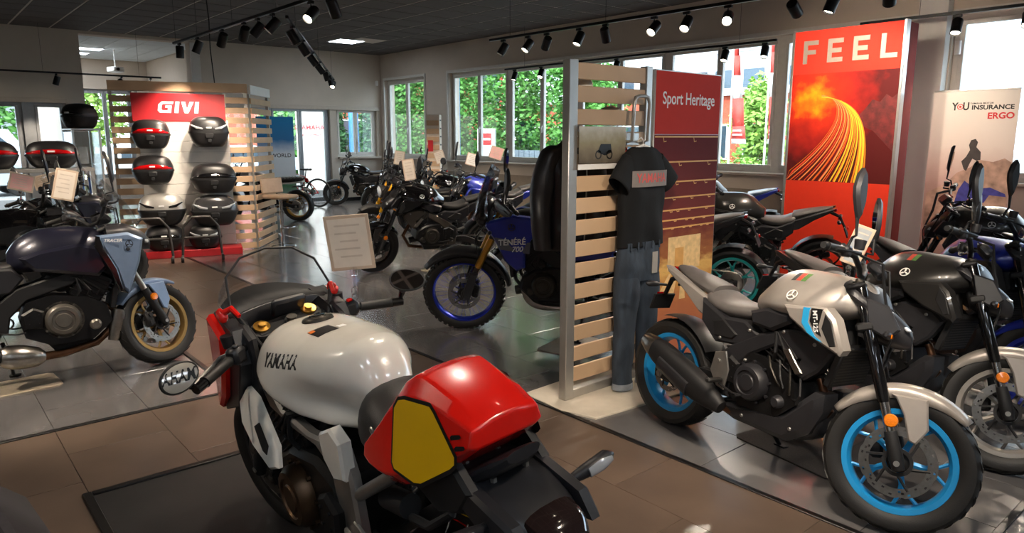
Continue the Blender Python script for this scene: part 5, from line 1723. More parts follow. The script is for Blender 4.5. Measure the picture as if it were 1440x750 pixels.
price_tag('cream price tag clipped to the right grip of the white racer', (-2.47, 1.30, 1.06), -42, .16, .205, tilt=-8, stalk=.09, roll=5)
for lab, pos, fd, pp, kw in (
    ('cream price tag tilted above the handlebar of the ice blue motorcycle', (-5.75, .83, 1.17), -12, PAPER, dict(roll=-14, w_=.12, h=.2, stalk=.06)),
    ('large cream price tag cut by the left picture edge', (-6.3, .18, 1.2), 0, PAPER, dict(roll=24, w_=.17, h=.2, tilt=10)),
    ('pink price tag at the left picture edge under the cream one', (-7.0, .28, 1.12), 0, PINK, dict(roll=12, w_=.2, h=.12, tilt=25, stalk=.08)),
    ('pink price tag between the handlebars of the left hand row', (-6.95, .72, 1.16), 0, PINK, dict(roll=-16, w_=.16, h=.13, tilt=15, stalk=.07)),
    ('narrow cream price tag standing upright at the far left', (-7.2, .33, 1.25), 25, PAPER, dict(roll=-12, w_=.09, h=.2, stalk=.09)),
    ('beige blank price tag behind the pink one in the left hand row', (-7.4, .98, 1.16), -10, M('beige card', '#bba58f', .7, var=.05), dict(roll=14, w_=.19, h=.12, tilt=25, stalk=.06)),
    ('white price tag leaning on the black motorcycle in the middle', (-7.6, 4.83, 1.08), -35, PAPER, dict(w_=.13, h=.25, roll=8, stalk=.05)),
    ('beige price tag above the yellow forked motorcycle', (-9.56, 5.86, 1.12), -30, PAPER, dict(w_=.14, h=.2, roll=-10)),
    ('pale price tag on the retro motorcycle below the long window', (-10.25, 7.15, 1.1), -35, PAPER, dict(w_=.16, h=.2, roll=18)),
    ('pink price tag beside the screen of the blue adventure motorcycle', (-8.3, 6.75, 1.22), -40, PINK, dict(w_=.18, h=.17, roll=-18)),
    ('white price tag over the second adventure motorcycle', (-8.56, 6.5, 1.12), -40, WHITE, dict(w_=.17, h=.17, roll=-16)),
    ('tall beige price tag just left of the hanging leather jacket', (-6.5, 6.74, 1.16), -60, PAPER, dict(w_=.16, h=.3, roll=6)),
    ('tilted clear framed price tag on the silver grey naked motorcycle', (-1.5, 3.40, 1.03), -60, M('slate card', '#a2a8ad', .5, var=.1), dict(w_=.075, h=.18, roll=-20, stalk=.03)),
):
    price_tag(lab, pos, fd, paper=pp, **kw)
# ================================================================== stand with luggage cases
WOOD = M('beige slat laminate', '#c3a483', .55, var=.06, vs=5, stretch=(1, 8, 1))
SIGNRED = M('red sign panel', '#b8232a', .45, var=.03)
PANW = M('white wall board', '#d6d2cc', .5, var=.03)
ALUP = M('aluminium profile', '#b9b7b2', .35, .7, var=.04)
SX = Matrix(((1, 0, 0, 0), (0, 0, 1, 0), (0, 1, 0, 0), (0, 0, 0, 1)))   # prism (x,z) drawn flat on the floor


def face_letters(parent, name, polys, mat, y, th=.006):
    """flat letter polygons (x,z) on a face looking towards -y"""
    out = []
    for p in polys:
        out.append(ob(name, G().prism(p, y, y - th), mat, parent))
    return out


gs_ang = math.atan2(3.95 - 2.25, -10.52 + 11.03)
gs = thing('luggage_display', 'slatted display wall with red sign and white board carrying luggage cases', 'display', (-11.03, 2.25, 0), gs_ang)
GW = 1.775
ob('top_beam', bx(-.0, GW, 0, .1, 2.28, 2.41, bev=.004), WOOD, gs)
pit = .141
sl_l = mk_mesh('slat', bx(.0, .36, .0, .025, 0, .085, bev=.003), WOOD)
sl_r = mk_mesh('slat', bx(1.42, GW, .0, .025, 0, .085, bev=.003), WOOD)
for i in range(16):
    z = 2.13 - pit * i
    if z < 0:
        break
    ob('slat', sl_l, None, gs, Matrix.Translation((0, .03, z)))
    ob('slat', sl_r, None, gs, Matrix.Translation((0, .03, z)))
for x in (.02, .34, 1.46, GW - .03):
    ob('post', bx(x - .02, x + .02, .055, .1, 0, 2.28), ALUP, gs)
ob('sign_board', bx(.27, 1.46, -.035, .0, 1.87, 2.25, bev=.003), SIGNRED, gs)
# G I V I drawn as blocky italic capitals
G_ = [(0, .03), (.03, 0), (.17, 0), (.17, .1), (.09, .1), (.09, .07), (.125, .07), (.125, .035), (.06, .035), (.045, .05), (.045, .105), (.06, .12), (.18, .12), (.19, .155), (.04, .155), (0, .115)]
I_ = [(0, 0), (.05, 0), (.05, .155), (0, .155)]
V_ = [(0, .155), (.05, .155), (.08, .055), (.11, .155), (.16, .155), (.105, 0), (.055, 0)]
gx = .6
for p, dx in ((G_, 0), (I_, .212), (V_, .285), (I_, .465)):
    face_letters(gs, 'sign_letter', [[(gx + dx + x + .15 * (z - .08), 1.985 + z) for x, z in p]], WINK, -.035, .004)
bd = mk_mesh('wall_board', bx(.33, 1.49, -.02, .0, 0, .146, bev=.003), PANW)
for i in range(12):
    ob('wall_board', bd, None, gs, Matrix.Translation((0, 0, .105 + .149 * i)))
ob('backing', bx(.33, 1.49, .0, .03, .1, 1.9), M('board groove', '#8a857f', .7), gs)
ob('plinth', bx(.2, 1.55, -.42, .0, 0, .1, bev=.006), SIGNRED, gs)
# slatted return on the right hand side
ret = thing('slat_screen', 'slatted side return of the luggage display with white top edge', 'display', (-10.52 - .03, 3.95 + .03, 0), math.atan2(4.62 - 3.95, -11.4 + 10.52))
sl_s = mk_mesh('slat', bx(.03, 1.05, -.02, .005, 0, .085, bev=.003), WOOD)
for i in range(16):
    z = 2.13 - pit * i
    if z < 0:
        break
    ob('slat', sl_s, None, ret, Matrix.Translation((0, 0, z)))
ob('top_board', bx(.03, 1.05, -.02, .02, 2.27, 2.40, bev=.003), WHITE, ret)
for x in (.06, 1.02):
    ob('post', bx(x - .02, x + .02, .006, .05, 0, 2.27), ALUP, ret)

# ---- luggage cases
CASEB = M('case black plastic', '#1c1b1c', .38, var=.1, bump=.06, bs=250)
CASES = M('case silver panel', '#b7b4ae', .35, .5, var=.04)
CASEC = M('case carbon panel', '#3b3a3c', .25, .2, coat=.6, var=.15, vs=90)


def top_case(label, parent_m, w_=.48, h=.39, d=.4, style='red', cat='luggage case', group='luggage cases'):
    t = thing('luggage_case', label, cat, (0, 0, 0), 0, group)
    t.matrix_world = parent_m
    hw, hd = w_ / 2, d / 2
    ob('tub', G().loft([(0, 0, hd * .7, hw * .62, hw * .62, 3.2), (h * .1, 0, hd * .86, hw * .78, hw * .78, 3.2), (h * .28, 0, hd * .95, hw * .92, hw * .92, 3.2), (h * .44, 0, hd, hw, hw, 3)], 32, 4, axis='z'), CASEB, t)
    ob('seam_band', G().loft([(h * .44, 0, hd * 1.02, hw * 1.02, hw * 1.02, 3), (h * .5, 0, hd * 1.02, hw * 1.02, hw * 1.02, 3)], 32, 1, axis='z'), BLKM, t)
    lm = {'silver': CASES, 'carbon': CASEC}.get(style, CASEB)
    ob('lid', G().loft([(h * .5, 0, hd * 1.0, hw * 1.0, hw * 1.0, 3), (h * .66, 0, hd * .97, hw * .96, hw * .96, 2.9), (h * .85, 0, hd * .84, hw * .83, hw * .83, 2.7), (h * .96, 0, hd * .6, hw * .6, hw * .6, 2.5), (h, 0, hd * .2, hw * .25, hw * .25, 2.2)], 32, 5, axis='z'), lm, t)
    # coloured light panel wrapping the front of the lid (front is local -y)
    pm = {'red': REDL, 'clear': LENS, 'dark': BLKG, 'silver': BLKG, 'carbon': LENS}[style]
    if style in ('red', 'dark'):
        v = []
        n = 14
        for i in range(n + 1):
            a = -PI / 2 + (i / n - .5) * 2.3
            for (zz, k) in ((h * .52, 1.012), (h * .60, 1.005), (h * .70, .975)):
                taper = 1 - .65 * abs(i / n - .5) * 2
                z = h * .52 + (zz - h * .52) * taper
                c, s_ = math.cos(a), math.sin(a)
                e = 2.9
                v.append((hw * k * math.copysign(abs(c) ** (2 / e), c), hd * k * math.copysign(abs(s_) ** (2 / e), s_), z))
        f = [(i * 3 + j, i * 3 + j + 1, (i + 1) * 3 + j + 1, (i + 1) * 3 + j) for i in range(n) for j in range(2)]
        o = ob('reflector', G().add(v, f), pm, t)
        o.modifiers.new('thick', 'SOLIDIFY').thickness = .006
    else:
        for sg in (1, -1):
            ob('reflector', G().tube([(sg * hw * .3, -hd * 1.0, h * .58), (sg * hw * .6, -hd * .97, h * .62), (sg * hw * .88, -hd * .66, h * .72)], [.012, .018, .008], 8, flat=.6), pm, t)
    ob('latch', G().box((0, -hd * 1.0, h * .36), (.11, .03, .07), bev=.01).box((0, -hd * .98, h * .2), (.05, .03, .05), bev=.008), BLKM, t)
    ob('badge', G().box((0, -hd * 1.02, h * .62), (.07, .01, .02), bev=.002), WINK, t)
    return t


def on_stand(u, z, out=.24):
    return gs.matrix_world @ Matrix.Translation((u, -out, z))


bpy.context.view_layer.update()
for lab, u, z, st, kw in (
    ('black case with red light panel, upper left on the luggage wall', .49, 1.50, 'red', {}),
    ('black case with silver light strips, upper right on the luggage wall', 1.22, 1.52, 'clear', dict(w_=.52, h=.42)),
    ('black case with narrow red light panel, second down on the left', .48, 1.02, 'red', dict(w_=.52, h=.39)),
    ('black flat case, second down on the right', 1.24, .88, 'dark', dict(w_=.6, h=.41)),
    ('black case with silver badge strips, third down on the right', 1.22, .42, 'carbon', dict(w_=.62, h=.43)),
    ('large case with silver grey lid at the lower left of the luggage wall', .55, .46, 'silver', dict(w_=.6, h=.43, d=.42)),
    ('black case standing on the red plinth at the lower left', .55, .1, 'dark', dict(w_=.52, h=.34)),
    ('black case standing on the red plinth at the lower right', 1.07, .1, 'clear', dict(w_=.44, h=.33)),
):
    t = top_case(lab, on_stand(u, z, .235), style=st, **kw)
    if z > .3:
        ob('wall_hook', G().box((0, .215, .12), (.12, .03, .1), bev=.005), BLKM, t)

# ---- paddock stands leaning in front of the plinth
for lab, u in (('grey tubular paddock stand in front of the luggage wall, partly hidden by the motorcycle', .2), ('grey tubular paddock stand in front of the luggage wall, fully visible', .82)):
    t = thing('paddock_stand', lab, 'stand', (0, 0, 0), 0, 'paddock stands')
    t.matrix_world = gs.matrix_world @ Matrix.Translation((u, -.72, 0))
    TUB = M('grey painted tube', '#4a4745', .4, .4, var=.06)
    ob('frame_tube', G().tube([(-.05, .12, .06), (-.02, .1, .45), (.1, .08, .58), (.32, .08, .58), (.42, .1, .45), (.45, .12, .06)], .018, 10), TUB, t)
    ob('cross_bar', G().tube([(-.03, .11, .3), (.43, .11, .3)], .014, 8), TUB, t)
    for x in (-.05, .45):
        ob('foot_tube', G().tube([(x, .14, .05), (x, -.16, .05)], .016, 8), TUB, t)
        ob('castor', G().lathe([(1e-5, -.018), (.04, -.018), (.046, 0), (.04, .018), (1e-5, .018)], 18, 'x', c=(x, -.18, .046)), RUB, t)

# ---- bar stool beside the slatted return
st = thing('bar_stool', 'beige seated bar stool with chrome column beside the slatted screen', 'stool', (-10.58, 4.38, 0), .3)
ob('base', G().lathe([(1e-5, .02), (.05, .02), (.2, .012), (.21, 0), (1e-5, 0)], 32, 'z'), CHR, st)
ob('column', G().cyl((0, 0, .015), (0, 0, .72), .028, n=16), CHR, st)
ob('seat', G().box((0, 0, .76), (.4, .4, .06), bev=.025), M('beige stool leather', '#b59a80', .5, var=.06), st)
ob('backrest', G().box((-.19, 0, .92), (.04, .4, .24), ry=R(-8), bev=.015), MATS['beige stool leather'], st)
ob('footrest', G().tube([(.03, -.02, .3), (.18, -.13, .3), (.22, 0, .3), (.18, .13, .3), (.03, .02, .3)], .012, 8), CHR, st)

# ---- glass showcase column with a case on top, and a bench carrying two cases
sh = thing('showcase', 'slim glass showcase of parts left of the luggage wall', 'showcase', (-10.9, 1.87, 0), R(10))
ob('plinth', bx(-.17, .17, -.17, .17, 0, .12, bev=.005), ALUP, sh)
for (x, y) in ((-.16, -.16), (.16, -.16), (-.16, .16), (.16, .16)):
    ob('post', bx(x - .012, x + .012, y - .012, y + .012, .12, 1.74), ALUP, sh)
for a in ((-.148, .148, -.17, -.165), (-.148, .148, .165, .17), (-.17, -.165, -.148, .148), (.165, .17, -.148, .148)):
    ob('pane', bx(*a, .13, 1.72), CLEAR, sh)
for k, z in enumerate((.5, .9, 1.3)):
    ob('shelf', bx(-.146, .146, -.146, .146, z, z + .008), CLEAR, sh)
ob('top_plate', bx(-.175, .175, -.175, .175, 1.74, 1.765, bev=.004), ALUP, sh)
for lab, z, c, w_ in (('white packet on the upper shelf of the glass showcase', 1.308, '#d7dbe0', .1), ('blue packet on the middle shelf of the glass showcase', .908, '#3b64b4', .09), ('cream packet on the lower shelf of the glass showcase', .508, '#cbbfae', .11)):
    o = ob('parts_packet', G().box((0, 0, .11), (w_, .05, .22), bev=.004).box((0, -.027, .14), (w_ * .7, .002, .08)), M('packet ' + c, c, .5, var=.1))
    o.matrix_world = Matrix.Translation((-10.9, 1.87, z)) @ Matrix.Rotation(R(60), 4, 'Z')
    tag(o, lab, 'packet', 'packets in the showcase')
top_case('black case standing on top of the glass showcase', Matrix.Translation((-10.9, 1.87, 1.766)) @ Matrix.Rotation(R(30), 4, 'Z'), .4, .32, .36, 'dark')
bn = thing('shelf_bench', 'silver shelf bench at the far left carrying two luggage cases', 'shelf', (-9.55, .95, 0), R(90))
ob('board', bx(-.75, .75, -.22, .22, 1.27, 1.31, bev=.005), ALUP, bn)
ob('lower_board', bx(-.72, .72, -.2, .2, .5, .53, bev=.005), ALUP, bn)
for x in (-.72, .72):
    for y in (-.2, .2):
        ob('leg', bx(x - .02, x + .02, y - .02, y + .02, 0, 1.27), ALUP, bn)
top_case('black case with red light panel on the shelf bench, nearer the left picture edge', Matrix.Translation((-9.55, .75, 1.312)) @ Matrix.Rotation(R(95), 4, 'Z'), .52, .3, .4, 'red')
top_case('black case with red light panel on the shelf bench, nearer the showcase', Matrix.Translation((-9.55, 1.33, 1.312)) @ Matrix.Rotation(R(80), 4, 'Z'), .52, .3, .4, 'red')

# ================================================================== slatted clothes stand with the print panel
ss = thing('slat_stand', 'beige slatted display stand with silver posts on a flat base in the centre', 'display', (-3.05, 3.02, 0), R(90))
# local x -> world y, local y -> world -x ; front looks towards -y local (= +x world)
ob('post', bx(0, .075, -.03, .03, .012, 2.10, bev=.004), ALUP, ss)
ob('post', bx(.70, .76, -.03, .03, .012, 2.10, bev=.004), ALUP, ss)
sm_ = mk_mesh('slat', bx(.078, .698, -.022, -.002, 0, .095, bev=.003), WOOD)
for i in range(15):
    ob('slat', sm_, None, ss, Matrix.Translation((0, 0, 1.99 - .1335 * i)))
ob('foot_rail', bx(.075, .70, -.025, .025, .012, .07, bev=.003), ALUP, ss)
ob('base_plate', G().prism([(-.12, -.12), (-.05, -.34), (.8, -.42), (.86, -.1), (.86, .3), (-.1, .25)], .0, .012, .003, mx=SX), M('cream base plate', '#c9bfae', .5, var=.05), ss)
hg = ob('hanging_bracket', G().tube([(.5, -.03, 1.62), (.5, -.09, 1.63), (.5, -.1, 1.86), (.515, -.1, 1.895), (.55, -.1, 1.905), (.6, -.1, 1.905), (.635, -.1, 1.895), (.65, -.1, 1.86), (.65, -.09, 1.63), (.65, -.03, 1.62)], .012, 10), ALUP, ss)
ob('bracket_plate', bx(.52, .64, -.03, -.022, 1.6, 1.68, bev=.003), ALUP, ss)

pn = thing('print_panel', 'tall print panel with red heading and sepia hall photograph beside the slatted stand', 'banner', (-3.05, 3.82, 0), R(90))
PW, PH = .75, 2.09
ob('panel_frame', bx(0, PW, -.02, .02, .02, PH, bev=.003), ALUP, pn)
ob('foot', bx(.05, .7, -.16, .16, 0, .02, bev=.004), ALUP, pn)
ob('heading_print', bx(.008, PW - .008, -.0225, -.02, 1.67, PH - .008), M('coral red print', '#c23a32', .75, var=.02, spec=.2), pn)


def printmat(name, stops, axis='Z', noise=.25, nscale=6.0, z0=0.0, z1=1.0, stretch=(1, 1, 1)):
    """flat printed picture: colour ramp along one axis of the object, roughened by noise"""
    m = bpy.data.materials.new(name)
    m.use_nodes = True
    n = m.node_tree.nodes
    l = m.node_tree.links
    b = n['Principled BSDF']
    b.inputs['Roughness'].default_value = .75
    b.inputs['Specular IOR Level'].default_value = .2
    t = n.new('ShaderNodeTexCoord')
    s_ = n.new('ShaderNodeSeparateXYZ')
    l.new(t.outputs['Object'], s_.inputs[0])
    mr = n.new('ShaderNodeMapRange')
    mr.inputs['From Min'].default_value = z0
    mr.inputs['From Max'].default_value = z1
    l.new(s_.outputs[axis], mr.inputs['Value'])
    mp = n.new('ShaderNodeMapping')
    mp.inputs['Scale'].default_value = stretch
    l.new(t.outputs['Object'], mp.inputs['Vector'])
    no = n.new('ShaderNodeTexNoise')
    no.inputs['Scale'].default_value = nscale
    no.inputs['Detail'].default_value = 6
    l.new(mp.outputs['Vector'], no.inputs['Vector'])
    ma = n.new('ShaderNodeMath')
    ma.operation = 'MULTIPLY_ADD'
    ma.inputs[1].default_value = noise
    l.new(no.outputs['Fac'], ma.inputs[0])
    sub = n.new('ShaderNodeMath')
    sub.operation = 'SUBTRACT'
    sub.inputs[1].default_value = noise / 2
    l.new(mr.outputs['Result'], sub.inputs[0])
    l.new(sub.outputs[0], ma.inputs[2])
    r = n.new('ShaderNodeValToRGB')
    while len(r.color_ramp.elements) < len(stops):
        r.color_ramp.elements.new(.5)
    for e, (p, c) in zip(r.color_ramp.elements, stops):
        e.position = p
        e.color = lin(c)
    l.new(ma.outputs[0], r.inputs['Fac'])
    l.new(r.outputs['Color'], b.inputs['Base Color'])
    MATS[name] = m
    return m


ob('photo_print', bx(.008, PW - .008, -.0225, -.02, .03, 1.668), printmat('sepia hall print', [(0, '#a8624a'), (.28, '#b8704a'), (.36, '#c98f4c'), (.44, '#e0b165'), (.5, '#9c6038'), (.62, '#70302a'), (1, '#64262a')], z0=.03, z1=1.66, noise=.16, nscale=9, stretch=(1, 1, 2.5)), pn)
GOLDINK = M('gold print ink', '#d9a054', .5, var=.1)
GOLDINK2 = M('pale gold print ink', '#e8c184', .5, var=.15, vs=30)
z = 1.655
dz = .17
k = 0
while z > 1.0:
    ob('printed_beam', bx(.012, PW - .012, -.0232, -.0222, z - .006, z + .004), GOLDINK, pn)
    for q in range(2 + k // 2):
        fx = .1 + .55 * ((q * .62 + .33 * k) % 1.0)
        ob('printed_hook', G().tube([(fx, -.0228, z), (fx + .01, -.0228, z - .035 * dz / .17), (fx + .035, -.0228, z - .03 * dz / .17)], .0035, 5, flat=.2), GOLDINK, pn)
    z -= dz
    dz = max(.035, dz * .8)
    k += 1
ob('printed_wall', bx(.2, .58, -.0234, -.0222, .72, .96), GOLDINK2, pn)
ob('printed_doorway', bx(.28, .38, -.0240, -.0230, .74, .88), GOLDINK, pn)
for q in range(5):
    a = .22 + .07 * q
    ob('printed_light_stripe', G().prism([(a, .70), (a + .03, .70), (.05 + .15 * q + .07, .5), (.05 + .15 * q, .5)], -.0222, -.0232), GOLDINK2, pn)
tm = text_mesh('heading_lettering', 'Sport Heritage', .115, WINK, bold=.0012, sx=.86)
ob('heading_lettering', tm, None, pn, Matrix.Translation((PW / 2 + .0, -.0235, 1.905)) @ Matrix.Rotation(R(90), 4, 'X'))

# ---- T-shirt on the bracket
TS = M('black jersey', '#141517', .85, var=.12, vs=14, bump=.25, bs=30, spec=.25)
ts = thing('t_shirt', 'black T-shirt with grey and red chest band hanging on the slatted stand', 'shirt', (-2.93, 3.595, 0), R(90))


def fold(amp, fx, fz, ph=0):
    def f(x, y, z):
        return (x, y, z)
    return f


def cloth_loft(keys, n=40, steps=6, amp=.012, fr=5, seed=1, sag=0):
    g = G().loft(keys, n, steps, axis='z', cap=False)
    rnd = random.Random(seed)
    ph = [rnd.random() * 6.28 for _ in range(4)]
    v = []
    for (x, y, z) in g.v:
        w_ = math.sin(x * 38 + ph[0] + z * 6) * .5 + math.sin(x * 21 + z * 17 + ph[1]) * .6 + math.sin(z * 31 + x * 9 + ph[2]) * .35
        v.append((x, y + amp * w_ * (1 if y < 0 else .6), z + sag * math.sin(x * 9)))
    g.v = v
    return g


o = ob('body', cloth_loft([(.96, 0, .055, .215, .215, 2.6), (1.06, 0, .062, .205, .205, 2.6), (1.25, 0, .068, .2, .2, 2.6), (1.42, 0, .068, .205, .205, 2.6), (1.52, 0, .06, .19, .19, 2.4), (1.575, 0, .048, .13, .13, 2.3), (1.59, 0, .045, .085, .085, 2.2)], seed=3, amp=.008), TS, ts)
o.modifiers.new('thick', 'SOLIDIFY').thickness = .004
for sg in (1, -1):
    g = G().loft([(0, 0, .045, .075, .075, 2.3), (.09, 0, .05, .085, .085, 2.3), (.2, 0, .05, .088, .088, 2.3)], 20, 4, cap=False, mx=basis((sg * .12, 0, 1.50), (sg * .62, -.1, -.72), (0, 1, 0)))
    q = ob('sleeve', g, TS, ts)
    q.modifiers.new('thick', 'SOLIDIFY').thickness = .004
ob('collar', G().tube([(.088 * math.cos(a), .05 * math.sin(a), 1.585 - .03 * max(0, -math.sin(a))) for a in [2 * PI * i / 24 for i in range(24)]], .008, 8, closed=True), TS, ts)


def chest(o_off, pts):
    """flat print wrapped on the chest"""
    v = []
    for (x, z) in pts:
        e = 2.6
        c = min(.999, abs(x) / .205)
        yy = -.0705 * (1 - c ** e) ** (1 / e) - .012 - o_off
        v.append((x, yy, z))
    return v


def band(x0, x1, z0, z1, off, n=14):
    v = []
    for i in range(n + 1):
        x = x0 + (x1 - x0) * i / n
        v += chest(off, [(x, z0), (x, z1)])
    return G().add(v, [(2 * i, 2 * i + 2, 2 * i + 3, 2 * i + 1) for i in range(n)])


ob('chest_band', band(-.17, .17, 1.345, 1.445, .0), M('grey flock print', '#77706c', .7, var=.1), ts)
tx = text_mesh('chest_lettering', 'YAMAHA', .1, M('red flock print', '#c2504c', .7, var=.1), bold=.001, sx=.68)
for v_ in tx.vertices:
    x, z = v_.co.x, v_.co.y
    p = chest(.0015 + (.0008 if v_.co.z > 0 else 0), [(x, z)])[0]
    v_.co = (x, p[1], 1.397 + z * .82)
ob('chest_lettering', tx, None, ts)
ob('hanger', G().tube([(-.15, 0, 1.53), (-.06, 0, 1.585), (0, 0, 1.6), (.06, 0, 1.585), (.15, 0, 1.53)], .01, 8).tube([(0, 0, 1.6), (0, 0, 1.63), (-.02, .005, 1.65), (-.03, .02, 1.63)], .004, 6), WHITE, ts)

# ---- jeans
DEN = M('dark blue denim', '#2e3844', .85, var=.3, vs=22, bump=.3, bs=160, stretch=(1, 1, .3))
jn = thing('jeans', 'dark blue jeans hanging below the black T-shirt', 'jeans', (-2.93, 3.575, 0), R(90))
o = ob('hips', cloth_loft([(.74, 0, .06, .2, .2, 2.6), (.84, 0, .065, .2, .2, 2.6), (.985, 0, .05, .18, .18, 2.6)], seed=5, amp=.006), DEN, jn)
for sg, bt, bx_ in ((1, .03, .17), (-1, .035, -.13)):
    o = ob('trouser_leg', cloth_loft([(bt, sg * .115 + .0, .05, .075, .075, 2.4), (.16, sg * .118, .05, .08, .08, 2.4), (.4, sg * .112, .055, .083, .083, 2.4), (.62, sg * .105, .062, .095, .095, 2.5), (.77, sg * .1, .063, .104, .104, 2.5)], n=28, seed=8 + sg, amp=.007), DEN, jn)
    ob('turn_up', cloth_loft([(bt - .012, sg * .115, .054, .079, .079, 2.4), (bt + .03, sg * .115, .054, .079, .079, 2.4)], n=28, steps=3, seed=8 + sg, amp=.007), M('pale denim inside', '#8e959c', .9, var=.2), jn)
ob('waistband', cloth_loft([(.95, 0, .056, .186, .186, 2.6), (.992, 0, .056, .184, .184, 2.6)], steps=2, seed=5, amp=.004), DEN, jn)
ob('swing_tag', G().box((.07, -.085, .855), (.055, .003, .14), bev=.0008).box((.07, -.0872, .87), (.04, .001, .05)), M('grey card tag', '#98938c', .6, var=.06), jn)
for i in range(5):
    ob('belt_loop', G().box((-.14 + .07 * i, -.062, .968), (.012, .006, .05), bev=.001), DEN, jn)

# ---- leather jacket hung behind the left post
LEA = M('black leather', '#151416', .4, var=.2, bump=.3, bs=60)
lj = thing('leather_jacket', 'black leather jacket hanging behind the post of the slatted stand', 'jacket', (-3.28, 3.36, 0), R(75))
o = ob('body', cloth_loft([(.92, 0, .09, .2, .2, 2.5), (1.1, 0, .1, .2, .2, 2.5), (1.35, 0, .11, .22, .22, 2.5), (1.52, 0, .09, .21, .21, 2.4), (1.62, 0, .07, .12, .12, 2.3), (1.66, 0, .06, .08, .08, 2.2)], seed=11, amp=.012), LEA, lj)
o.modifiers.new('thick', 'SOLIDIFY').thickness = .006
for sg in (1, -1):
    ob('sleeve', cloth_loft([(.93, sg * .25, .05, .055, .055, 2.3), (1.15, sg * .27, .06, .065, .065, 2.3), (1.38, sg * .25, .07, .075, .075, 2.3), (1.55, sg * .19, .075, .075, .075, 2.3), (1.6, sg * .15, .05, .05, .05, 2.2)], n=22, seed=20 + sg, amp=.01), LEA, lj)
ob('collar', G().tube([(.085 * math.cos(a), .06 * math.sin(a), 1.66) for a in [2 * PI * i / 20 for i in range(20)]], .016, 8, closed=True), LEA, lj)
ob('zip', G().tube([(0, -.112, 1.6), (0, -.122, 1.4), (0, -.112, 1.1), (0, -.1, .93)], .005, 6), ALU, lj)
ob('hanger_hook', G().tube([(0, 0, 1.62), (0, 0, 1.7), (.03, .02, 1.74), (.1, .1, 1.75)], .006, 6), ALU, lj)

# ---- caps hung behind the upper slats
for lab, y, z, c in (('white cap hanging behind the top slats of the central stand', 3.28, 1.93, '#d9d2c8'), ('pale grey cap hanging behind the third slat of the central stand', 3.58, 1.74, '#a9a199')):
    cp_ = thing('cap', lab, 'cap', (-3.2, y, z), R(20), 'caps on the slatted stand')
    ob('crown', G().lathe([(.09, 0), (.092, .02), (.085, .06), (.06, .095), (.03, .108), (1e-5, .112)], 24, 'z'), M('cap cloth ' + c, c, .9, var=.08), cp_)
    ob('brim', G().loft([(.07, .005, .075, .006, .004, 2.2), (.12, .0, .07, .006, .004, 2.2), (.165, -.012, .035, .004, .004, 2.1)], 16, 4), MATS['cap cloth ' + c], cp_)
    ob('hook', G().tube([(0, -.0, .11), (.0, -.0, .14), (.09, -.0, .15), (.135, 0, .12)], .004, 6), ALU, cp_)
# ---- framed picture on the slats
pc = thing('framed_photo', 'framed photograph of a parked motorcycle on the slatted stand', 'picture', (-3.026, 3.1, 1.46), R(90))
ob('picture_frame', G().box((.2, -.012, .13), (.44, .016, .27), bev=.003), CLEAR, pc)
ob('photo_print', bx(-.01, .41, -.0225, -.0205, .035, .255), printmat('outdoor photo print', [(0, '#564f45'), (.35, '#7d7464'), (.6, '#8f8a72'), (.8, '#a6a394'), (1, '#c3c4bd')], z0=.03, z1=.25, noise=.5, nscale=14), pc)
ob('printed_motorcycle', G().lathe([(.02, -.0225), (.028, -.0225), (.028, -.0235), (.02, -.0235)], 16, 'y', c=(.16, 0, .085), closed=True).lathe([(.02, -.0225), (.028, -.0225), (.028, -.0235), (.02, -.0235)], 16, 'y', c=(.26, 0, .085), closed=True).prism([(.15, .1), (.18, .15), (.27, .15), (.28, .1), (.22, .08)], -.0225, -.0235), INK, pc)
ob('caption_strip', bx(-.015, .415, -.023, -.0205, -.002, .03), WHITE, pc)

# ================================================================== tall red banner tower, roll-up banner, small banners
fb = thing('banner_tower', 'tall red banner tower with glowing road photograph and grey capital letters', 'banner', (-4.34, 8.0, 0), 0)
BW, BH = 1.175, 2.83
HOTR = M('hot red print', '#e8391f', .5, var=.02)
ob('core', bx(0, BW, .0, .34, .03, BH), M('dark red side panel', '#7c2a24', .8, var=.03, spec=.2), fb)
ob('edge_profile', bx(BW, BW + .03, -.03, .06, .0, BH + .01, bev=.004), ALUP, fb)
ob('edge_profile', bx(-.03, .0, -.03, .06, .0, BH + .01, bev=.004), ALUP, fb)
ob('foot', bx(-.1, BW + .1, -.08, .42, 0, .03, bev=.005), ALUP, fb)
ob('heading_print', bx(0, BW, -.02, -.001, 2.355, BH), M('banner heading red', '#dc3a2a', .7, var=.02, spec=.2), fb)
ob('lower_print', bx(0, BW, -.02, -.001, .03, 1.155), HOTR, fb)
# photograph: glow at upper left fading into dark red
gm = bpy.data.materials.new('road glow print')
gm.use_nodes = True
n_ = gm.node_tree.nodes
l_ = gm.node_tree.links
b_ = n_['Principled BSDF']
b_.inputs['Roughness'].default_value = .7
b_.inputs['Specular IOR Level'].default_value = .2
tc_ = n_.new('ShaderNodeTexCoord')
mp_ = n_.new('ShaderNodeMapping')
mp_.inputs['Location'].default_value = (-.28, 0, -2.08)
l_.new(tc_.outputs['Object'], mp_.inputs['Vector'])
vl_ = n_.new('ShaderNodeVectorMath')
vl_.operation = 'LENGTH'
l_.new(mp_.outputs['Vector'], vl_.inputs[0])
no_ = n_.new('ShaderNodeTexNoise')
no_.inputs['Scale'].default_value = 7
no_.inputs['Detail'].default_value = 7
l_.new(tc_.outputs['Object'], no_.inputs['Vector'])
ma_ = n_.new('ShaderNodeMath')
ma_.operation = 'MULTIPLY_ADD'
ma_.inputs[1].default_value = .5
l_.new(no_.outputs['Fac'], ma_.inputs[0])
l_.new(vl_.outputs['Value'], ma_.inputs[2])
r_ = n_.new('ShaderNodeValToRGB')
for e_ in range(3):
    r_.color_ramp.elements.new(.5)
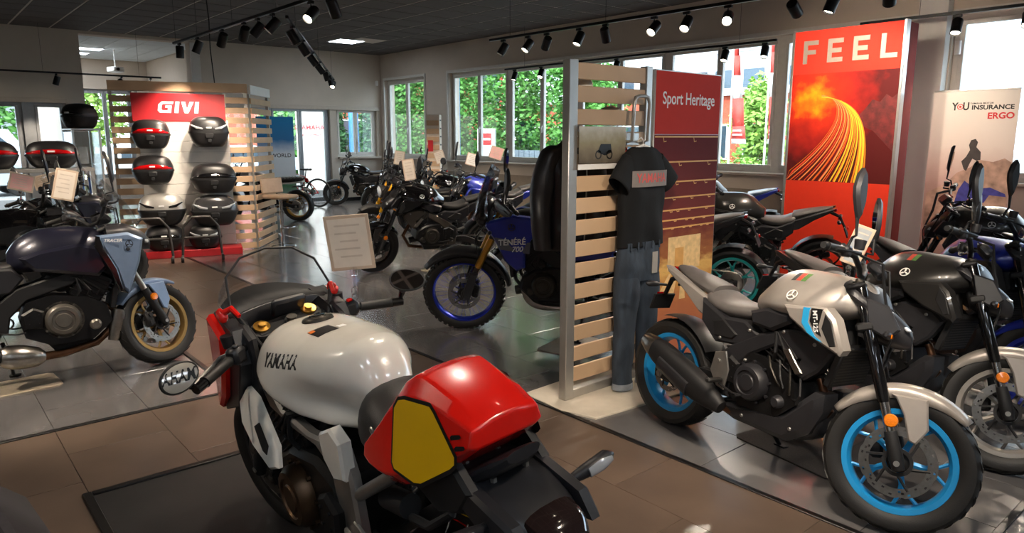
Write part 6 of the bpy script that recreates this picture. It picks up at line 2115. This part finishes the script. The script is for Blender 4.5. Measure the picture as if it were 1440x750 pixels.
for e_, (p_, c_) in zip(r_.color_ramp.elements, ((.2, '#ffc21e'), (.36, '#f57a14'), (.5, '#d8321c'), (.75, '#a5221c'), (1.0, '#5a1a1a'))):
    e_.position = p_
    e_.color = lin(c_)
l_.new(ma_.outputs[0], r_.inputs['Fac'])
l_.new(r_.outputs['Color'], b_.inputs['Base Color'])
ob('photo_print', bx(0, BW, -.02, -.001, 1.155, 2.355), gm, fb)
ob('printed_hill', G().prism([(.72, 1.82), (.85, 1.95), (.92, 2.05), (1.0, 2.02), (1.06, 2.1), (1.12, 2.06), (1.17, 2.1), (1.17, 1.5), (.95, 1.72)], -.02, -.0207), M('dark hill print', '#6a1d1c', .6, var=.5, vs=14), fb)
TR = [M('trail yellow', '#ffd23c', .5, var=0), M('trail orange', '#ff8a1e', .5, var=0), M('trail red', '#f0512a', .5, var=0), M('trail pale', '#ffb070', .5, var=0)]
rnd = random.Random(4)
for i in range(30):
    s_ = i / 29
    e_u = -.1 + 1.0 * s_ + rnd.uniform(-.02, .02)
    m_u = .50 + .20 * s_
    P0 = Vector((.36, 2.12 - .03 * s_))
    P1 = Vector((.62 + .22 * s_, 2.08 - .02 * s_))
    P2 = Vector((m_u + .22, 1.75))
    P3 = Vector((e_u, 1.156))
    wd = rnd.choice((.002, .003, .004, .006)) if s_ < .62 else rnd.choice((.003, .006, .009))
    L = []
    for k in range(17):
        t_ = k / 16
        p = P0 * (1 - t_) ** 3 + P1 * 3 * t_ * (1 - t_) ** 2 + P2 * 3 * t_ * t_ * (1 - t_) + P3 * t_ ** 3
        L.append((p, wd * (.25 + 1.2 * t_)))
    v = []
    for k, (p, w_) in enumerate(L):
        a, c = L[max(0, k - 1)][0], L[min(16, k + 1)][0]
        d = (c - a).normalized()
        nn = Vector((-d.y, d.x))
        for sg in (1, -1):
            q = p + nn * w_ * sg
            v.append((max(.002, min(BW - .002, q.x)), -.0206 - .00012 * i, max(1.156, q.y)))
    ob('light_trail', G().add(v, [(2 * k, 2 * k + 1, 2 * k + 3, 2 * k + 2) for k in range(16)]), (TR[(1, 2, 2, 3)[i % 4]] if s_ < .62 else TR[(0, 1)[i % 2]]), fb)
LETG = M('grey letter paint', '#a59a8f', .5, .2, var=.03)
for ch, u in (('F', .14), ('E', .42), ('E', .70), ('L', .99)):
    h, w_, t_ = .25, .17, .048
    po = {'F': [(0, 0), (t_, 0), (t_, .1), (w_ * .85, .1), (w_ * .85, .1 + t_), (t_, .1 + t_), (t_, h - t_), (w_, h - t_), (w_, h), (0, h)],
          'E': [(0, 0), (w_, 0), (w_, t_), (t_, t_), (t_, .1), (w_ * .9, .1), (w_ * .9, .1 + t_), (t_, .1 + t_), (t_, h - t_), (w_, h - t_), (w_, h), (0, h)],
          'L': [(0, 0), (w_, 0), (w_, t_), (t_, t_), (t_, h), (0, h)]}[ch]
    ob('sign_letter', G().prism([(u - .03 + x, 2.47 + z) for x, z in po], -.02, -.026), LETG, fb)

rb = thing('roll_up_banner', 'insurance roll-up banner with rider sitting on rocks', 'banner', (-3.02, 8.55, 0), 0)
RW, RH = .79, 2.14
ob('cassette', bx(-.02, RW + .02, -.08, .08, 0, .08, bev=.02), ALUP, rb)
ob('top_rail', bx(0, RW, -.01, .01, RH - .02, RH, bev=.004), ALUP, rb)
ob('support_pole', G().cyl((RW / 2, .03, .05), (RW / 2, .03, RH - .02), .01, n=8), ALUP, rb)
ob('sheet', bx(0, RW, -.008, -.005, .08, RH - .02), printmat('insurance banner print', [(0, '#7a5650'), (.3, '#a37f78'), (.52, '#b5928a'), (.6, '#c9aba3'), (.72, '#d8c8c0'), (1, '#dbd3cb')], z0=.08, z1=2.12, noise=.1, nscale=5), rb)
ob('printed_rock', G().prism([(.02, 1.05), (.2, 1.16), (.3, 1.28), (.42, 1.34), (.5, 1.42), (.62, 1.4), (.72, 1.44), (.78, 1.4), (.78, .5), (.02, .5)], -.008, -.0088), M('rock print', '#ab8878', .6, var=.45, vs=9), rb)
FIG = M('dark figure print', '#3c3433', .6, var=.2)
ob('printed_rider', G().prism([(.36, 1.32), (.33, 1.40), (.37, 1.45), (.40, 1.52), (.385, 1.57), (.40, 1.62), (.44, 1.635), (.465, 1.60), (.455, 1.55), (.5, 1.5), (.505, 1.42), (.47, 1.41), (.43, 1.43), (.41, 1.38), (.385, 1.30)], -.008, -.0094), FIG, rb)
ob('printed_motorcycle', G().prism([(.3, .95), (.33, 1.1), (.38, 1.2), (.42, 1.17), (.5, 1.12), (.62, 1.14), (.76, 1.08), (.77, 1.05), (.62, 1.06), (.58, .98), (.45, .96), (.4, .85)], -.0088, -.0096), M('blue bike print', '#3c3a86', .6, var=.3, vs=20), rb)
for (x, z) in ((.36, .85), (.65, .85)):
    ob('printed_wheel', G().lathe([(.075, -.0088), (.1, -.0088), (.1, -.0095), (.075, -.0095)], 22, 'y', c=(x, 0, z), closed=True), FIG, rb)


def bannertext(s, size, mat, x, z, bold=.001, sx=1.0, shear=0):
    ob('lettering', text_mesh('lettering', s, size, mat, bold=bold, sx=sx, shear=shear), None, rb, Matrix.Translation((x, -.0095, z)) @ Matrix.Rotation(R(90), 4, 'X'))


bannertext('Y', .11, INK, .215, 1.965, .003, .8)
ob('printed_ring', G().lathe([(.022, -.0095), (.03, -.0095), (.03, -.0099), (.022, -.0099)], 24, 'y', c=(.265, 0, 1.965), closed=True), REDINK, rb)
ob('printed_ring_dot', G().lathe([(1e-5, -.0099), (.012, -.0099), (.012, -.0095)], 16, 'y', c=(.265, 0, 1.965)), REDINK, rb)
bannertext('U', .11, INK, .318, 1.965, .003, .8)
bannertext('INSURANCE', .062, INK, .56, 1.952, .002, 1.12)
bannertext('YAMAHA MOTOR', .024, INK, .46, 1.995, .0005, 1.1)
bannertext('ERGO', .085, REDINK, .64, 1.865, .0025, 1.05)
bb = thing('roll_up_banner', 'narrow blue and green banner before the glass front, seen past the slatted screen', 'banner', (-15.6, 6.0, 0), R(80))
ob('cassette', bx(-.02, .82, -.08, .08, 0, .08, bev=.02), ALUP, bb)
ob('sheet', bx(0, .8, -.008, -.004, .08, 2.1), printmat('blue banner print', [(0, '#c9ccd0'), (.25, '#4f7d55'), (.36, '#e7ebee'), (.6, '#e9eef2'), (.75, '#3f7fb4'), (1, '#2f8bc4')], z0=.08, z1=2.1, noise=.06), bb)
ob('support_pole', G().cyl((.4, .03, .05), (.4, .03, 2.1), .01, n=8), ALUP, bb)
ob('lettering', text_mesh('lettering', 'WORLD', .12, INK, bold=.001), None, bb, Matrix.Translation((.5, -.009, 1.25)) @ Matrix.Rotation(R(90), 4, 'X'))
sc2 = thing('display_column', 'narrow white slatted display column with red badge between far motorcycles', 'display', (-10.9, 7.45, 0), R(45))
ob('column_body', bx(-.12, .12, -.1, .1, 0, 2.05, bev=.005), M('warm white laminate', '#d8cbbb', .5, var=.03), sc2)
for i in range(13):
    ob('slat', bx(-.115, .115, -.118, -.1, .12 + .145 * i, .21 + .145 * i, bev=.003), WOOD, sc2)
    ob('side_slot', bx(.1, .1215, -.07, .07, .2 + .145 * i, .225 + .145 * i), BLKM, sc2)
ob('badge', bx(-.09, -.0, -.123, -.118, 1.4, 1.6), SIGNRED, sc2)
# ---- dark upholstered seat back at the lower left corner, close to the camera
so2 = thing('armchair', 'dark grey fabric armchair corner at the lower left edge', 'armchair', (-2.1, .085, 0), R(5))
FAB = M('dark grey fabric', '#2b2629', .95, var=.15, vs=60, bump=.2, bs=300, sheen=.05)
ob('backrest', G().box((.0, .0, .42), (.62, .2, .62), bev=.09), FAB, so2)
ob('seat_cushion', G().box((0, -.33, .3), (.6, .5, .2), bev=.06), FAB, so2)
for x in (-.36, .36):
    ob('armrest', G().box((x, -.25, .32), (.12, .66, .44), bev=.05), FAB, so2)
for x in (-.3, .3):
    for y in (.02, -.5):
        ob('leg', G().cyl((x, y, 0), (x, y, .12), .02, .026, 10), BLKM, so2)
# ================================================================== track lighting
LAMPM = M('spot lamp lens', '#fff1d8', .4, emit=14.0, var=0)
LAMPOFF = M('spot lamp reflector', '#8f8674', .15, .8, var=.1)
TRK = M('black track', '#121213', .4, .3, var=.08)


def spot_head(rail, pos, aim, lit=True, power=None, size=.055, ln=.17, angle=62, white=False, blend=.6):
    """head hanging under the rail; aim is a point"""
    p = Vector(pos)
    d = (Vector(aim) - p).normalized()
    up = Vector((0, 0, 1))
    ex = d.orthogonal().normalized()
    m = basis(p - Vector((0, 0, .13)), ex, d.cross(ex))
    if m.to_3x3().col[2].dot(d) < 0:
        m = basis(p - Vector((0, 0, .13)), d.cross(ex), ex)
    body = WHITE if white else TRK
    H_ = ob('spotlight', G().lathe([(1e-5, -ln * .5), (size * .9, -ln * .5), (size, -ln * .42), (size, ln * .5), (size * .88, ln * .5), (size * .82, ln * .4), (1e-5, ln * .38)], 22, 'z'), body, rail, m)
    ob('spotlight_lens', G().lathe([(1e-5, ln * .4), (size * .8, ln * .41), (size * .8, ln * .4)], 20, 'z'), LAMPM if lit else LAMPOFF, H_)
    ob('spotlight_bracket', G().box(p - Vector((0, 0, .018)), (.09, .032, .03) if abs(d.x) < 2 else (.03, .03, .03), bev=.004).cyl(p - Vector((0, 0, .03)), p - Vector((0, 0, .12)), .007, n=8), body, rail)
    if lit:
        L = bpy.data.lights.new('spot_lamp', 'SPOT')
        L.energy = power or SPOT_W
        L.color = WARM
        L.spot_size = R(angle)
        L.spot_blend = blend
        L.shadow_soft_size = .045
        lo = bpy.data.objects.new('spot_lamp', L)
        COL.objects.link(lo)
        lo.parent = H_
        lo.matrix_basis = Matrix.Translation((0, 0, ln * .5 + .01)) @ Matrix.Rotation(PI, 4, 'X')


def track(label, a, b, heads, wires=None, **kw):
    a, b = Vector(a), Vector(b)
    t = thing('light_track', label, 'light track', (0, 0, 0), 0, 'light tracks')
    d = (b - a).normalized()
    g = G().box((a + b) / 2, ((b - a).length, .036, .034), rz=math.atan2(d.y, d.x), bev=.004)
    ob('rail', g, TRK, t)
    L = (b - a).length
    for q in (wires or (.15, .85)):
        p = a.lerp(b, q)
        ob('suspension_wire', G().cyl(p, Vector((p.x, p.y, CZ)), .0025, n=5), TRK, t)
    for h in heads:
        q, aim = h[0], h[1]
        k = dict(kw)
        if len(h) > 2:
            k.update(h[2])
        spot_head(t, a.lerp(b, q) - Vector((0, 0, .017)), aim, **k)
    return t


HZ = 3.0
track('long black light track over the luggage wall', (-11.4, 3.25, HZ), (-6.2, 3.3, HZ),
      [(.05, (-11.3, 3.2, 0)), (.2, (-10.8, 2.6, 1.2)), (.38, (-10.8, 3.1, 1.2), dict(power=110)), (.52, (-10.8, 3.4, 1.0), dict(power=90)), (.60, (-9.6, 1.6, .6)), (.68, (-8.6, 1.2, .6)), (.86, (-5.9, 1.0, .8)), (.95, (-7.5, 4.8, .5))], wires=(.02, .2, .45, .7, .95))
track('black light track running towards the far corner', (-8.1, 3.55, HZ), (-16.0, 8.1, HZ),
      [(.06, (-8.6, 5.4, .5)), (.2, (-9.6, 6.2, .5)), (.36, (-10.6, 7.0, .5)), (.52, (-12.2, 8.0, .5)), (.7, (-13.6, 7.6, .5)), (.84, (-15.2, 8.3, .6)), (.95, (-13.8, 6.0, .5))], wires=(.1, .5, .9))
track('long black light track before the window wall', (-8.15, 6.55, HZ), (-1.0, 6.7, HZ),
      [(.04, (-8.8, 5.2, .3)), (.11, (-7.6, 4.7, .6)), (.16, (-9.5, 7.6, .5)), (.24, (-6.6, 5.2, .4)), (.30, (-6.8, 8.3, .5)), (.40, (-5.1, 3.9, .6), dict(power=80)), (.46, (-4.4, 4.5, .7)), (.53, (-3.05, 4.1, 1.3), dict(power=110)),
       (.63, (-3.8, 8.0, 2.3), dict(power=65, angle=95)), (.68, (-3.9, 6.0, .5)), (.75, (-3.4, 8.2, 1.5), dict(power=60, angle=95)), (.83, (-2.6, 8.5, 1.6), dict(power=25, angle=80)), (.90, (-1.7, 4.2, .6), dict(power=90))], wires=(.06, .3, .55, .8))
track('black light track along the long window', (-11.4, 9.55, HZ), (-5.5, 9.6, HZ), [(.05, (-11.2, 8.6, .3)), (.18, (-9.9, 8.2, .5)), (.5, (-8.2, 8.4, .4)), (.86, (-6.2, 8.5, .5)), (.97, (-5.4, 8.6, .6))], wires=(.1, .9))
track('black light track at the right hand window', (-4.1, 9.05, HZ), (-.8, 9.05, HZ), [(.32, (-2.9, 8.0, .8)), (.52, (-1.9, 7.3, .6)), (.8, (-1.2, 6.6, .6))], wires=(.2, .8))
track('short black light track in front of the left end wall', (-16.5, .2, 2.88), (-16.5, 4.4, 2.88), [(.55, (-17.0, 1.9, .9)), (.3, (-17.0, 1.2, 2.2)), (.82, (-14.6, 4.6, .3)), (.95, (-15, 4.9, .3), dict(lit=False, size=.03, ln=.06))], wires=(.1, .5, .9))
# tracks above and behind the photographer
track('black light track over the walkway behind the photographer', (-5.5, 1.9, HZ + .1), (3.0, 1.9, HZ + .1), [(.1, (-5.6, .8, .8), dict(power=110)), (.26, (-3.0, 1.2, .9), dict(power=50)), (.36, (-2.2, 1.1, .9), dict(power=40)), (.5, (-2.2, 3.3, .8), dict(power=110)), (.58, (-1.1, 3.1, .5), dict(power=110)), (.66, (-1.4, 1.0, .8), dict(power=50)), (.75, (-2.95, 3.5, 1.2), dict(power=110))], wires=(.1, .9))
track('black light track over the left hand row of motorcycles', (-9.5, -.9, HZ + .1), (-3.0, -.9, HZ + .1), [(.1, (-9.6, 1.0, 1.0)), (.3, (-7.6, .5, .9)), (.55, (-5.9, .6, .7), dict(power=110)), (.75, (-5.3, 1.3, .4)), (.92, (-2.2, .9, .9), dict(power=40))], wires=(.1, .9))
bpj = thing('projector', 'white projector hanging from the ceiling of the back room', 'projector', (-20.2, 4.35, 3.3), R(20))
ob('housing', G().box((0, 0, 0), (.34, .26, .12), bev=.02), WHITE, bpj)
ob('lens', G().cyl((.16, -.05, 0), (.2, -.05, 0), .04, n=16), BLKG, bpj)
ob('ceiling_rod', G().cyl((0, 0, .05), (0, 0, CZ - 3.3), .015, n=8), WHITE, bpj)
wl = thing('wall_sensor', 'small white motion sensor in the far corner', 'sensor', (-17.02, 9.86, 3.05), R(-45))
ob('housing', G().box((.06, 0, 0), (.05, .07, .13), bev=.015), WHITE, wl)
ob('arm', G().box((.02, 0, 0), (.05, .03, .03), bev=.005), WHITE, wl)
wl = thing('wall_sensor', 'white swivel sensor on the wall beside the right hand window', 'sensor', (-3.3, 9.98, 2.72), R(-90))
ob('housing', G().cyl((.06, 0, -.08), (.06, 0, .08), .035, n=14), WHITE, wl)
ob('arm', G().box((.02, 0, .06), (.06, .03, .03), bev=.005), WHITE, wl)
cb = ob('ceiling_cable', G().tube([(-10.95, 3.6, CZ), (-10.93, 3.62, 3.3), (-10.9, 3.6, 2.9), (-10.88, 3.62, 2.42)], .008, 6), TRK)
tag(cb, 'black cable dropping from the ceiling onto the luggage wall', 'cable')

# ================================================================== outside the windows
ASPH = M('asphalt', '#7d7d7c', .9, var=.1, vs=4)
gr = struct('ground_outside', bx(-90, 40, -40, 90, -.5, -.15), ASPH)
LEAF = [M('leaf green', '#4f8a35', .6, var=.35, vs=.9), M('leaf dark green', '#2f6130', .6, var=.35, vs=.9), M('leaf yellow green', '#84ad4a', .6, var=.3, vs=1.2)]
BARK = M('bark', '#5c4a38', .9, var=.3)


def leaf_blob(rnd, lobes, count, size, hollow=.3):
    v = []
    f = []
    for i in range(count):
        c, r = lobes[rnd.randrange(len(lobes))]
        while True:
            d = Vector((rnd.uniform(-1, 1), rnd.uniform(-1, 1), rnd.uniform(-1, 1)))
            if hollow < d.length < 1:
                break
        p = Vector(c) + Vector((d.x * r[0], d.y * r[1], d.z * r[2]))
        u = Vector((rnd.uniform(-1, 1), rnd.uniform(-1, 1), rnd.uniform(-.6, .6))).normalized()
        w_ = (d.normalized() + Vector((rnd.uniform(-.8, .8), rnd.uniform(-.8, .8), rnd.uniform(-.2, .8)))).normalized().cross(u)
        if w_.length < .1:
            continue
        w_.normalize()
        s = size * rnd.uniform(.6, 1.3)
        o = len(v)
        v += [p - u * s, p + w_ * s * .5, p + u * s, p - w_ * s * .5]
        f.append((o, o + 1, o + 2, o + 3))
    g = G()
    g.v = [tuple(q) for q in v]
    g.f = f
    return g


def tree(label, x, y, h, w_, mat, cnt=3500, group='trees outside the windows', base=.2, size=.13, seed=0, column=True):
    rnd = random.Random(seed)
    t = thing('tree', label, 'tree', (x, y, -.15), 0, group)
    lobes = []
    n = 9 if column else 12
    for i in range(n):
        q = i / (n - 1)
        rr = w_ * (.55 + .45 * math.sin(PI * min(1, q * .9 + .1))) * (1 if column else (.7 + .5 * rnd.random()))
        off = (rnd.uniform(-.25, .25) * w_, rnd.uniform(-.25, .25) * w_)
        lobes.append(((off[0], off[1], base + (h - base) * (.08 + .86 * q)), (rr, rr, h * .13 + w_ * .2)))
    cr = ob('crown', leaf_blob(rnd, lobes, cnt, size), mat, t)
    cr['kind'] = 'stuff'
    ob('trunk', G().tube([(0, 0, 0), (.03, .02, h * .4), (0, 0, h * .8)], [.14, .1, .03], 8), BARK, t)
    return t


for i, (x, y, h, w_, m_, lab) in enumerate((
    (-26.6, 15.5, 5.6, 1.0, 1, 'dense green tree left of the blue post outside'),
    (-24.3, 15.4, 6.0, 1.25, 0, 'bushy green tree right of the blue post outside'),
    (-20.6, 15.2, 6.2, 1.35, 0, 'tallest bright green tree outside the long window'),
    (-17.3, 15.2, 6.0, 1.4, 0, 'round green tree in the middle of the long window'),
    (-14.6, 15.2, 5.8, 1.1, 0, 'green tree just left of the slatted stand'),
    (-28.0, 13.8, 5.5, .75, 1, 'narrow ivy green tree in the small corner window'),
)):
    tree(lab, x, y, h, w_, LEAF[m_], 13000, seed=i, size=.085)
tree('young light green tree behind the red flags', -14.2, 24.2, 3.6, 1.2, LEAF[2], 2600, seed=20, column=False, base=1.0)
tree('green tree beyond the right hand flag', -9.0, 23.5, 4.4, 1.0, LEAF[0], 2000, seed=21, column=False)
for i, (x, y, h, w_, m_, lab) in enumerate((
    (-44, 3.0, 6.5, 2.4, 0, 'broad green tree beyond the left hand glass front'), (-45, 8.2, 6.5, 2.2, 2, 'light green tree beyond the back room window'),
    (-33.8, 14.6, 4.6, 1.2, 0, 'green tree seen between the slats of the luggage wall'), (-50, -3.2, 7.5, 1.6, 1, 'dark conifer at the left picture edge'), (-37.5, .2, 3.0, 1.2, 1, 'low dark bush beyond the parked van'))):
    tree(lab, x, y, h, w_, LEAF[m_], 3200, seed=30 + i, column=False, size=.2)
for i, (x, y, sx, sy, sz, lab) in enumerate(((-13.6, 21.5, 1.4, .5, .75, 'clipped green hedge below the flags'), (-10.7, 21.3, .9, .5, .75, 'clipped green hedge right of the flag poles'), (-12.2, 12.3, 1.0, .4, .6, 'low shrubs beside the grey fence'))):
    t = thing('hedge', lab, 'hedge', (x, y, -.15), 0, 'hedges outside')
    o = ob('foliage', leaf_blob(random.Random(50 + i), [((q * sx * .4, 0, sz * .75), (sx * .45, sy, sz * .8)) for q in (-1.5, -.75, 0, .75, 1.5)], 2200, .07), LEAF[2], t)
    o['kind'] = 'stuff'
    ob('stem', G().cyl((0, 0, 0), (0, 0, sz), .05, n=6), BARK, t)

BRICK = M('orange red brickwork', '#b5543c', .85, var=.2, vs=9)
CONC = M('pale render', '#c9cdd0', .8, var=.05, vs=2)
GLSD = M('dark window glass', '#40505c', .1, .2, coat=.8, var=.1)


def building(label, x0, x1, y0, y1, h, mat, facade, wins, roof=True):
    t = thing('building', label, 'building', ((x0 + x1) / 2, (y0 + y1) / 2, -.15), 0)
    ob('walls', bx(-(x1 - x0) / 2, (x1 - x0) / 2, -(y1 - y0) / 2, (y1 - y0) / 2, 0, h), mat, t)
    ob('roof_edge', bx(-(x1 - x0) / 2 - .2, (x1 - x0) / 2 + .2, -(y1 - y0) / 2 - .2, (y1 - y0) / 2 + .2, h, h + .3), CONC, t)
    for (u, z, w_, hh) in wins:
        if facade == '-y':
            y = -(y1 - y0) / 2
            wn = ob('window', bx(u - w_ / 2 - .08, u + w_ / 2 + .08, y - .06, y + .02, z - .08, z + hh + .08), WHITE, t)
            ob('pane', bx(u - w_ / 2, u + w_ / 2, y - .075, y - .055, z, z + hh), GLSD, wn)
        else:
            x = (x1 - x0) / 2
            wn = ob('window', bx(x - .02, x + .06, u - w_ / 2 - .08, u + w_ / 2 + .08, z - .08, z + hh + .08), WHITE, t)
            ob('pane', bx(x + .055, x + .075, u - w_ / 2, u + w_ / 2, z, z + hh), GLSD, wn)
    return t


building('red brick office building with pale upper floor beyond the flags', -32, -13, 28, 33, 3.6, BRICK, '-y', [(-8.4 + 2.4 * i, .9, 1.5, 1.4) for i in range(8)])
building('pale grey upper block with window band beyond the brick office', -30, -15, 34, 42, 6.2, CONC, '-y', [(-6.6 + 1.7 * i, 4.2, 1.2, 1.1) for i in range(8)])
building('white office tower far beyond the long window', -42, -24, 60, 72, 15.5, CONC, '-y', [(-7 + 2.0 * i, 5 + 3.2 * j, 1.4, 1.6) for i in range(8) for j in range(3)])
building('orange brick house beyond the glass front', -46, -36, 14, 30, 7.0, BRICK, '+x', [(-6 + 3.2 * i, 1.0 + 3.0 * j, 1.5, 1.7) for i in range(5) for j in range(2)])
building('low grey workshop beyond the left hand window', -62, -52, -4, 6, 5.2, M('grey cladding', '#8e969c', .7, var=.05), '+x', [(-2.5, 1.0, 3.0, 3.2), (2.0, 2.6, 1.6, 1.0)])

# flags, pylon, fence, posts
FLR = M('flag red cloth', '#d64a41', .7, var=.06)
for i, (x, lab) in enumerate(((-13.0, 'red and white flag on a white pole, left one of the pair'), (-11.75, 'red and white flag on a white pole, right one of the pair'))):
    t = thing('flag', lab, 'flag', (x, 20.2, -.15), 0, 'flags outside')
    ob('pole', G().cyl((0, 0, 0), (0, 0, 5.2), .035, .025, 10), WHITE, t)
    for (z0, z1, mt_) in ((4.3, 5.1, FLR), (3.7, 4.3, FLR), (3.0, 3.7, WHITE), (2.15, 3.0, FLR), (1.75, 2.15, FLR), (1.6, 1.75, WHITE)):
        v = []
        for k in range(7):
            q = k / 6
            w_ = .12 + .42 * (5.1 - (z0 + z1) / 2) / 3.5
            v += [(.05 + w_ * q, .05 * math.sin(q * 6 + z0), z0), (.05 + (w_ - .05) * q, .05 * math.sin(q * 6 + z1), z1)]
        o = ob('flag_cloth', G().add(v, [(2 * k, 2 * k + 2, 2 * k + 3, 2 * k + 1) for k in range(6)]), mt_, t)
        o.modifiers.new('thick', 'SOLIDIFY').thickness = .004
    for k, (z, w_) in enumerate(((1.98, .3), (1.86, .34))):
        ob('flag_stripe', bx(.16, .16 + w_, -.09, -.085, z, z + .05), WINK, t)
py_ = thing('pylon_sign', 'white pylon sign with red panel outside the long window', 'sign', (-16.6, 13.2, -.15), R(35))
ob('body', bx(-.26, .26, -.1, .1, 0, 2.05, bev=.02), WHITE, py_)
ob('sign_panel', bx(-.17, .17, -.105, -.1, 1.58, 1.92), SIGNRED, py_)
ob('sign_stripe', bx(-.14, .14, -.108, -.105, 1.72, 1.78), WINK, py_)
for k in range(3):
    ob('sign_line', bx(-.17, .06, -.105, -.1, 1.4 - .11 * k, 1.44 - .11 * k), GREYINK, py_)
yp = thing('pylon_sign', 'tall white pylon sign with red emblem lettering beyond the glass front', 'sign', (-21.5, 10.0, -.15), R(55))
ob('body', bx(-.42, .42, -.15, .15, 0, 4.2, bev=.02), WHITE, yp)
ob('lettering', text_mesh('lettering', 'YAMAHA', .2, REDINK, bold=.004), None, yp, Matrix.Translation((.05, -.158, 2.1)) @ Matrix.Rotation(R(90), 4, 'X'))
ob('lettering', text_mesh('lettering', 'Rev your Heart', .1, REDINK, bold=.001, shear=.3), None, yp, Matrix.Translation((.02, -.158, 1.88)) @ Matrix.Rotation(R(90), 4, 'X'))
ob('emblem', g_emblem(.09), REDINK, yp, Matrix.Translation((-.36, -.152, 2.1)) @ Matrix.Rotation(R(90), 4, 'X'))
for lab, x, y in (('tall blue post outside the long window', -17.9, 13.0), ('blue post outside the glass front', -22.5, 12.05)):
    p = thing('post', lab, 'post', (x, y, -.15), .3, 'blue posts outside')
    ob('shaft', bx(-.13, .13, -.1, .1, 0, 6.5), M('blue post paint', '#2f7fc0', .5, var=.04), p)
    ob('cap', bx(-.16, .16, -.13, .13, 6.5, 6.6), WHITE, p)
fe = thing('fence', 'grey panel fence outside the long window', 'fence', (-14.0, 13.35, -.15), R(4))
for i in range(14):
    ob('fence_panel', bx(-1.4 + .2 * i, -1.4 + .2 * i + .17, -.02, .02, .1, 1.45), M('grey fence paint', '#7c8a97', .6, var=.05), fe)
for z in (.3, 1.25):
    ob('fence_rail', bx(-1.5, 1.5, .02, .06, z, z + .06), MATS['grey fence paint'], fe)
fe2 = thing('fence', 'light blue grey fence rail beyond the fence panels', 'fence', (-15.5, 17.6, -.15), 0)
ob('fence_rail', bx(-3, 3, -.03, .03, 1.75, 1.9), MATS['grey fence paint'], fe2)
for i in range(5):
    ob('fence_post', bx(-2.9 + 1.4 * i, -2.82 + 1.4 * i, -.03, .03, 0, 1.75), MATS['grey fence paint'], fe2)
for lab, x in (('small white parking sign left of the flag poles', -13.9), ('small white parking sign right of the flag poles', -9.9)):
    s_ = thing('parking_sign', lab, 'sign', (x, 18.6, -.15), .5, 'parking signs')
    ob('post', G().cyl((0, 0, 0), (0, 0, 1.9), .03, n=8), ALUP, s_)
    ob('plate', bx(-.2, .2, -.04, -.03, 1.3, 1.95, bev=.003), WHITE, s_)
    ob('plate_mark', bx(-.12, .12, -.043, -.04, 1.52, 1.72), SIGNRED, s_)


def car(label, x, y, rz, col, van=False):
    t = thing('van' if van else 'car', label, 'van' if van else 'car', (x, y, -.15), rz, 'parked vehicles')
    m_ = M('car paint ' + col, col, .3, coat=.7, var=.03)
    h = 2.1 if van else 1.45
    po = [(-2.2, .35), (-2.25, .8), (-2.1, h * .98), (-1.6, h), (.6 if van else .3, h), (1.25, 1.1 if van else .98), (2.1, .9), (2.25, .6), (2.2, .35)]
    ob('body', G().prism(po, -.88, .88, .0), m_, t)
    ob('side_glass', G().prism([(-1.6, h * .62), (-1.6, h * .9), (.4, h * .9), (1.0, h * .6)], -.89, .89), GLSD, t)
    for xx in (-1.4, 1.4):
        for sg in (1, -1):
            ob('wheel', G().lathe([(1e-5, -.1), (.3, -.1), (.33, -.05), (.33, .05), (.3, .1), (1e-5, .1)], 22, 'y', c=(xx, sg * .82, .33)), RUB, t)
    ob('headlamp', G().box((2.2, -.6, .72), (.08, .3, .14), bev=.02), LENS, t)
    ob('headlamp', G().box((2.2, .6, .72), (.08, .3, .14), bev=.02), LENS, t)


car('white van parked outside the left hand window', -33, 2.6, R(80), '#e2e4e6', True)
car('silver car parked outside the left hand window', -27.5, 1.3, R(95), '#aab4bc')
car('white car parked outside the back room window', -31, 8.0, R(90), '#dfe3e6')
car('pale blue car parked beyond the glass front', -32.5, 12.0, R(75), '#b9c6d2')
